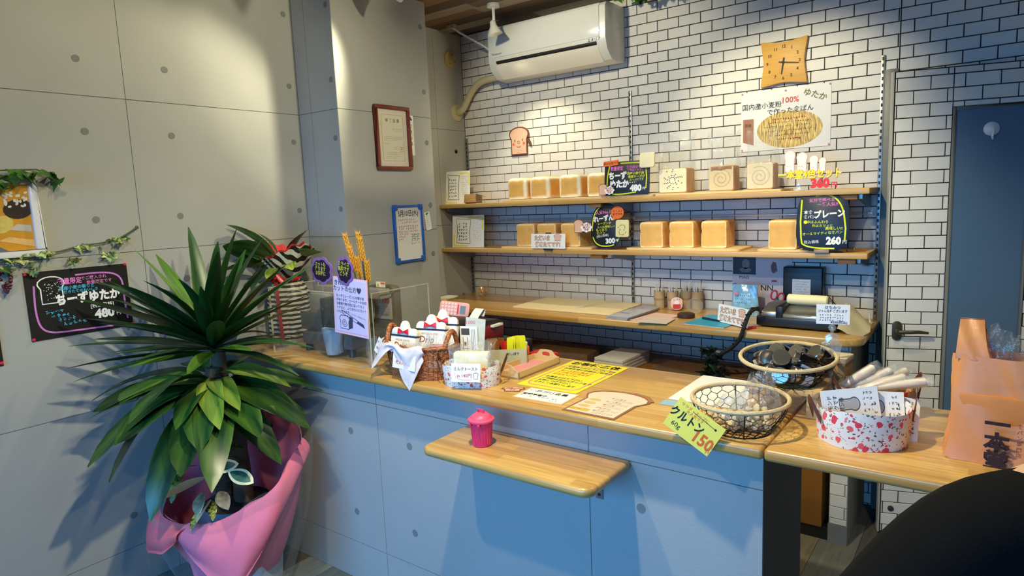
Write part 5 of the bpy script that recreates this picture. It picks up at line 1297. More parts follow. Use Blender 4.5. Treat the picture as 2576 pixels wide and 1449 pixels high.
# wheat bunch
wh = thing('dried_wheat', 'bunch of golden dried wheat ears on dark green stems behind the lilac card', 'flowers', (.865, -1.670, CZ))
MB().lathe([(.022, 0), (.026, .05), (.020, .10), (.018, .10), (.018, .01)], 16).build('glass', GLASS, wh)
EAR = mat('wheat_gold', (206, 150, 50), .7, var=.12, scale=60)
STW = mat('wheat_stem', (52, 72, 36), .6, var=.15)
grain = MB().lathe([(0, 0), (.0038, .004), (.0040, .009), (.0012, .016), (0, .030)], 6).mesh('grain', EAR)
for k, (tx, ty, tz, el) in enumerate(((-.130, .01, .505, .10), (-.062, .02, .508, .11), (-.080, -.01, .455, .10), (-.010, .01, .395, .08), (-.045, .015, .485, .09), (-.055, .0, .41, .08))):
    e0 = Vector((tx * .75, ty, tz - el)); e1 = Vector((tx, ty, tz))
    MB().tube([(0, 0, .01), tuple(Vector((tx * .36, ty * .4, tz * .48))), tuple(e0)], [.0022, .002, .0016], 6).build('stem', STW, wh)
    ea = MB(); ax = (e1 - e0).normalized(); q = ax.to_track_quat('Z', 'Y').to_matrix().to_4x4()
    for i in range(11):
        for j in range(3):
            a = j * 2.1 + i * 1.05; p = e0 + ax * (el * i / 11)
            M = Matrix.Translation(p) @ q @ RX(a, 4, 'Z') @ Matrix.Translation((.004, 0, 0)) @ RX(.35, 4, 'Y')
            ea.lathe([(0, 0), (.0036, .004), (.0038, .009), (.001, .016), (0, .028)], 5, M=M)
    ea.build('ear', EAR, wh, kind='stuff')
for k in range(5):
    MB().tube([(0, 0, .05), (-.03 - .02 * k, -.01, .25), (-.02 - .035 * k, -.02, .36 + .02 * (k % 3))], [.0028, .003, .0006], 5).build('blade', STW, wh)

# wicker basket of drip coffee
def weave_material(name, c1, c2, su=90, sv=150):
    m = bpy.data.materials.new(name); m.use_nodes = True; nt = m.node_tree; N = nt.nodes; L = nt.links; b = N['Principled BSDF']
    tc = N.new('ShaderNodeTexCoord'); mp = N.new('ShaderNodeMapping'); mp.inputs['Scale'].default_value = (su, su, sv)
    w_ = N.new('ShaderNodeTexVoronoi'); w_.inputs['Scale'].default_value = 1.0
    L.new(tc.outputs['Object'], mp.inputs['Vector']); L.new(mp.outputs[0], w_.inputs['Vector'])
    r = N.new('ShaderNodeValToRGB'); r.color_ramp.elements[0].color = lin(c2); r.color_ramp.elements[1].color = lin(c1); r.color_ramp.elements[1].position = .75
    L.new(w_.outputs['Distance'], r.inputs['Fac']); L.new(r.outputs[0], b.inputs['Base Color']); b.inputs['Roughness'].default_value = .6
    bp = N.new('ShaderNodeBump'); bp.inputs['Strength'].default_value = .7; bp.inputs['Distance'].default_value = .004; bp.invert = True
    L.new(w_.outputs['Distance'], bp.inputs['Height']); L.new(bp.outputs['Normal'], b.inputs['Normal'])
    return m
WICK = weave_material('wicker', (140, 74, 34), (206, 130, 74))
wkb = thing('wicker_basket', 'reddish brown oval wicker basket of coffee packs on the counter', 'basket', (1.165, -1.700, CZ))
RXB, RYB = .150, .098
def bask(rx, ry, h, flare=.86, lip=.006, n=40):
    mb_ = MB(); pr = [(0.0, .004), (flare, 0.004), (flare, 0.0)] + [(flare + (1 - flare) * (t / 8) ** .7, h * t / 8) for t in range(1, 9)] + [(.955, h), (flare - .05, .012)]
    return mb_.lathe([(p[0], p[1]) for p in pr], n, sx=rx, sy=ry, close=False)
bask(RXB, RYB, .112).build('body', WICK, wkb)
stk = MB()
for k in range(44):
    a = 2 * PI * k / 44; stk.tube([(RXB * .868 * math.cos(a), RYB * .868 * math.sin(a), .002), (RXB * .955 * math.cos(a), RYB * .955 * math.sin(a), .05), (RXB * 1.004 * math.cos(a), RYB * 1.004 * math.sin(a), .112)], .0026, 5)
stk.build('stakes', WICK, wkb, kind='stuff')
MB().tube([(RXB * math.cos(a), RYB * math.sin(a), .114) for a in [2 * PI * k / 40 for k in range(40)]], .006, 8, closed=True).build('rim', WICK, wkb)
for a0 in (-.35, PI - .35):
    pts = [(RXB * math.cos(a0 + .7 * t) * 1.0, RYB * math.sin(a0 + .7 * t), .114 + .055 * math.sin(PI * t)) for t in [i / 12 for i in range(13)]]
    MB().tube(pts, .0085, 8).build('handle', WICK, wkb)
TISS = mat('white_tissue', (226, 216, 218), .9, var=.05, scale=18, bump=.6, bscale=26, alpha=.93)
tis = thing('tissue_paper', 'crumpled white tissue paper hanging over the wicker basket front', 'paper', (1.165, -1.700, CZ))
def flap_fn(a0, a1, drop, out, tipx):
    def fn(u, v):
        a = a0 + (a1 - a0) * u; tri = 1 - abs(2 * u - 1 - tipx)
        r = 1.02 + .05 * math.sin(PI * min(1, v * 2.2)) ; d = drop * v * (.18 + .82 * max(0, tri))
        x = RXB * 1.045 * math.cos(a) * r; y = RYB * 1.06 * math.sin(a) * r - out * v * max(0, tri)
        return (x + .004 * math.sin(14 * v + 9 * u), y - .002 - .004 * abs(math.sin(11 * u + 3 * v)), .124 - d + .006 * math.sin(9 * u))
    return fn
MB().sheet(flap_fn(-PI * .60, -PI * .30, .150, .012, .25), 22, 16).build('front_flap', TISS, tis)
MB().sheet(flap_fn(-PI * .98, -PI * .56, .085, .060, -.05), 22, 14).build('side_flap', TISS, tis)
MB().sheet(lambda u, v: (RXB * (.95 - .5 * v) * math.cos(2 * PI * u), RYB * (.95 - .5 * v) * math.sin(2 * PI * u), .116 - .03 * v + .006 * math.sin(7 * 2 * PI * u + 5 * v)), 40, 5, wrap=True).build('lining', TISS, tis)
CREAMP = mat('coffee_pack', (232, 220, 204), .5, var=.015)
def drip_pack(x, y, z, rz, tilt, label):
    t = thing('coffee_pack', label, 'package', (x, y, z), (tilt, 0, rz), 'coffee packs in the wicker basket')
    MB().box(-.062, .062, -.011, .011, 0, .098).build('bag', CREAMP, t, bevel=.005)
    MB().box(-.063, .063, -.0125, .0125, .097, .101).build('dark_seam', INK, t, smooth=False)
    hd = [(-.062, .101), (.062, .101), (.060, .112)] + [(.042 + .018 * math.cos(a) + 0, .112 + .016 * math.sin(a)) for a in [.3, 1.0, 1.7, 2.3]] + [(.020 * math.cos(a), .128 + .026 * math.sin(a)) for a in [.1 + i * .49 for i in range(7)]] + [(-.042 + .018 * math.cos(a), .112 + .016 * math.sin(a)) for a in [.8, 1.4, 2.1, 2.8]] + [(-.061, .110)]
    MB().prism(hd, -.007, .007).build('header', mat('felt_white', (232, 226, 220), .8, var=.02), t, bevel=.002)
    bow = MB().prism([(0, .112), (-.024, .126), (-.026, .104)], -.014, -.008).prism([(0, .112), (.026, .104), (.024, .126)], -.014, -.008).lathe([(0, -.004), (.005, 0), (0, .004)], 8, c=(0, -.013, .113))
    bow.build('red_bow', RIB, t, bevel=.002)
    t_ = MB(); text_into(t_, 'Drip', -.012, .064, .034, y=-.0114, off=.01, shear=.15); text_into(t_, 'SPECIAL BLEND', 0, .084, .010, y=-.0114); text_into(t_, 'COFFEE', 0, .040, .010, y=-.0114); scribble(t_, 0, .028, .06, .007, -.0114, pen=.1)
    t_.build('lettering', mat('coffee_ink', (120, 52, 30), .6), t, smooth=False)
drip_pack(1.105, -1.735, CZ + .040, .02, -.14, 'front coffee pack with red bow in the wicker basket')
drip_pack(1.195, -1.690, CZ + .062, .20, -.18, 'middle coffee pack with red bow, behind the front one in the wicker basket')
drip_pack(1.215, -1.650, CZ + .075, .25, -.20, 'rear coffee pack with red bow in the wicker basket')
CRK = clear_film('crinkled_film', alpha=.14, rough=.08, bump=1.0, bscale=60)
def cellophane_pack(x, y, z, rz, w_, h_, m_in, label):
    t = thing('cellophane_pack', label, 'package', (x, y, z), (-.25, 0, rz), 'clear candy packs in the wicker basket')
    MB().box(-w_ * .35, w_ * .35, -.010, .010, .010, h_ * .62).build('candy', m_in, t, bevel=.006)
    def fn(u, v):
        a = 2 * PI * u; t_ = v; cr = .004 * math.sin(7 * a + 11 * v) + .003 * math.sin(13 * a + 5 * v)
        return (w_ / 2 * math.cos(a) * (1 + .2 * max(0, t_ - .7)) + cr, .020 * math.sin(a) * (1 - .85 * max(0, t_ - .55) / .45) + cr, h_ * t_ + .008 * math.sin(5 * a) * t_)
    MB().sheet(fn, 44, 14, wrap=True).build('film', CRK, t)
REDC = mat('red_candy', (176, 24, 30), .35, var=.1)
cellophane_pack(1.175, -1.765, CZ + .045, .05, .10, .085, REDC, 'clear pack with a dark red label behind the price tag, front of the wicker basket')
cellophane_pack(1.245, -1.710, CZ + .055, .25, .085, .10, REDC, 'clear crinkled pack with red sweets at the right end of the wicker basket')
cellophane_pack(1.272, -1.745, CZ + .045, .6, .06, .075, mat('white_candy', (222, 214, 200), .5), 'clear pack of white sweets under the wicker basket handle')
def price_tag(label, loc, rot, wd, ht, l1, l2, yen=''):
    t = thing('price_tag', label, 'tag', loc, rot)
    MB().box(-wd / 2, wd / 2, -.0010, 0, 0, ht).build('card', WHITE, t, smooth=False)
    t_ = MB(); text_into(t_, l1, 0, ht * .70, ht * .22, y=-.0014, off=.012, sx=.9); t_.build('lettering', INK, t, smooth=False)
    t_ = MB(); text_into(t_, l2, -wd * .05, ht * .34, ht * .24, y=-.0014, off=.015); t_.build('red_lettering', mat('tag_red', (196, 70, 60), .7), t, smooth=False)
    return t
price_tag('white price tag reading 120 yen standing on the tissue paper', (1.185, -1.8145, CZ + .045), (-.15, .06, .05), .104, .062, 'ドリップ珈琲', '税込120円')
price_tag('small tilted white price tag at the left end of the wicker basket', (.985, -1.752, CZ + .066), (-.2, .42, -.2), .048, .058, 'クッキー', '80円')

# floral pouches and baskets
def floral_material(name, base, scale, c_f=(214, 60, 76), c_l=(70, 88, 56)):
    m = bpy.data.materials.new(name); m.use_nodes = True; nt = m.node_tree; N = nt.nodes; L = nt.links; b = N['Principled BSDF']
    tc = N.new('ShaderNodeTexCoord'); cur = None
    def layer(sc, thr, cols, seed, prev):
        mp = N.new('ShaderNodeMapping'); mp.inputs['Location'].default_value = (seed, seed * 1.7, seed * .6)
        L.new(tc.outputs['Object'], mp.inputs['Vector'])
        no = N.new('ShaderNodeTexNoise'); no.inputs['Scale'].default_value = sc * 1.5; L.new(mp.outputs[0], no.inputs['Vector'])
        ad = N.new('ShaderNodeMixRGB'); ad.inputs['Fac'].default_value = .012; L.new(mp.outputs[0], ad.inputs[1]); L.new(no.outputs['Color'], ad.inputs[2])
        vo = N.new('ShaderNodeTexVoronoi'); vo.inputs['Scale'].default_value = sc; L.new(ad.outputs[0], vo.inputs['Vector'])
        lt = N.new('ShaderNodeMath'); lt.operation = 'LESS_THAN'; lt.inputs[1].default_value = thr; L.new(vo.outputs['Distance'], lt.inputs[0])
        sp = N.new('ShaderNodeSeparateColor'); L.new(vo.outputs['Color'], sp.inputs[0])
        rp = N.new('ShaderNodeValToRGB'); rp.color_ramp.interpolation = 'CONSTANT'
        rp.color_ramp.elements[0].color = lin(cols[0]); rp.color_ramp.elements[1].color = lin(cols[1]); rp.color_ramp.elements[1].position = .5
        L.new(sp.outputs[0], rp.inputs['Fac'])
        g = N.new('ShaderNodeMath'); g.operation = 'GREATER_THAN'; g.inputs[1].default_value = .35; L.new(sp.outputs[1], g.inputs[0])
        ml = N.new('ShaderNodeMath'); ml.operation = 'MULTIPLY'; L.new(lt.outputs[0], ml.inputs[0]); L.new(g.outputs[0], ml.inputs[1])
        mx = N.new('ShaderNodeMix'); mx.data_type = 'RGBA'; L.new(ml.outputs[0], mx.inputs['Factor'])
        if prev is None: mx.inputs['A'].default_value = lin(base)
        else: L.new(prev, mx.inputs['A'])
        L.new(rp.outputs[0], mx.inputs['B']); return mx.outputs['Result']
    cur = layer(scale * 1.9, .30, (c_l, (110, 120, 90)), 3.0, None)
    cur = layer(scale * 1.3, .24, ((222, 120, 130), c_f), 9.0, cur)
    cur = layer(scale * .75, .34, (c_f, (226, 90, 96)), 1.0, cur)
    L.new(cur, b.inputs['Base Color']); b.inputs['Roughness'].default_value = .85
    return m
FLO1 = floral_material('floral_cloth', (226, 220, 216), 62); FLO2 = floral_material('small_floral_cloth', (230, 226, 216), 78, (206, 90, 80), (60, 66, 70)); FLO3 = floral_material('ochre_floral_cloth', (214, 190, 150), 60, (206, 90, 60), (120, 110, 60))
LEATH = mat('brown_leather', (92, 50, 34), .5, var=.1)
def cloth_basket(nm, label, loc, rx, ry, h, m_, rz=0.0, hang=(0, PI), grp=None):
    t = thing(nm, label, 'basket', loc, (0, 0, rz), grp)
    def fn(u, v):
        a = 2 * PI * u
        if v < .62: k = v / .62; z = h * k; r = .94 + .06 * math.sin(PI * k * .7) + .012 * math.sin(5 * a + 3 * k); 
        else: k = (v - .62) / .38; z = h * (1 - .90 * k); r = .975 - .06 * k
        z += .004 * math.sin(3 * a + 1) * min(1, v / .5) * (1 if v < .62 else 1 - (v - .62) / .38)
        return (rx * r * math.cos(a), ry * r * math.sin(a), z)
    MB().sheet(fn, 48, 22, wrap=True).lathe([(0, .002), (.93, .002)], 48, sx=rx, sy=ry, close=False).lathe([(0, h * .10), (.92, h * .10)], 48, sx=rx, sy=ry, close=False).build('cloth_body', m_, t)
    for a in hang:
        c, s = math.cos(a), math.sin(a); tx, ty = -s, c
        pts = []
        for i in range(11):
            k = i / 10; w_ = (k - .5) * .050; up_ = math.sin(PI * k); pts.append((rx * 1.01 * c + tx * w_ + c * .020 * up_, ry * 1.01 * s + ty * w_ + s * .020 * up_, h * .62 + .050 * up_))
        v = []
        for i, p in enumerate(pts):
            for q in (-1, 1): v.append((p[0] + c * .001 + c * q * .008 * 0, p[1], p[2] + q * .0085))
        mb_ = MB(); mb_.add(v, [(2 * i, 2 * i + 1, 2 * i + 3, 2 * i + 2) for i in range(10)]); mb_.build('leather_handle', LEATH, t, thick=.002)
    return t
cloth_basket('floral_pouch', 'small white floral cloth pouch holding toast beside the wicker basket', (1.408, -1.715, CZ), .100, .066, .072, FLO2, .42, (.1, PI - .1), 'floral cloth baskets')
tb = thing('toast_bag', 'clear bag of cream toast standing in the small floral pouch', 'bread', (1.408, -1.712, CZ + .009), (-.08, 0, .42))
MB().box(-.062, .062, -.022, .022, 0, .100).build('toast', CREAM, tb, bevel=.010, seg=3)
MB().sheet(bag_sheet(.138, .056, .104, .130, 5, .010), 48, 14, wrap=True).build('bag', CRK, tb)
t = price_tag('white price card reading 140 yen on the small floral pouch', (1.448, -1.793, CZ + .030), (-.18, 0, .42), .098, .060, 'ミルクトースト', 'in 140円')
MB().stroke(bez((-.036, .030), (-.040, .006), (-.01, .004), (.02, .008), 8), .0014, -.0014).build('pink_swash', mat('pink_swash', (226, 150, 190), .7), t, smooth=False)
MB().stroke(toast_outline(.016, .020, .034, .010), .0014, -.0014, closed=True).build('toast_print', INK, t, smooth=False)
cloth_basket('floral_basket', 'pink rose-print cloth basket full of coupon cards on the counter extension', (2.570, -1.632, CZ), .103, .095, .088, FLO1, .5, (.15, PI + .05), 'floral cloth baskets')
for k, (dx, dy, dz, rz, tl, lb) in enumerate(((-.012, -.020, .020, .50, -.22, 'front white coupon card with toast drawing in the rose-print basket'), (.030, .006, .012, .42, -.32, 'second coupon card fanned behind the front one'), (.050, .022, .004, .30, -.42, 'third coupon card, half curled over the basket edge'))):
    t = thing('coupon_card', lb, 'card', (2.570 + dx, -1.632 + dy, CZ + dz), (tl, -.10 + .12 * k, rz), 'coupon cards in the rose-print basket')
    for q in range(5): MB().box(-.064, .064, -.0018 + q * .0022, -.0002 + q * .0022, 0, .105 - .001 * q).build('card', WHITE, t, smooth=False)
    t_ = MB(); t_.stroke([(p[1] * 1 - .08 + .08, p[0] + .068) for p in toast_outline(.032, .046, 0, -.026)], .0022, -.0022, closed=True)
    for q in range(3): text_into(t_, ('アーモンド', 'おトクです', '食パン券')[q], -.048 + .014 * q, .062, .012, y=-.0022, rot=PI / 2, off=.01)
    for q in range(4): scribble(t_, .040, .092 - .014 * q, .026, .008, -.0022, pen=.12)
    scribble(t_, .052, .050, .07, .011, -.0022, PI / 2, pen=.13); scribble(t_, .0, .022, .09, .009, -.0022, pen=.12); text_into(t_, '一本堂', .030, .022, .014, y=-.0022)
    t_.build('lettering', mat('card_ink', (70, 68, 66), .7), t, smooth=False)
    MB().flat([(p[1], p[0] + .068) for p in toast_outline(.030, .042, 0, -.024)], -.0020).build('toast_print', mat('pale_grey_print', (176, 172, 166), .7), t, smooth=False)
cloth_basket('floral_basket', 'ochre floral cloth basket of wrapped bread sticks behind the rose-print one', (2.568, -1.405, CZ), .094, .080, .078, FLO3, .5, (.10, PI + .15), 'floral cloth baskets')
STK = mat('pale_stick', (232, 214, 196), .4, var=.04)
for k, (dx, dy, rz, ry, lb) in enumerate(((-.045, .0, .55, -.55, 'wrapped bread stick rising highest at the left of the ochre basket'), (-.015, .02, .45, -.42, 'second wrapped bread stick from the left in the ochre basket'), (.015, -.01, .35, -.34, 'third wrapped bread stick from the left in the ochre basket'), (.035, .02, .80, -.30, 'fourth wrapped bread stick from the left in the ochre basket'), (.055, .0, .15, -.22, 'rightmost wrapped bread stick in the ochre basket'))):
    t = thing('bread_stick', lb, 'bread', (2.568 + dx - .04, -1.405 + dy - .02, CZ + .060 + .004 * k), (0, ry, rz), 'wrapped bread sticks')
    MB().tube([(-.020, 0, 0), (-.015, 0, 0), (.10, 0, .002), (.105, 0, .002)], [.008, .011, .012, .008], 10).build('stick', STK, t)
    MB().tube([(-.03, 0, 0), (-.022, 0, 0), (.108, 0, .002), (.122, 0, .002)], [.010, .0135, .0145, .012], 12, caps=False).build('film', CRK, t)

# receipts holder, register, calculator
rc = thing('card_holder', 'upright white shop card in a small holder before the cash register', 'card', (1.298, -1.590, CZ), (0, 0, .30))
MB().box(-.030, .030, -.014, .014, 0, .050).build('holder', mat('clear_holder', (206, 200, 190), .3), rc, bevel=.004)
MB().box(-.034, .034, -.006, -.004, .060, .166).build('shop_card', WHITE, rc, smooth=False)
MB().box(-.030, .046, .002, .004, .050, .196, M=RX(.10, 4, 'Y')).build('back_card', mat('green_pink_note', (206, 206, 186), .6, var=.10, scale=40), rc, smooth=False)
t_ = MB(); t_.flat([(-.028, .134), (-.028, .158), (.004, .158), (.004, .134)], -.0064); t_.stroke([(-.022, .070), (-.022, .126)], .002, -.0064).stroke([(-.005, .070), (-.005, .126)], .002, -.0064).stroke([(-.028, .084), (.000, .084)], .002, -.0064).flat([(-.018, .094), (-.018, .108), (-.010, .108), (-.010, .094)], -.0064)
for q in range(3): t_.stroke([(.012 + .006 * q, .070), (.012 + .006 * q, .155)], .0014, -.0064)
t_.build('print', mat('card_ink', (70, 68, 66), .7), rc, smooth=False)
t_ = MB(); text_into(t_, '1000', .006, .180, .018, y=.0012, off=.02, sx=1.1); t_.build('pink_lettering', mat('faded_rose', (206, 140, 150), .7), rc, smooth=False)
rg = thing('cash_register', 'black cash register with dark red side and a green zero display', 'register', (1.105, -1.385, CZ), (0, 0, .03))
BLK = mat('register_black', (24, 22, 22), .4, var=.04); RGR = mat('register_red', (136, 20, 28), .35, var=.03)
MB().box(-.12, .245, -.060, .116, .0, .062).build('cash_drawer', BLK, rg, bevel=.006)
MB().box(.12, .20, -.055, .02, .062, .078).build('drawer_latch', BLK, rg, bevel=.003)
rm = MB(); yz_prism(rm, [(-.092, .0), (-.098, .060), (-.090, .128), (-.03, .146), (.08, .136), (.114, .120), (.114, .0)], -.125, .108); rm.build('body', BLK, rg, bevel=.005)
rm = MB(); yz_prism(rm, [(-.088, .020), (-.092, .060), (-.085, .112), (-.03, .124), (.075, .116), (.108, .104), (.108, .070), (.0, .030)], .107, .1105); yz_prism(rm, [(-.094, .012), (-.1005, .052), (-.0965, .058), (-.085, .03)], -.122, .108); rm.build('red_front', RGR, rg, bevel=.001)
MB().box(-.118, .050, -.1005, -.085, .064, .124).build('display', mat('display_black', (10, 12, 12), .12), rg, bevel=.003)
t_ = MB(); text_into(t_, '0', .020, .088, .026, y=-.1012); t_.build('lit_digit', mat('green_digit', (40, 230, 120), .5, emit=2.5), rg, smooth=False)
MB().sheet(lambda u, v: (.015 + .045 * u, -.005 + .055 * math.sin(2.3 * v) + .01 * v, .138 + .040 * math.sin(2.9 * v)), 3, 14).build('receipt_paper', WHITE, rg)
MB().box(.108, .125, .02, .085, .112, .120).build('white_label', WHITE, rg, smooth=False)
cc = thing('calculator', 'pink calculator leaning upright on the black cash register', 'calculator', (1.000, -1.335, CZ + .137), (-.22, .10, .35))
MB().prism(rrect(-.066, .066, 0, .060, .012), -.008, 0).build('case', mat('calculator_pink', (226, 160, 150), .4, var=.02), cc, bevel=.002)
MB().box(.026, .050, -.0090, -.008, .012, .046).build('display', mat('lcd_grey', (110, 112, 104), .25), cc, smooth=False)
kb_ = MB().lathe([(0, .0025), (.0055, .002), (.006, 0)], 10, M=RX(PI / 2, 4, 'X')).mesh('key', mat('key_pink', (236, 196, 184), .4))
for i in range(5):
    for j in range(4): put(kb_, 'key', cc, (-.052 + .0145 * i, -.008, .010 + .0135 * j))
MB().box(.014, .020, -.0088, -.008, .01, .05).build('red_mark', RED, cc, smooth=False)
# sachets box, hand gel, money tray, red box
sb = thing('sachet_box', 'clear divided box of gold, red and yellow sachets', 'box', (1.352, -1.435, CZ), (0, 0, .62))
MB().box(-.072, .072, -.045, .045, 0, .004).box(-.072, .072, -.045, -.042, .004, .062).box(-.072, .072, .042, .045, .004, .070).box(-.072, -.069, -.045, .045, .004, .066).box(.069, .072, -.045, .045, .004, .066).box(-.001, .001, -.045, .045, .004, .060).build('tub', mat('frosted_tub', (196, 200, 176), .35, var=.03, alpha=.75), sb, smooth=False)
t_ = MB(); text_into(t_, 'おしぼり', .02, .045, .012, y=-.0455, off=.02); t_.build('lettering', INK, sb, smooth=False)
def sachet(n, x0, x1, m_, h, nm, lb):
    me_ = MB().box(-.012, .012, -.0012, .0012, 0, h).mesh(nm, m_, smooth=False)
    for k in range(n):
        a = .62; dx = x0 + (x1 - x0) * k / max(1, n - 1); dy = random.uniform(-.026, .026)
        o = put(me_, nm, None, (1.352 + dx * math.cos(a) - dy * math.sin(a), -1.435 + dx * math.sin(a) + dy * math.cos(a), CZ + .005), (random.uniform(-.18, .05), random.uniform(-.25, .12), a + random.uniform(-.4, .4)))
        tag(o, lb, 'sachet', nm.replace('_', ' ') + 's in the clear box')
sachet(6, -.062, -.030, mat('gold_foil', (196, 130, 50), .25, .7), .088, 'gold_stick', 'thin gold foil stick in the clear divided box')
sachet(4, -.022, -.006, mat('red_foil', (190, 40, 30), .35), .078, 'red_sachet', 'small red sachet in the clear divided box')
sachet(7, .008, .060, mat('yellow_sachet', (226, 222, 30), .45), .094, 'yellow_sachet', 'bright yellow sachet in the clear divided box')
hg = thing('orange_tube', 'small orange tube with white cap beside the sachet box', 'tube', (1.388, -1.368, CZ))
MB().lathe([(.012, 0), (.0135, .03), (.013, .052), (.006, .060)], 14).build('body', mat('orange_tube', (230, 110, 30), .35), hg); MB().lathe([(.0065, .060), (.0065, .070), (.003, .073), (0, .073)], 12).build('cap', WHITEP, hg)
MB().box(-.045, -.012, -.024, -.018, 0, .022).build('green_card', mat('dark_green_card', (50, 90, 60), .5), hg, smooth=False)
mt = thing('money_tray', 'small pale wooden money tray with pink lining and handle holes', 'tray', (1.468, -1.478, CZ), (0, 0, -.02))
TRW = mat('tray_beech', (216, 184, 130), .5, var=.06, scale=5, stretch=(20, 2, 20))
MB().box(-.058, .058, -.125, .125, 0, .006).build('base', TRW, mt, smooth=False)
for x in (-.058, .054): MB().box(x, x + .004, -.125, .125, .0, .026).build('side', TRW, mt, smooth=False)
for y in (-.125, .121):
    a = [(-.058, 0), (.058, 0), (.058, .026), (.040, .030), (.026, .046), (-.026, .046), (-.040, .030), (-.058, .026)]
    hole = ellipse(0, .032, .018, .007, 12)
    mb_ = MB(); mb_.prism([(-.058, 0), (.058, 0), (.058, .024), (.018, .024), (-.018, .024), (-.058, .024)], y, y + .004)
    mb_.prism([(.058, .024), (.040, .030), (.026, .046), (.0, .048), (0, .040), (.014, .038), (.018, .032), (.016, .024)], y, y + .004); mb_.prism([(-.058, .024), (-.016, .024), (-.018, .032), (-.014, .038), (0, .040), (0, .048), (-.026, .046), (-.040, .030)], y, y + .004)
    mb_.build('end', TRW, mt, smooth=False)
MB().box(-.044, .044, -.105, .105, .006, .0085).build('pink_lining', mat('pink_felt', (222, 150, 150), .95), mt, smooth=False)
rb_ = thing('red_box', 'flat bright red box at the back edge of the counter', 'box', (1.425, -1.312, CZ), (0, 0, -.12))
MB().box(-.052, .052, -.036, .036, 0, .022).build('lid', mat('bright_red_box', (206, 22, 30), .35), rb_, bevel=.003); MB().box(-.050, .050, -.034, .034, -.0003, .003).build('base', mat('dark_red_box', (150, 16, 22), .4), rb_, smooth=False)

# papers lying on the counter
ns = thing('yellow_notice', 'large yellow handwritten notice lying on the counter', 'sign', (1.662, -1.650, CZ), (-PI / 2, 0, -.015))
MB().box(-.115, .115, -.0012, 0, 0, .355).build('sheet', mat('yellow_paper', (240, 226, 50), .5, var=.02), ns, smooth=False)
MB().stroke(rrect(-.098, .098, .022, .290, .03), .005, -.0016, closed=True).build('pink_border', mat('pink_marker', (226, 130, 170), .7), ns, smooth=False)
t_ = MB(); text_into(t_, 'お客様各位', 0, .322, .040, y=-.0018, off=.03); t_.build('heading', INK, ns, smooth=False)
t_ = MB(); [text_into(t_, s_, -.085, z, .019, y=-.0018, off=.012, align='LEFT', sx=.85) for s_, z in (('毎度ありがとうございます', .272), ('お持ち帰りの袋はご利用の', .246), ('お声をかけて下さい', .128), ('ご予約の方はスタッフまで', .104), ('お申しつけ下さい', .080), ('よろしくお願いします', .056))]; t_.build('blue_lettering', mat('blue_black_ink', (40, 44, 90), .7), ns, smooth=False)
t_ = MB(); [text_into(t_, s_, -.080, z, .019, y=-.0018, off=.015, align='LEFT', sx=.85) for s_, z in (('お一人様二本まで', .216), ('とさせて頂きます', .192), ('焼きたてパン', .166))]; t_.build('orange_lettering', ORANGE_INK, ns, smooth=False)
st = thing('toast_sticker', 'tiny pink toast-shaped sticker left of the white contact card', 'sticker', (1.582, -1.726, CZ), (-PI / 2, 0, .45))
MB().prism([(-.026, 0), (.026, 0), (.027, .022), (.040, .026), (.036, .040), (0, .048), (-.036, .040), (-.040, .026), (-.027, .022)], -.0012, 0).build('sticker', BROWNLINE, st, smooth=False)
MB().flat([(-.023, .003), (.023, .003), (.024, .024), (.034, .030), (.030, .038), (0, .044), (-.030, .038), (-.034, .030), (-.024, .024)], -.0014).build('face', PINKSKIN, st, smooth=False)
t_ = MB(); text_into(t_, '撮影OK', 0, .030, .014, y=-.0016, off=.02); text_into(t_, 'です', 0, .014, .012, y=-.0016, off=.02); t_.build('lettering', mat('dark_red_ink', (170, 50, 40), .7), st, smooth=False)
wc = thing('contact_card', 'white card with orange edge printed in black lying near the counter edge', 'card', (1.706, -1.768, CZ), (-PI / 2, 0, .02))
MB().box(-.090, .090, -.0010, 0, 0, .110).build('edge', mat('orange_edge', (238, 190, 150), .6), wc, smooth=False); MB().box(-.084, .084, -.0014, -.001, .006, .104).build('sheet', WHITE, wc, smooth=False)
t_ = MB(); text_into(t_, 'アプリ会員', .005, .082, .024, y=-.0018, off=.015); text_into(t_, '登録募集中', -.035, .046, .018, y=-.0018, off=.015); scribble(t_, -.055, .028, .05, .011, -.0018); scribble(t_, .02, .032, .07, .010, -.0018); scribble(t_, -.055, .084, .045, .009, -.0018); scribble(t_, .05, .014, .03, .010, -.0018); t_.build('lettering', INK, wc, smooth=False)
tm = thing('toast_menu', 'toast-shaped pink menu card with brown border lying on the counter', 'menu', (1.906, -1.806, CZ), (-PI / 2, 0, -.03))
MB().prism(toast_outline(.215, .240, 0, 0), -.0014, 0).build('border', mat('menu_brown', (140, 98, 66), .5), tm, smooth=False)
MB().prism(toast_outline(.195, .218, 0, .010), -.0018, -.001).build('sheet', mat('menu_pink', (236, 206, 186), .5, var=.01), tm, smooth=False)
MB().stroke([(-.02, .236), (.03, .240), (.075, .226), (.106, .190)], .014, -.0016).build('flower_print', floral_material('menu_floral', (150, 120, 70), 120, (200, 60, 50), (90, 110, 50)), tm, smooth=False)
t_ = MB()
for q, (s_, z) in enumerate((('トースト', .158), ('レーズン', .126), ('チーズ', .094), ('プレーン', .062), ('サンド', .034))): text_into(t_, s_, .012, z + .005, .013, y=-.0022, off=.02); [scribble(t_, .035, z - .006 - .008 * k, .07, .006, -.0022, pen=.12) for k in range(2)]
t_.build('lettering', GREYINK, tm, smooth=False)
for z in (.060, .092, .124): MB().flat(ellipse(-.050, z + .004, .020, .011, 12), -.0021).build('printed_bread', mat('printed_bread', (206, 180, 110), .6, var=.1, scale=90), tm, smooth=False)
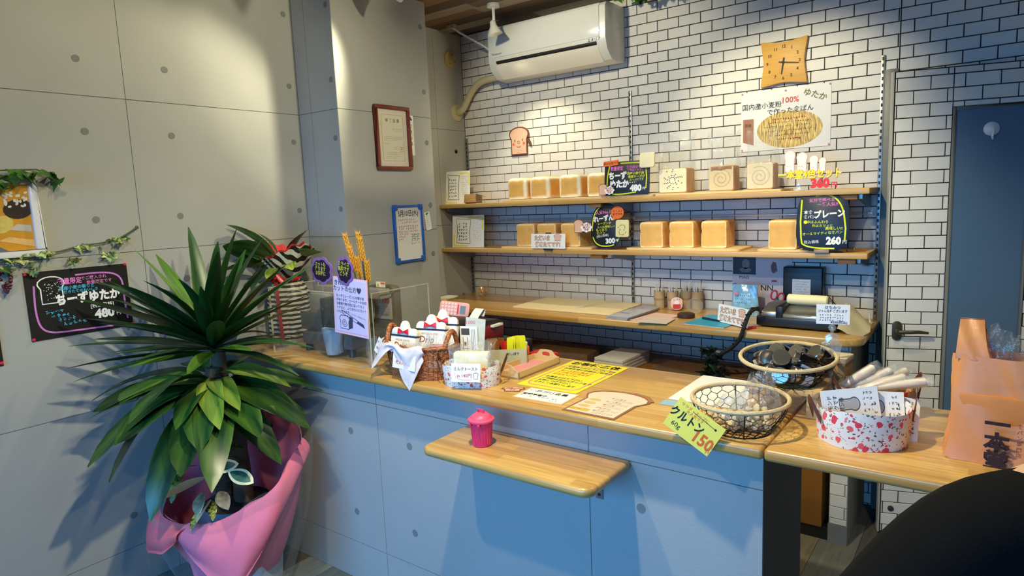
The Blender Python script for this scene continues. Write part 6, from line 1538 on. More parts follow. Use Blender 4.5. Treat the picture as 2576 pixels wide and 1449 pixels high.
MB().flat([(-.080, .020), (-.012, .020), (-.014, .042), (-.078, .042)], -.0021).build('printed_photo', mat('printed_photo', (226, 170, 80), .5, var=.35, scale=50), tm, smooth=False)
wp = thing('white_papers', 'stack of white paper sheets lying under the wire basket', 'paper', (2.150, -1.410, CZ), (0, 0, 0))
for k in range(3): MB().box(-.108 + .002 * k, .105, -.150 + .004 * k, .133, .0012 * k, .0012 * k + .001).build('sheet', WHITE, wp, smooth=False)
bc = thing('blue_card', 'pale blue card poking out below the white paper stack', 'card', (2.095, -1.590, CZ), (0, 0, .05))
MB().box(-.056, .060, -.026, .020, 0, .001).build('sheet', mat('pale_blue_card', (150, 186, 206), .5, var=.05), bc, smooth=False); MB().flat([(.0, 0), (.02, .004), (.03, -.01)], 0, M=RX(-PI / 2, 4, 'X')).build('print', mat('blue_print', (40, 90, 150), .5), bc, smooth=False)

# wire baskets
WIRE = mat('black_wire', (20, 19, 20), .4, .5)
RIMW = mat('pale_rim_wrap', (206, 182, 138), .75, var=.14, scale=90, stretch=(1, 1, 3), bump=.5, bscale=180)
def wire_basket(label, loc, r0, r1, h, tilt=(0, 0), n=22, rows=5, rz=0):
    t = thing('wire_basket', label, 'basket', loc, (tilt[0], tilt[1], rz), 'wire mesh baskets')
    prof = lambda k: (r0 + (r1 - r0) * (1 - (1 - k) ** 1.7), h * k)
    def P(a, k): r, z = prof(max(0, min(1, k))); return (r * math.cos(a), r * math.sin(a), z + .002)
    mesh = MB(); da = 2 * PI / n
    for j in range(rows):
        for i in range(n):
            a = da * (i + .5 * (j % 2)); k0 = j / rows; k1 = (j + .5) / rows; k2 = (j + 1) / rows
            mesh.tube([P(a, k0), P(a, k1)], .0009, 4, caps=False); mesh.tube([P(a, k1), P(a + da / 2, k2)], .0009, 4, caps=False); mesh.tube([P(a, k1), P(a - da / 2, k2)], .0009, 4, caps=False)
    for q in range(-4, 5):
        for o_ in (0, 1):
            d = q * r0 / 4.5; l = math.sqrt(max(0, r0 * r0 - d * d))
            mesh.tube([(d, -l, .002), (d, l, .002)] if o_ else [(-l, d, .002), (l, d, .002)], .0009, 4, caps=False)
    mesh.build('wire_mesh', WIRE, t, kind='stuff')
    fr_ = MB(); fr_.tube([P(a, 0) for a in [2 * PI * i / 36 for i in range(36)]], .0022, 6, closed=True)
    for i in range(4): fr_.tube([P(i * PI / 2 + .4, k / 8) for k in range(9)], .0018, 6)
    fr_.build('frame', WIRE, t)
    MB().tube([P(a, 1) for a in [2 * PI * i / 44 for i in range(44)]], .0058, 8, closed=True).build('wrapped_rim', RIMW, t)
    return t
wire_basket('black wire basket with pale rim holding crouton bags at the counter seam', (2.300, -1.704, CZ), .076, .118, .080, (.03, 0))
cr_me = []
CROU = mat('crouton', (232, 206, 156), .8, var=.12, scale=60)
for k in range(3): cr_me.append(MB().box(-.007, .007, -.007, .007, -.006, .006).mesh('crouton', CROU, bevel=.0025))
def crouton_bag(x, y, z, rz, r, label, n, hh=.11):
    t = thing('crouton_bag', label, 'package', (x, y, z), (0, 0, rz), 'crouton bags')
    for k in range(n):
        a = k * 2.4; q = math.sqrt((k % 12 + .5) / 12); lay = k // 12
        put(cr_me[k % 3], 'crouton', t, (r * .72 * q * math.cos(a), r * .60 * q * math.sin(a), .012 + .0125 * lay - .004 * q), (random.random() * 3, random.random() * 3, random.random() * 3))
    def fn(u, v):
        a = 2 * PI * u; cr = .003 * math.sin(9 * a + 13 * v) + .0025 * math.sin(17 * a + 5 * v)
        k = .80 + .55 * math.sin(PI * min(1, v * 1.35)) if v < .6 else .55 + .75 * (1 - v) + .5 * (v - .6)
        return (r * .82 * k * math.cos(a) + cr + .02 * v * v, r * .70 * k * math.sin(a) * (1 - .5 * max(0, v - .5)) + cr, .003 + hh * v + cr)
    MB().sheet(fn, 48, 18, wrap=True).build('film', CRK, t)
crouton_bag(2.275, -1.722, CZ + .004, .3, .052, 'left clear bag of croutons in the wire basket', 36, .085)
crouton_bag(2.335, -1.690, CZ + .006, .8, .058, 'right clear bag of croutons, open top rising above the basket rim', 40, .135)
yt = thing('crouton_tag', 'bright yellow price tag reading 150 hung on the wire basket', 'tag', (2.2245, -1.8275, .936), (math.radians(-6), math.radians(31), .04))
MB().box(-.066, .066, -.0012, 0, -.043, .043).build('card', mat('tag_yellow', (240, 222, 84), .5, var=.02), yt, smooth=False)
t_ = MB(); text_into(t_, 'クルトン', -.022, .004, .030, y=-.0016, off=.03, sx=.8); text_into(t_, '60g', -.038, -.024, .018, y=-.0016); t_.stroke([(-.02, .030), (.045, .026)], .0014, -.0016); t_.disc(.047, .026, .003, -.0016); t_.build('lettering', INK, yt, smooth=False)
t_ = MB(); text_into(t_, '150', .036, -.016, .044, y=-.0016, off=.03, sx=.85); text_into(t_, '円', .062, -.034, .012, y=-.0016); text_into(t_, 'サラダ・スープに', -.015, .032, .010, y=-.0016); text_into(t_, '大人気です', -.01, .022, .010, y=-.0016); t_.build('orange_lettering', ORANGE_INK, yt, smooth=False)
rs = thing('wooden_riser', 'small wooden stand under the basket of jars', 'stand', (2.362, -1.470, CZ))
MB().box(-.095, .095, -.085, .115, .062, .076).build('top', PALEWOOD, rs, bevel=.002)
for sx, sy in ((-.075, -.065), (.075, -.065), (-.075, .095), (.075, .095)): MB().box(sx - .013, sx + .013, sy - .010, sy + .010, 0, .062).build('leg', PALEWOOD, rs, bevel=.002)
kbx = thing('card_box', 'plain tan box behind the basket of jars', 'box', (2.452, -1.345, CZ), (0, 0, -.1))
MB().box(-.050, .040, -.035, .04, 0, .125).build('body', KRAFT, kbx, bevel=.002); MB().box(-.052, .042, -.037, .042, .118, .132).build('lid', mat('pale_lid', (206, 192, 160), .7), kbx, bevel=.002)
JZ = CZ + .0765
wire_basket('black wire basket with tan rim full of dark jam jars on the wooden stand', (2.362, -1.482, JZ), .072, .123, .072, (.10, .0), 22, 5)
JARG = mat('dark_jar_glass', (12, 10, 12), .06, var=.0, coat=.8); JLB = mat('jar_label', (206, 204, 206), .5, var=.06, scale=60); JLID = mat('jar_lid', (176, 172, 160), .2, .9)
jm = MB().lathe([(0, 0), (.022, .0), (.0245, .004), (.0245, .044), (.021, .050)], 20).mesh('glass', JARG)
jl = MB().lathe([(.0248, .010), (.0248, .036)], 20, close=False).mesh('label', JLB)
jc = MB().lathe([(.0225, .049), (.0232, .052), (.0232, .062), (.021, .064), (0, .064)], 20).mesh('lid', JLID)
def half_label(): 
    mb_ = MB(); n = 10; v = []
    for i in range(n + 1):
        a = -PI * .42 + PI * .84 * i / n; v += [(.0249 * math.cos(a), .0249 * math.sin(a), .010), (.0249 * math.cos(a), .0249 * math.sin(a), .037)]
    mb_.add(v, [(2 * i, 2 * i + 2, 2 * i + 3, 2 * i + 1) for i in range(n)]); return mb_.mesh('label', JLB)
jl = half_label()
jars = [((-.060, -.020, .050), (1.25, .2, .5), 'leftmost'), ((-.030, .050, .055), (1.2, .0, -.3), 'back left'), ((-.010, -.045, .056), (.95, .25, .2), 'front middle, lid towards the shopper'), ((.030, .030, .058), (1.1, .1, -.5), 'back middle'), ((.045, -.030, .058), (1.1, -.2, -1.0), 'front right'), ((.082, .020, .060), (.75, .5, -1.2), 'rightmost, tilted against the rim'),
        ((-.045, -.045, .012), (1.35, 0, .8), 'lower left'), ((.0, -.05, .010), (1.4, 0, 0), 'lower middle'), ((.045, -.045, .012), (1.3, 0, -.7), 'lower right'), ((.0, .03, .012), (1.4, 0, 1.6), 'deep middle'), ((.055, .045, .035), (1.1, 0, 2.2), 'back right')]
for (p, r_, lb) in jars:
    t = thing('jam_jar', 'dark white-labelled jam jar, %s in the jar basket' % lb, 'jar', (2.362 + p[0], -1.482 + p[1], JZ + p[2] * .78 + .024), r_, 'jam jars in the wire basket')
    for me_, nm_ in ((jm, 'glass'), (jl, 'label'), (jc, 'lid')): put(me_, nm_, t, (0, 0, -.030), (0, 0, -PI / 2 + random.uniform(-.5, .5)))
cs_ = thing('clip_stand_card', 'white price card held up by a clear bear-shaped clip behind the jar basket', 'sign', (2.462, -1.432, CZ), (0, 0, .22))
CLR = clear_film('clip_plastic', alpha=.22, rough=.05, bump=.2)
MB().lathe([(.024, 0), (.026, .004), (.020, .010), (.008, .016)], 18).build('base', CLR, cs_)
MB().tube([(0, 0, .012), (0, 0, .225)], .0045, 8).build('stem', CLR, cs_)
bearp = [(-.018, .135), (.018, .135), (.022, .165), (.026, .185), (.016, .190), (.018, .205), (.008, .212), (-.008, .212), (-.018, .205), (-.016, .190), (-.026, .185), (-.022, .165)]
MB().prism(bearp, -.005, .005).build('bear', CLR, cs_, bevel=.002)
MB().lathe([(0, -.010), (.008, -.006), (.010, 0), (.008, .006), (0, .010)], 12, c=(0, 0, .228)).build('ball', CLR, cs_)
MB().box(-.040, .042, -.0012, 0, .238, .292).build('card', WHITE, cs_, smooth=False)
t_ = MB(); text_into(t_, 'はちみつ', 0, .284, .010, y=-.0016, off=.01); text_into(t_, 'ジャム各種ございます', .0, .274, .0085, y=-.0016, off=.01, sx=.85); [scribble(t_, 0, .263 - .007 * k, .065, .006, -.0016, pen=.12) for k in range(3)]; text_into(t_, '¥200(税込)', .016, .2435, .0088, y=-.0016, off=.02); t_.build('lettering', mat('slate_ink', (62, 60, 90), .6), cs_, smooth=False)

# carrier bag
cbag = thing('carrier_bag', 'translucent orange carrier bag lettered in black on the counter extension', 'bag', (2.868, -1.600, CZ), (0, 0, -.05))
BAGO = mat('orange_bag', (222, 150, 96), .4, var=.06, scale=9, bump=.5, bscale=16, alpha=.90)
def cb_fn(u, v):
    a = 2 * PI * u; c, s = math.cos(a), math.sin(a); k = max(abs(c), abs(s))
    ex = .86; cx = math.copysign(abs(c / k) ** 1.0, c); sy = math.copysign(abs(s / k), s)
    wv = .005 * math.sin(5 * a + 7 * v) + .003 * math.sin(11 * a + 4 * v)
    return (cx * (.130 - .012 * v - .006 * math.sin(PI * v)) + wv, sy * (.075 - .035 * v) + wv * .6, .228 * v)
MB().sheet(cb_fn, 52, 16, wrap=True).box(-.125, .125, -.07, .07, .001, .003).build('body', BAGO, cbag)
for sx in (-1, 1):
    for sy in (-1, 1):
        MB().sheet(lambda u, v: ((-.118 + (.068 - .024 * v ** .6) * u + .004 * v) * (1 if sx < 0 else -1), sy * (.039 - .034 * v ** 1.5) + .003 * math.sin(9 * u + 5 * v), .220 + .084 * v), 8, 10).build('handle', BAGO, cbag, thick=.0008)
MB().box(-.108, .105, -.058, .052, .004, .150).build('contents', mat('bag_contents', (206, 130, 66), .6, var=.06), cbag, bevel=.010)
t_ = MB()
for k, ch_ in enumerate('一本堂'): text_into(t_, ch_, -.034, .096 - .040 * k, .044, y=-.0815, off=.045)
t_.build('lettering', mat('bag_ink', (46, 26, 34), .6), cbag, smooth=False)
t_ = MB()
for k, ch_ in enumerate('食パン専門店'): text_into(t_, ch_, .004, .098 - .0125 * k, .010, y=-.0815, off=.01)
for k, ch_ in enumerate('パンのある暮らし'): text_into(t_, ch_, .024, .108 - .0125 * k, .0115, y=-.0815, off=.01)
t_.build('small_lettering', mat('bag_ink_pale', (120, 70, 50), .6), cbag, smooth=False)
def inner_fn(u, v):
    a = 2 * PI * u; cr = .005 * math.sin(7 * a + 9 * v) + .004 * math.sin(13 * a + 3 * v)
    return (.075 * math.cos(a) * (1 - .45 * v) + cr - .01, .035 * math.sin(a) * (1 - .4 * v) + cr, .18 + .105 * v + .015 * math.sin(2 * a + 1) * v)
MB().sheet(inner_fn, 40, 12, wrap=True).build('clear_inner_bag', CRK, cbag)

# mini bin on the fold-down table
pb = thing('mini_bin', 'small hot pink lidded mini bin on the fold-down table', 'container', (1.572, -1.873, .7755))
HOT = mat('hot_pink', (236, 52, 106), .4, var=.03)
bd = MB(); bd.lathe([(.0265, 0), (.0285, .003), (.034, .078), (.031, .078), (.026, .006)], 36)
for k in range(22):
    a = 2 * PI * k / 22; bd.tube([(.0288 * math.cos(a), .0288 * math.sin(a), .006), (.0338 * math.cos(a), .0338 * math.sin(a), .072)], .0012, 5)
bd.build('bin_body', HOT, pb)
lid = MB().lathe([(.0385, .076), (.041, .079), (.041, .083), (.037, .086), (.033, .087), (.030, .093), (.018, .101), (0, .103)], 36).build('lid', mat('hot_pink_lid', (244, 84, 118), .4, var=.03), pb)
MB().tube([(-.011, 0, .100), (-.010, 0, .110), (.010, 0, .110), (.011, 0, .100)], .0032, 8).build('lid_handle', HOT, lid)
for k in (-1.9, -1.1): MB().box(-.004, .004, -.003, .003, -.006, .002, M=Matrix.Translation((.0395 * math.cos(k), .0395 * math.sin(k), .074)) @ RX(k + PI / 2, 4, 'Z')).build('latch', HOT, pb, bevel=.001)

# ceiling spotlights (their lamps are set at the top)
sm_ = None
for i, (p, a, e, ang, bl) in enumerate(SPOTS):
    t = thing('ceiling_spotlight', 'white ceiling spotlight over the left end of the working aisle' if i == 0 else 'unseen white ceiling spotlight on a short stem', 'lamp', (p[0], p[1], p[2]), (0, 0, 0), 'ceiling spotlights')
    d = (Vector(a) - Vector(p)).to_track_quat('-Z', 'Y').to_matrix().to_4x4()
    MB().lathe([(.035, CEIL - p[2]), (.035, CEIL - p[2] - .016), (.008, CEIL - p[2] - .018), (.008, .030)], 16).build('stem', WHITEP, t)
    MB().lathe([(.010, .045), (.016, .040), (.020, .015), (.040, -.022), (.042, -.028), (.036, -.024), (.016, .012)], 20, M=d, close=False).build('reflector', mat('reflector_white', (226, 224, 216), .3, .2), t)
    MB().lathe([(0, .012), (.014, .010), (.016, .004), (0, -.002)], 14, M=d).build('bulb', mat('lit_bulb', (255, 236, 190), .4, emit=14.0), t)

# ================================================================== POTTED PLANT (local x runs along the picture, -y towards the viewer)
PX, PY, PR = .44, -2.05, math.radians(36.4)
pp_ = thing('potted_plant', 'large dracaena in pink wrapping paper standing on the floor by the counter', 'plant', (PX, PY, 0), (0, 0, PR))
mb_ = MB(); q0 = rrect(-.115, .115, -.115, .115, .02, 3); q1 = rrect(-.140, .140, -.140, .140, .025, 3); n = len(q0)
mb_.add([(p[0], p[1], 0) for p in q0] + [(p[0], p[1], .34) for p in q1], [tuple(range(n - 1, -1, -1))] + [(i, (i + 1) % n, (i + 1) % n + n, i + n) for i in range(n)] + [tuple(range(n, 2 * n))])
mb_.build('pot', mat('pale_pot', (206, 212, 222), .35, var=.02), pp_)
MB().lathe([(0, .40), (.125, .385)], 20, close=False).build('soil', mat('soil', (44, 32, 26), .95, var=.3, scale=60), pp_)
PINKP = mat('pink_wrap', (226, 116, 140), .75, var=.07, scale=14, bump=.25, bscale=60)
PINKO = mat('coral_wrap', (222, 104, 112), .75, var=.07, scale=14, bump=.25, bscale=60)
def rimh(a):
    c, s = math.cos(a), math.sin(a)
    return .53 + .13 * s + .05 * c + .05 * math.exp(-((a - 1.0) / .5) ** 2)
def rimr(a):
    c, s = math.cos(a), math.sin(a)
    return .225 + .03 * abs(c) + .010 * math.sin(7 * a)
def wrap_in(u, v, grow=1.0, z0=.12):
    a = 2 * PI * u; k = v; r0 = .145; r = (r0 + (rimr(a) - r0) * math.sin(k * PI / 2) ** .9) * grow
    return (r * math.cos(a), r * math.sin(a), z0 + (rimh(a) - z0) * k + .008 * math.sin(9 * a + 4 * k) * k)
MB().sheet(lambda u, v: wrap_in(u, v), 72, 14, wrap=True).build('inner_wrap', PINKP, pp_, thick=.0015)
def flap(a0, a1, low, bulge, seed):
    """paper folded out over the rim between two angles, hanging to the points listed in low"""
    def fn(u, v):
        a = a0 + (a1 - a0) * u; r = rimr(a) * 1.02
        top = Vector((r * math.cos(a), r * math.sin(a), rimh(a) + .006))
        k = u * (len(low) - 1); i = min(int(k), len(low) - 2); f = k - i
        bot = Vector(low[i]).lerp(Vector(low[i + 1]), f)
        p = top.lerp(bot, v); o = Vector((math.cos(a), math.sin(a), .25)) * (bulge * math.sin(PI * min(1, v * 1.1)) ** .8)
        return tuple(p + o + Vector((.004 * math.sin(11 * u + seed), 0, .005 * math.sin(9 * u + 5 * v + seed))))
    return fn
MB().sheet(flap(-PI * .62, PI * .06, [(-.13, -.215, .33), (-.06, -.27, .29), (.02, -.30, .23), (.10, -.31, .175), (.17, -.24, .28), (.235, -.13, .40), (.262, .02, .50)], .030, 1), 40, 16).build('right_fold', PINKP, pp_, thick=.0015)
MB().sheet(flap(-PI * 1.08, -PI * .60, [(-.285, .04, .50), (-.31, -.02, .36), (-.345, -.07, .235), (-.26, -.19, .275), (-.17, -.25, .30), (-.125, -.25, .35)], .024, 3), 34, 14).build('left_fold', PINKO, pp_, thick=.0015)
MB().sheet(lambda u, v: (-.19 + .30 * u - (.10 * (2 * u - 1) + .0) * v - .01 * v, -.185 - .05 * math.sin(PI * u) - .01 * v, .36 - (.255 * (1 - abs(2 * u - 1.0)) + .03) * v), 24, 10).build('lower_fold', PINKP, pp_, thick=.0015)
MB().sheet(lambda u, v: tuple(Vector(wrap_in(u, v, 1.16, .015)) + Vector((0, 0, .012 * math.sin(6 * 2 * PI * u) * v + .02 * v))), 72, 14, wrap=True).build('cellophane', clear_film('cellophane', alpha=.06, rough=.06, bump=1.0, bscale=14), pp_)
BARK = mat('dracaena_bark', (104, 84, 62), .85, var=.2, scale=16, stretch=(3, 3, 14), bump=.8, bscale=40)
def trunk(x, y, top, r, lean):
    pts = [(x + lean * k / 10, y, .38 + (top - .38) * k / 10) for k in range(11)]
    MB().tube(pts, [r * (1 + .05 * math.sin(k * 2.3)) for k in range(11)], 14).build('trunk', BARK, pp_)
trunk(-.055, .02, .92, .032, .01); trunk(.035, -.01, .80, .036, -.01); trunk(-.01, .05, 1.02, .026, -.03)
SPK = leaf_mat('spike_green', (16, 48, 20), (46, 92, 36), 3, .35); SPL = leaf_mat('spike_light', (44, 84, 28), (96, 132, 52), 3, .35)
BRD = leaf_mat('broad_green', (14, 52, 24), (74, 106, 38), 2.2, .3); BRL = leaf_mat('broad_light', (60, 96, 30), (140, 158, 62), 2.2, .35)
sp_me = [leaf_mesh('leaf', SPK, .44, .056, .10, .30, 8, tip=.8), leaf_mesh('leaf', SPK, .40, .050, .30, .30, 8, tip=.8), leaf_mesh('leaf', SPL, .40, .052, .06, .30, 8, tip=.8)]
br_me = [leaf_mesh('leaf', BRD, .38, .118, .55, .22, 10, .04), leaf_mesh('leaf', BRD, .34, .128, .35, .22, 10, .05), leaf_mesh('leaf', BRL, .30, .105, .70, .25, 10, .04)]
random.seed(21)
def place_leaf(me_, base, az, el, s, roll=0.0, ln=.4):
    R_ = Euler((0, 0, PR)).to_matrix().to_4x4(); R_.translation = (PX, PY, 0)
    for k in range(14):
        M = R_ @ Matrix.Translation(base) @ Euler((roll, -el, az)).to_matrix().to_4x4() @ Matrix.Scale(s, 4)
        ok = True
        for v in me_.vertices:
            p = M @ v.co
            if p.x < .032 or (p.y > -1.752 and p.z < .87) or (p.y > -1.83 and .86 < p.z < .915) or (p.y > -1.745 and p.z > .9 and p.x > .27) or (p.y > -1.69 and p.x < .30): ok = False; break
        if ok: break
        el += .10 * (1 if k % 2 else -1) * (1 + k * .2); s *= .95
    if ok: put(me_, 'leaf', pp_, base, (roll, -el, az), (s, s, s))
# spiky crown
sb_ = (-.03, .0, 1.00)
for k in range(50):
    az = k * 2.399 + random.uniform(-.2, .2); t = k / 49
    el = 1.30 - 1.25 * t ** .8 + random.uniform(-.12, .12)
    dz = .06 * (1 - t) - .02 * t
    place_leaf(sp_me[0 if k % 5 in (0, 1, 3) else (1 if k % 5 == 2 else 2)], (sb_[0] + .012 * math.cos(az), sb_[1] + .012 * math.sin(az), sb_[2] + dz), az, el, random.uniform(.85, 1.12) * (.92 if el > .9 else 1.0), random.uniform(-.3, .3), .42)
# a few spikes aimed as in the photograph: left fan, upright pair, long right blade
for az, el, s in ((PI + .15, .42, 1.05), (PI - .2, .62, 1.05), (PI + .3, .22, 1.1), (PI - .1, .05, 1.1), (PI + .5, -.02, 1.05), (PI * 1.2, .85, 1.0), (-.2, .85, 1.05), (-.35, .70, 1.1), (-.1, .55, 1.05), (-.5, .25, .9), (-1.2, .9, .85), (-1.7, .6, .75), (-.25, -.12, .8), (-2.2, .75, .9)):
    place_leaf(sp_me[0], sb_, az, el, s, 0, .42)
# drooping broad leaves
bb_ = (-.045, -.01, .865)
for az, el, s, m_ in ((PI + .25, .55, 1.15, 2), (PI + .05, .50, 1.25, 0), (PI + .55, .45, 1.05, 2), (PI - .25, .40, 1.15, 0), (PI + .85, .10, 1.1, 0), (PI + 1.05, .05, 1.05, 1), (PI + 1.35, -.25, 1.15, 0), (PI + 1.6, -.20, 1.1, 1), (-1.35, -.15, 1.05, 1), (-1.1, -.05, 1.15, 0), (-.75, .0, 1.05, 1), (-.45, .10, 1.05, 0), (-.15, .12, 1.05, 1), (.12, .35, .95, 0), (-.3, .50, .9, 2), (-.95, .45, .8, 2), (PI + 1.9, .30, .9, 2), (PI + .70, -.15, 1.1, 0), (PI + .3, -.05, 1.05, 1), (-1.55, .35, .75, 0), (PI + 1.2, .40, .95, 0), (2.4, .5, .9, 0), (1.4, .6, .8, 1), (.6, .5, .85, 0), (PI + .45, .20, 1.1, 1), (-.6, -.25, .95, 0)):
    place_leaf(br_me[m_], (bb_[0] + .02 * math.cos(az), bb_[1] + .02 * math.sin(az), bb_[2] + random.uniform(-.05, .04)), az, el, s, random.uniform(-.35, .35), .30)
# small plants at the foot
CRM = mat('cream_leaf_edge', (226, 218, 178), .5, var=.04); TEAL = leaf_mat('teal_leaf', (30, 66, 56), (70, 112, 92), 14, streak=False); MOT = leaf_mat('mottled_leaf', (46, 66, 24), (206, 204, 92), 70, streak=False); TAN = leaf_mat('tan_leaf', (116, 92, 66), (196, 176, 140), 20, streak=False)
rub = leaf_mesh('leaf_edge', CRM, .155, .082, .10, .10, 10); rin = leaf_mesh('leaf_centre', TEAL, .125, .052, .09, .10, 10)
for x, y, z, az, el, rl, s in ((-.03, -.16, .55, PI + .55, -.18, .75, 1.0), (-.015, -.15, .575, .30, .10, .95, .62), (.05, -.15, .565, -.35, -.25, .6, .72)):
    o = put(rub, 'variegated_leaf', pp_, (x, y, z), (rl, -el, az), (s,) * 3); put(rin, 'leaf_centre', o, (.012, 0, .0025))
mt_ = leaf_mesh('leaf', MOT, .12, .045, .3, .2, 8, .05); tn_ = leaf_mesh('leaf', TAN, .09, .05, .3, .2, 7)
for x, y, z, az, el, s in ((-.16, -.10, .56, PI + .2, .05, 1.1), (-.15, -.08, .57, PI - .5, 1.0, 1.1), (-.15, -.10, .56, PI + 1.1, -.5, 1.0), (-.14, -.12, .55, -1.7, -.5, .9), (-.13, -.09, .58, PI * .6, 1.2, .9), (-.01, -.08, .63, .1, .2, .8), (-.02, -.20, .46, -1.9, -.3, .8), (.0, -.19, .47, -1.2, -.2, .7), (-.12, -.14, .55, PI + .7, .3, .9)):
    put(mt_, 'mottled_leaf', pp_, (x, y, z), (0, -el, az), (s,) * 3)
for x, y, z, az, el in ((-.08, -.12, .58, PI + .3, .1), (-.04, -.18, .50, -1.5, -.4), (.02, -.18, .50, -.9, -.2), (-.03, -.10, .57, .3, .3), (.0, -.2, .48, -2.0, -.3)): put(tn_, 'tan_leaf', pp_, (x, y, z), (.3, -el, az))
put(leaf_mesh('leaf', BRD, .12, .05, .3, .2, 7), 'leaf', pp_, (.13, -.05, .60), (0, -1.1, 1.2))

# ================================================================== PERSON in black at the right edge (only a shoulder is in the picture)
def skin_mesh(name, pts, edges, m_, sub=2, root=0):
    me = bpy.data.meshes.new(name); me.from_pydata([p[0] for p in pts], edges, [])
    o = bpy.data.objects.new(name, me); COL.objects.link(o)
    sk = o.modifiers.new('skin', 'SKIN'); sk.use_smooth_shade = True
    for i, p in enumerate(pts):
        r = p[1] if isinstance(p[1], tuple) else (p[1], p[1]); me.skin_vertices[0].data[i].radius = r
    me.skin_vertices[0].data[root].use_root = True
    sd = o.modifiers.new('sub', 'SUBSURF'); sd.levels = sub; sd.render_levels = sub
    dg = bpy.context.evaluated_depsgraph_get(); r = bpy.data.meshes.new_from_object(o.evaluated_get(dg)); r.name = name
    bpy.data.objects.remove(o); bpy.data.meshes.remove(me)
    r.materials.clear(); r.materials.append(m_); r.shade_smooth(); return r
pr = thing('person', 'person in black clothing standing at the right edge, only the shoulder in view', 'person', (2.950, -2.563, 0), (0, 0, math.atan2(.594, .804)))
SKIN = mat('skin', (206, 164, 136), .55, var=.03); BLKC = mat('black_cloth', (11, 10, 10), .95, var=.15, scale=30, bump=.15, bscale=300, spec=.15)
pr.scale = (1, 1, .976)
# local axes: +x to the person's right, +y ahead, body facing +y
B_ = [((0, 0, .86), (.13, .10)), ((0, 0, 1.00), (.115, .09)), ((0, 0, 1.16), (.13, .095)), ((0, 0, 1.26), (.075, .065)), ((0, .01, 1.325), .046), ((0, .02, 1.39), (.062, .072)), ((0, .02, 1.46), (.072, .085)), ((0, .015, 1.52), (.055, .065)),
      ((-.165, 0, 1.232), .050), ((-.30, -.02, 1.105), .040), ((-.335, .02, .90), .030), ((-.335, .05, .84), (.024, .034)),
      ((.165, 0, 1.232), .050), ((.25, -.02, 1.03), .040), ((.24, .08, .83), .030), ((.24, .10, .77), (.024, .034)),
      ((-.085, 0, .78), .080), ((-.09, .0, .45), .055), ((-.09, -.02, .09), .038), ((-.09, .11, .03), .032), ((.085, 0, .78), .080), ((.09, .0, .45), .055), ((.09, -.02, .09), .038), ((.09, .11, .03), .032)]
BE = [(0, 1), (1, 2), (2, 3), (3, 4), (4, 5), (5, 6), (6, 7), (3, 8), (8, 9), (9, 10), (10, 11), (3, 12), (12, 13), (13, 14), (14, 15), (0, 16), (16, 17), (17, 18), (18, 19), (0, 20), (20, 21), (21, 22), (22, 23)]
for (hx, hi, sx) in ((-.335, 11, -1), (.24, 15, 1)):
    hp_ = B_[hi][0]
    for q, (dx, l) in enumerate(((-.024, .066), (-.008, .076), (.008, .072), (.024, .058))):
        i0 = len(B_); B_ += [((hp_[0] + dx, hp_[1] + .012, hp_[2] - .040), .0095), ((hp_[0] + dx * 1.15, hp_[1] + .022, hp_[2] - .040 - l * .6), .0085), ((hp_[0] + dx * 1.1, hp_[1] + .008, hp_[2] - .040 - l), .0070)]
        BE += [(hi, i0), (i0, i0 + 1), (i0 + 1, i0 + 2)]
    i0 = len(B_); B_ += [((hp_[0] - sx * .030, hp_[1] + .020, hp_[2] - .012), .0100), ((hp_[0] - sx * .042, hp_[1] + .034, hp_[2] - .046), .0085)]; BE += [(hi, i0), (i0, i0 + 1)]
body = put(skin_mesh('body', B_, BE, SKIN), 'body', pr)
S_ = [((0, 0, .88), (.16, .125)), ((0, 0, 1.02), (.145, .115)), ((0, 0, 1.15), (.155, .115)), ((0, 0, 1.235), (.105, .085)), ((0, .005, 1.285), (.062, .058)), ((-.165, 0, 1.232), .064), ((-.235, -.01, 1.175), .062), ((-.305, -.02, 1.10), .055), ((-.335, .02, .91), .042), ((.165, 0, 1.232), .064), ((.25, -.02, 1.03), .055), ((.24, .08, .84), .042), ((0, 0, .76), (.165, .13))]
put(skin_mesh('black_top', S_, [(0, 1), (1, 2), (2, 3), (3, 4), (3, 5), (5, 6), (6, 7), (7, 8), (3, 9), (9, 10), (10, 11), (0, 12)], BLKC), 'black_top', pr)
T_ = [((0, 0, .84), (.145, .11)), ((-.085, 0, .76), .098), ((-.09, 0, .45), .074), ((-.09, -.01, .10), .060), ((.085, 0, .76), .098), ((.09, 0, .45), .074), ((.09, -.01, .10), .060)]
put(skin_mesh('trousers', T_, [(0, 1), (1, 2), (2, 3), (0, 4), (4, 5), (5, 6)], BLKC), 'trousers', pr)
for sx in (-.09, .09): MB().lathe([(.040, 0), (.046, .02), (.042, .05), (.030, .075)], 16, c=(sx, .03, 0), sy=2.3).build('shoe', DARK, pr)
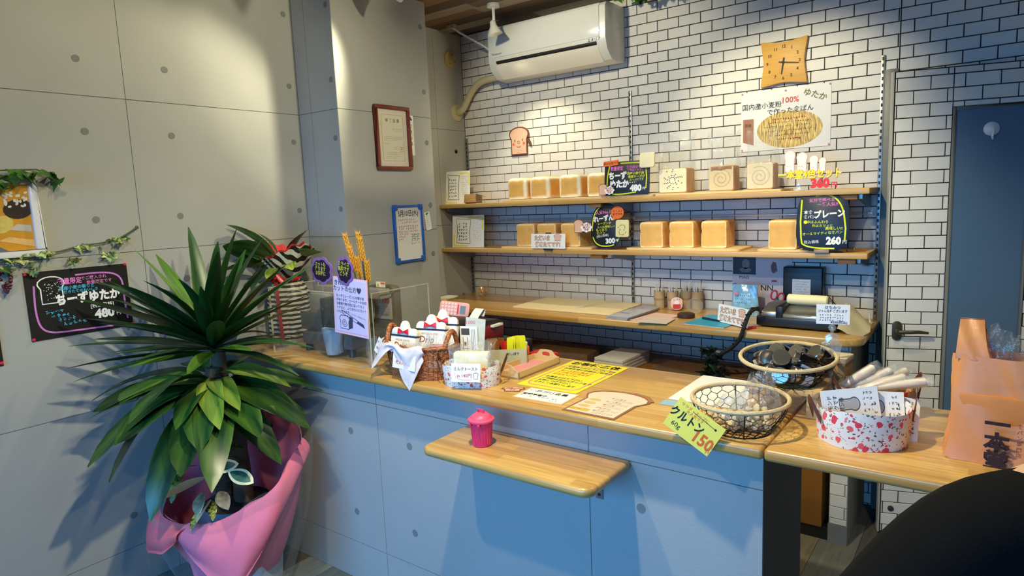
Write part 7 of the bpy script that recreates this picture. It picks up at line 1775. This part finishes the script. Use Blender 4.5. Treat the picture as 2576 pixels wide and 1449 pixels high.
HAIR = mat('dark_hair', (26, 20, 18), .5, var=.2, scale=8, stretch=(40, 40, 2))
MB().sheet(lambda u, v: ((.079 + .004 * math.sin(24 * PI * u)) * math.cos(2 * PI * u) * math.sin(.05 + 1.9 * v), .012 + (.092 if math.sin(2 * PI * u) < 0 else .080) * math.sin(2 * PI * u) * math.sin(.05 + (1.9 if math.sin(2 * PI * u) < .3 else 1.15) * v), 1.462 + .092 * math.cos(.05 + (1.9 if math.sin(2 * PI * u) < .3 else 1.15) * v)), 48, 12, wrap=True).build('hair', HAIR, pr)
fc = MB()
for sx in (-.028, .028): fc.lathe([(0, -.006), (.009, -.003), (.0095, .002), (0, .007)], 12, M=Matrix.Translation((sx, .094, 1.448)) @ RX(-PI / 2, 4, 'X'))
fc.build('eyes', mat('eye', (40, 30, 26), .2), pr, kind='stuff')
MB().tube([(0, .094, 1.452), (0, .106, 1.430), (0, .112, 1.418), (0, .098, 1.411)], [.005, .009, .011, .006], 10).build('nose', SKIN, pr)
MB().tube([(-.022, .088, 1.388), (0, .097, 1.386), (.022, .088, 1.388)], [.002, .005, .002], 8).build('mouth', mat('lip', (170, 96, 88), .5), pr)
for sx in (-.074, .074): MB().lathe([(0, -.008), (.012, -.006), (.016, 0), (.012, .006), (0, .008)], 12, sy=1.6, M=Matrix.Translation((sx, .015, 1.438)) @ RX(PI / 2, 4, 'Y')).build('ear', SKIN, pr)

# joined print and other pieces too small to pick apart singly
PRINTISH = ('lettering', 'print', 'numerals', 'border', 'marks', 'raisin', 'slot', 'yellow_lines', 'cheeks', 'cheek', 'foot', 'polished_edge', 'heading', 'sweets', 'blades', 'blue_mark', 'green_mark', 'red_seal', 'inner', 'red_front', 'bow', 'base_print', 'photo_print')
for o in bpy.data.objects:
    if o.type == 'MESH' and o.parent is not None and not o.get('kind'):
        b = o.name.split('.')[0]
        if any(b == q or b.endswith('_' + q) or b.startswith(q) for q in PRINTISH) and b not in ('red_front', 'bow', 'foot'): o['kind'] = 'stuff'
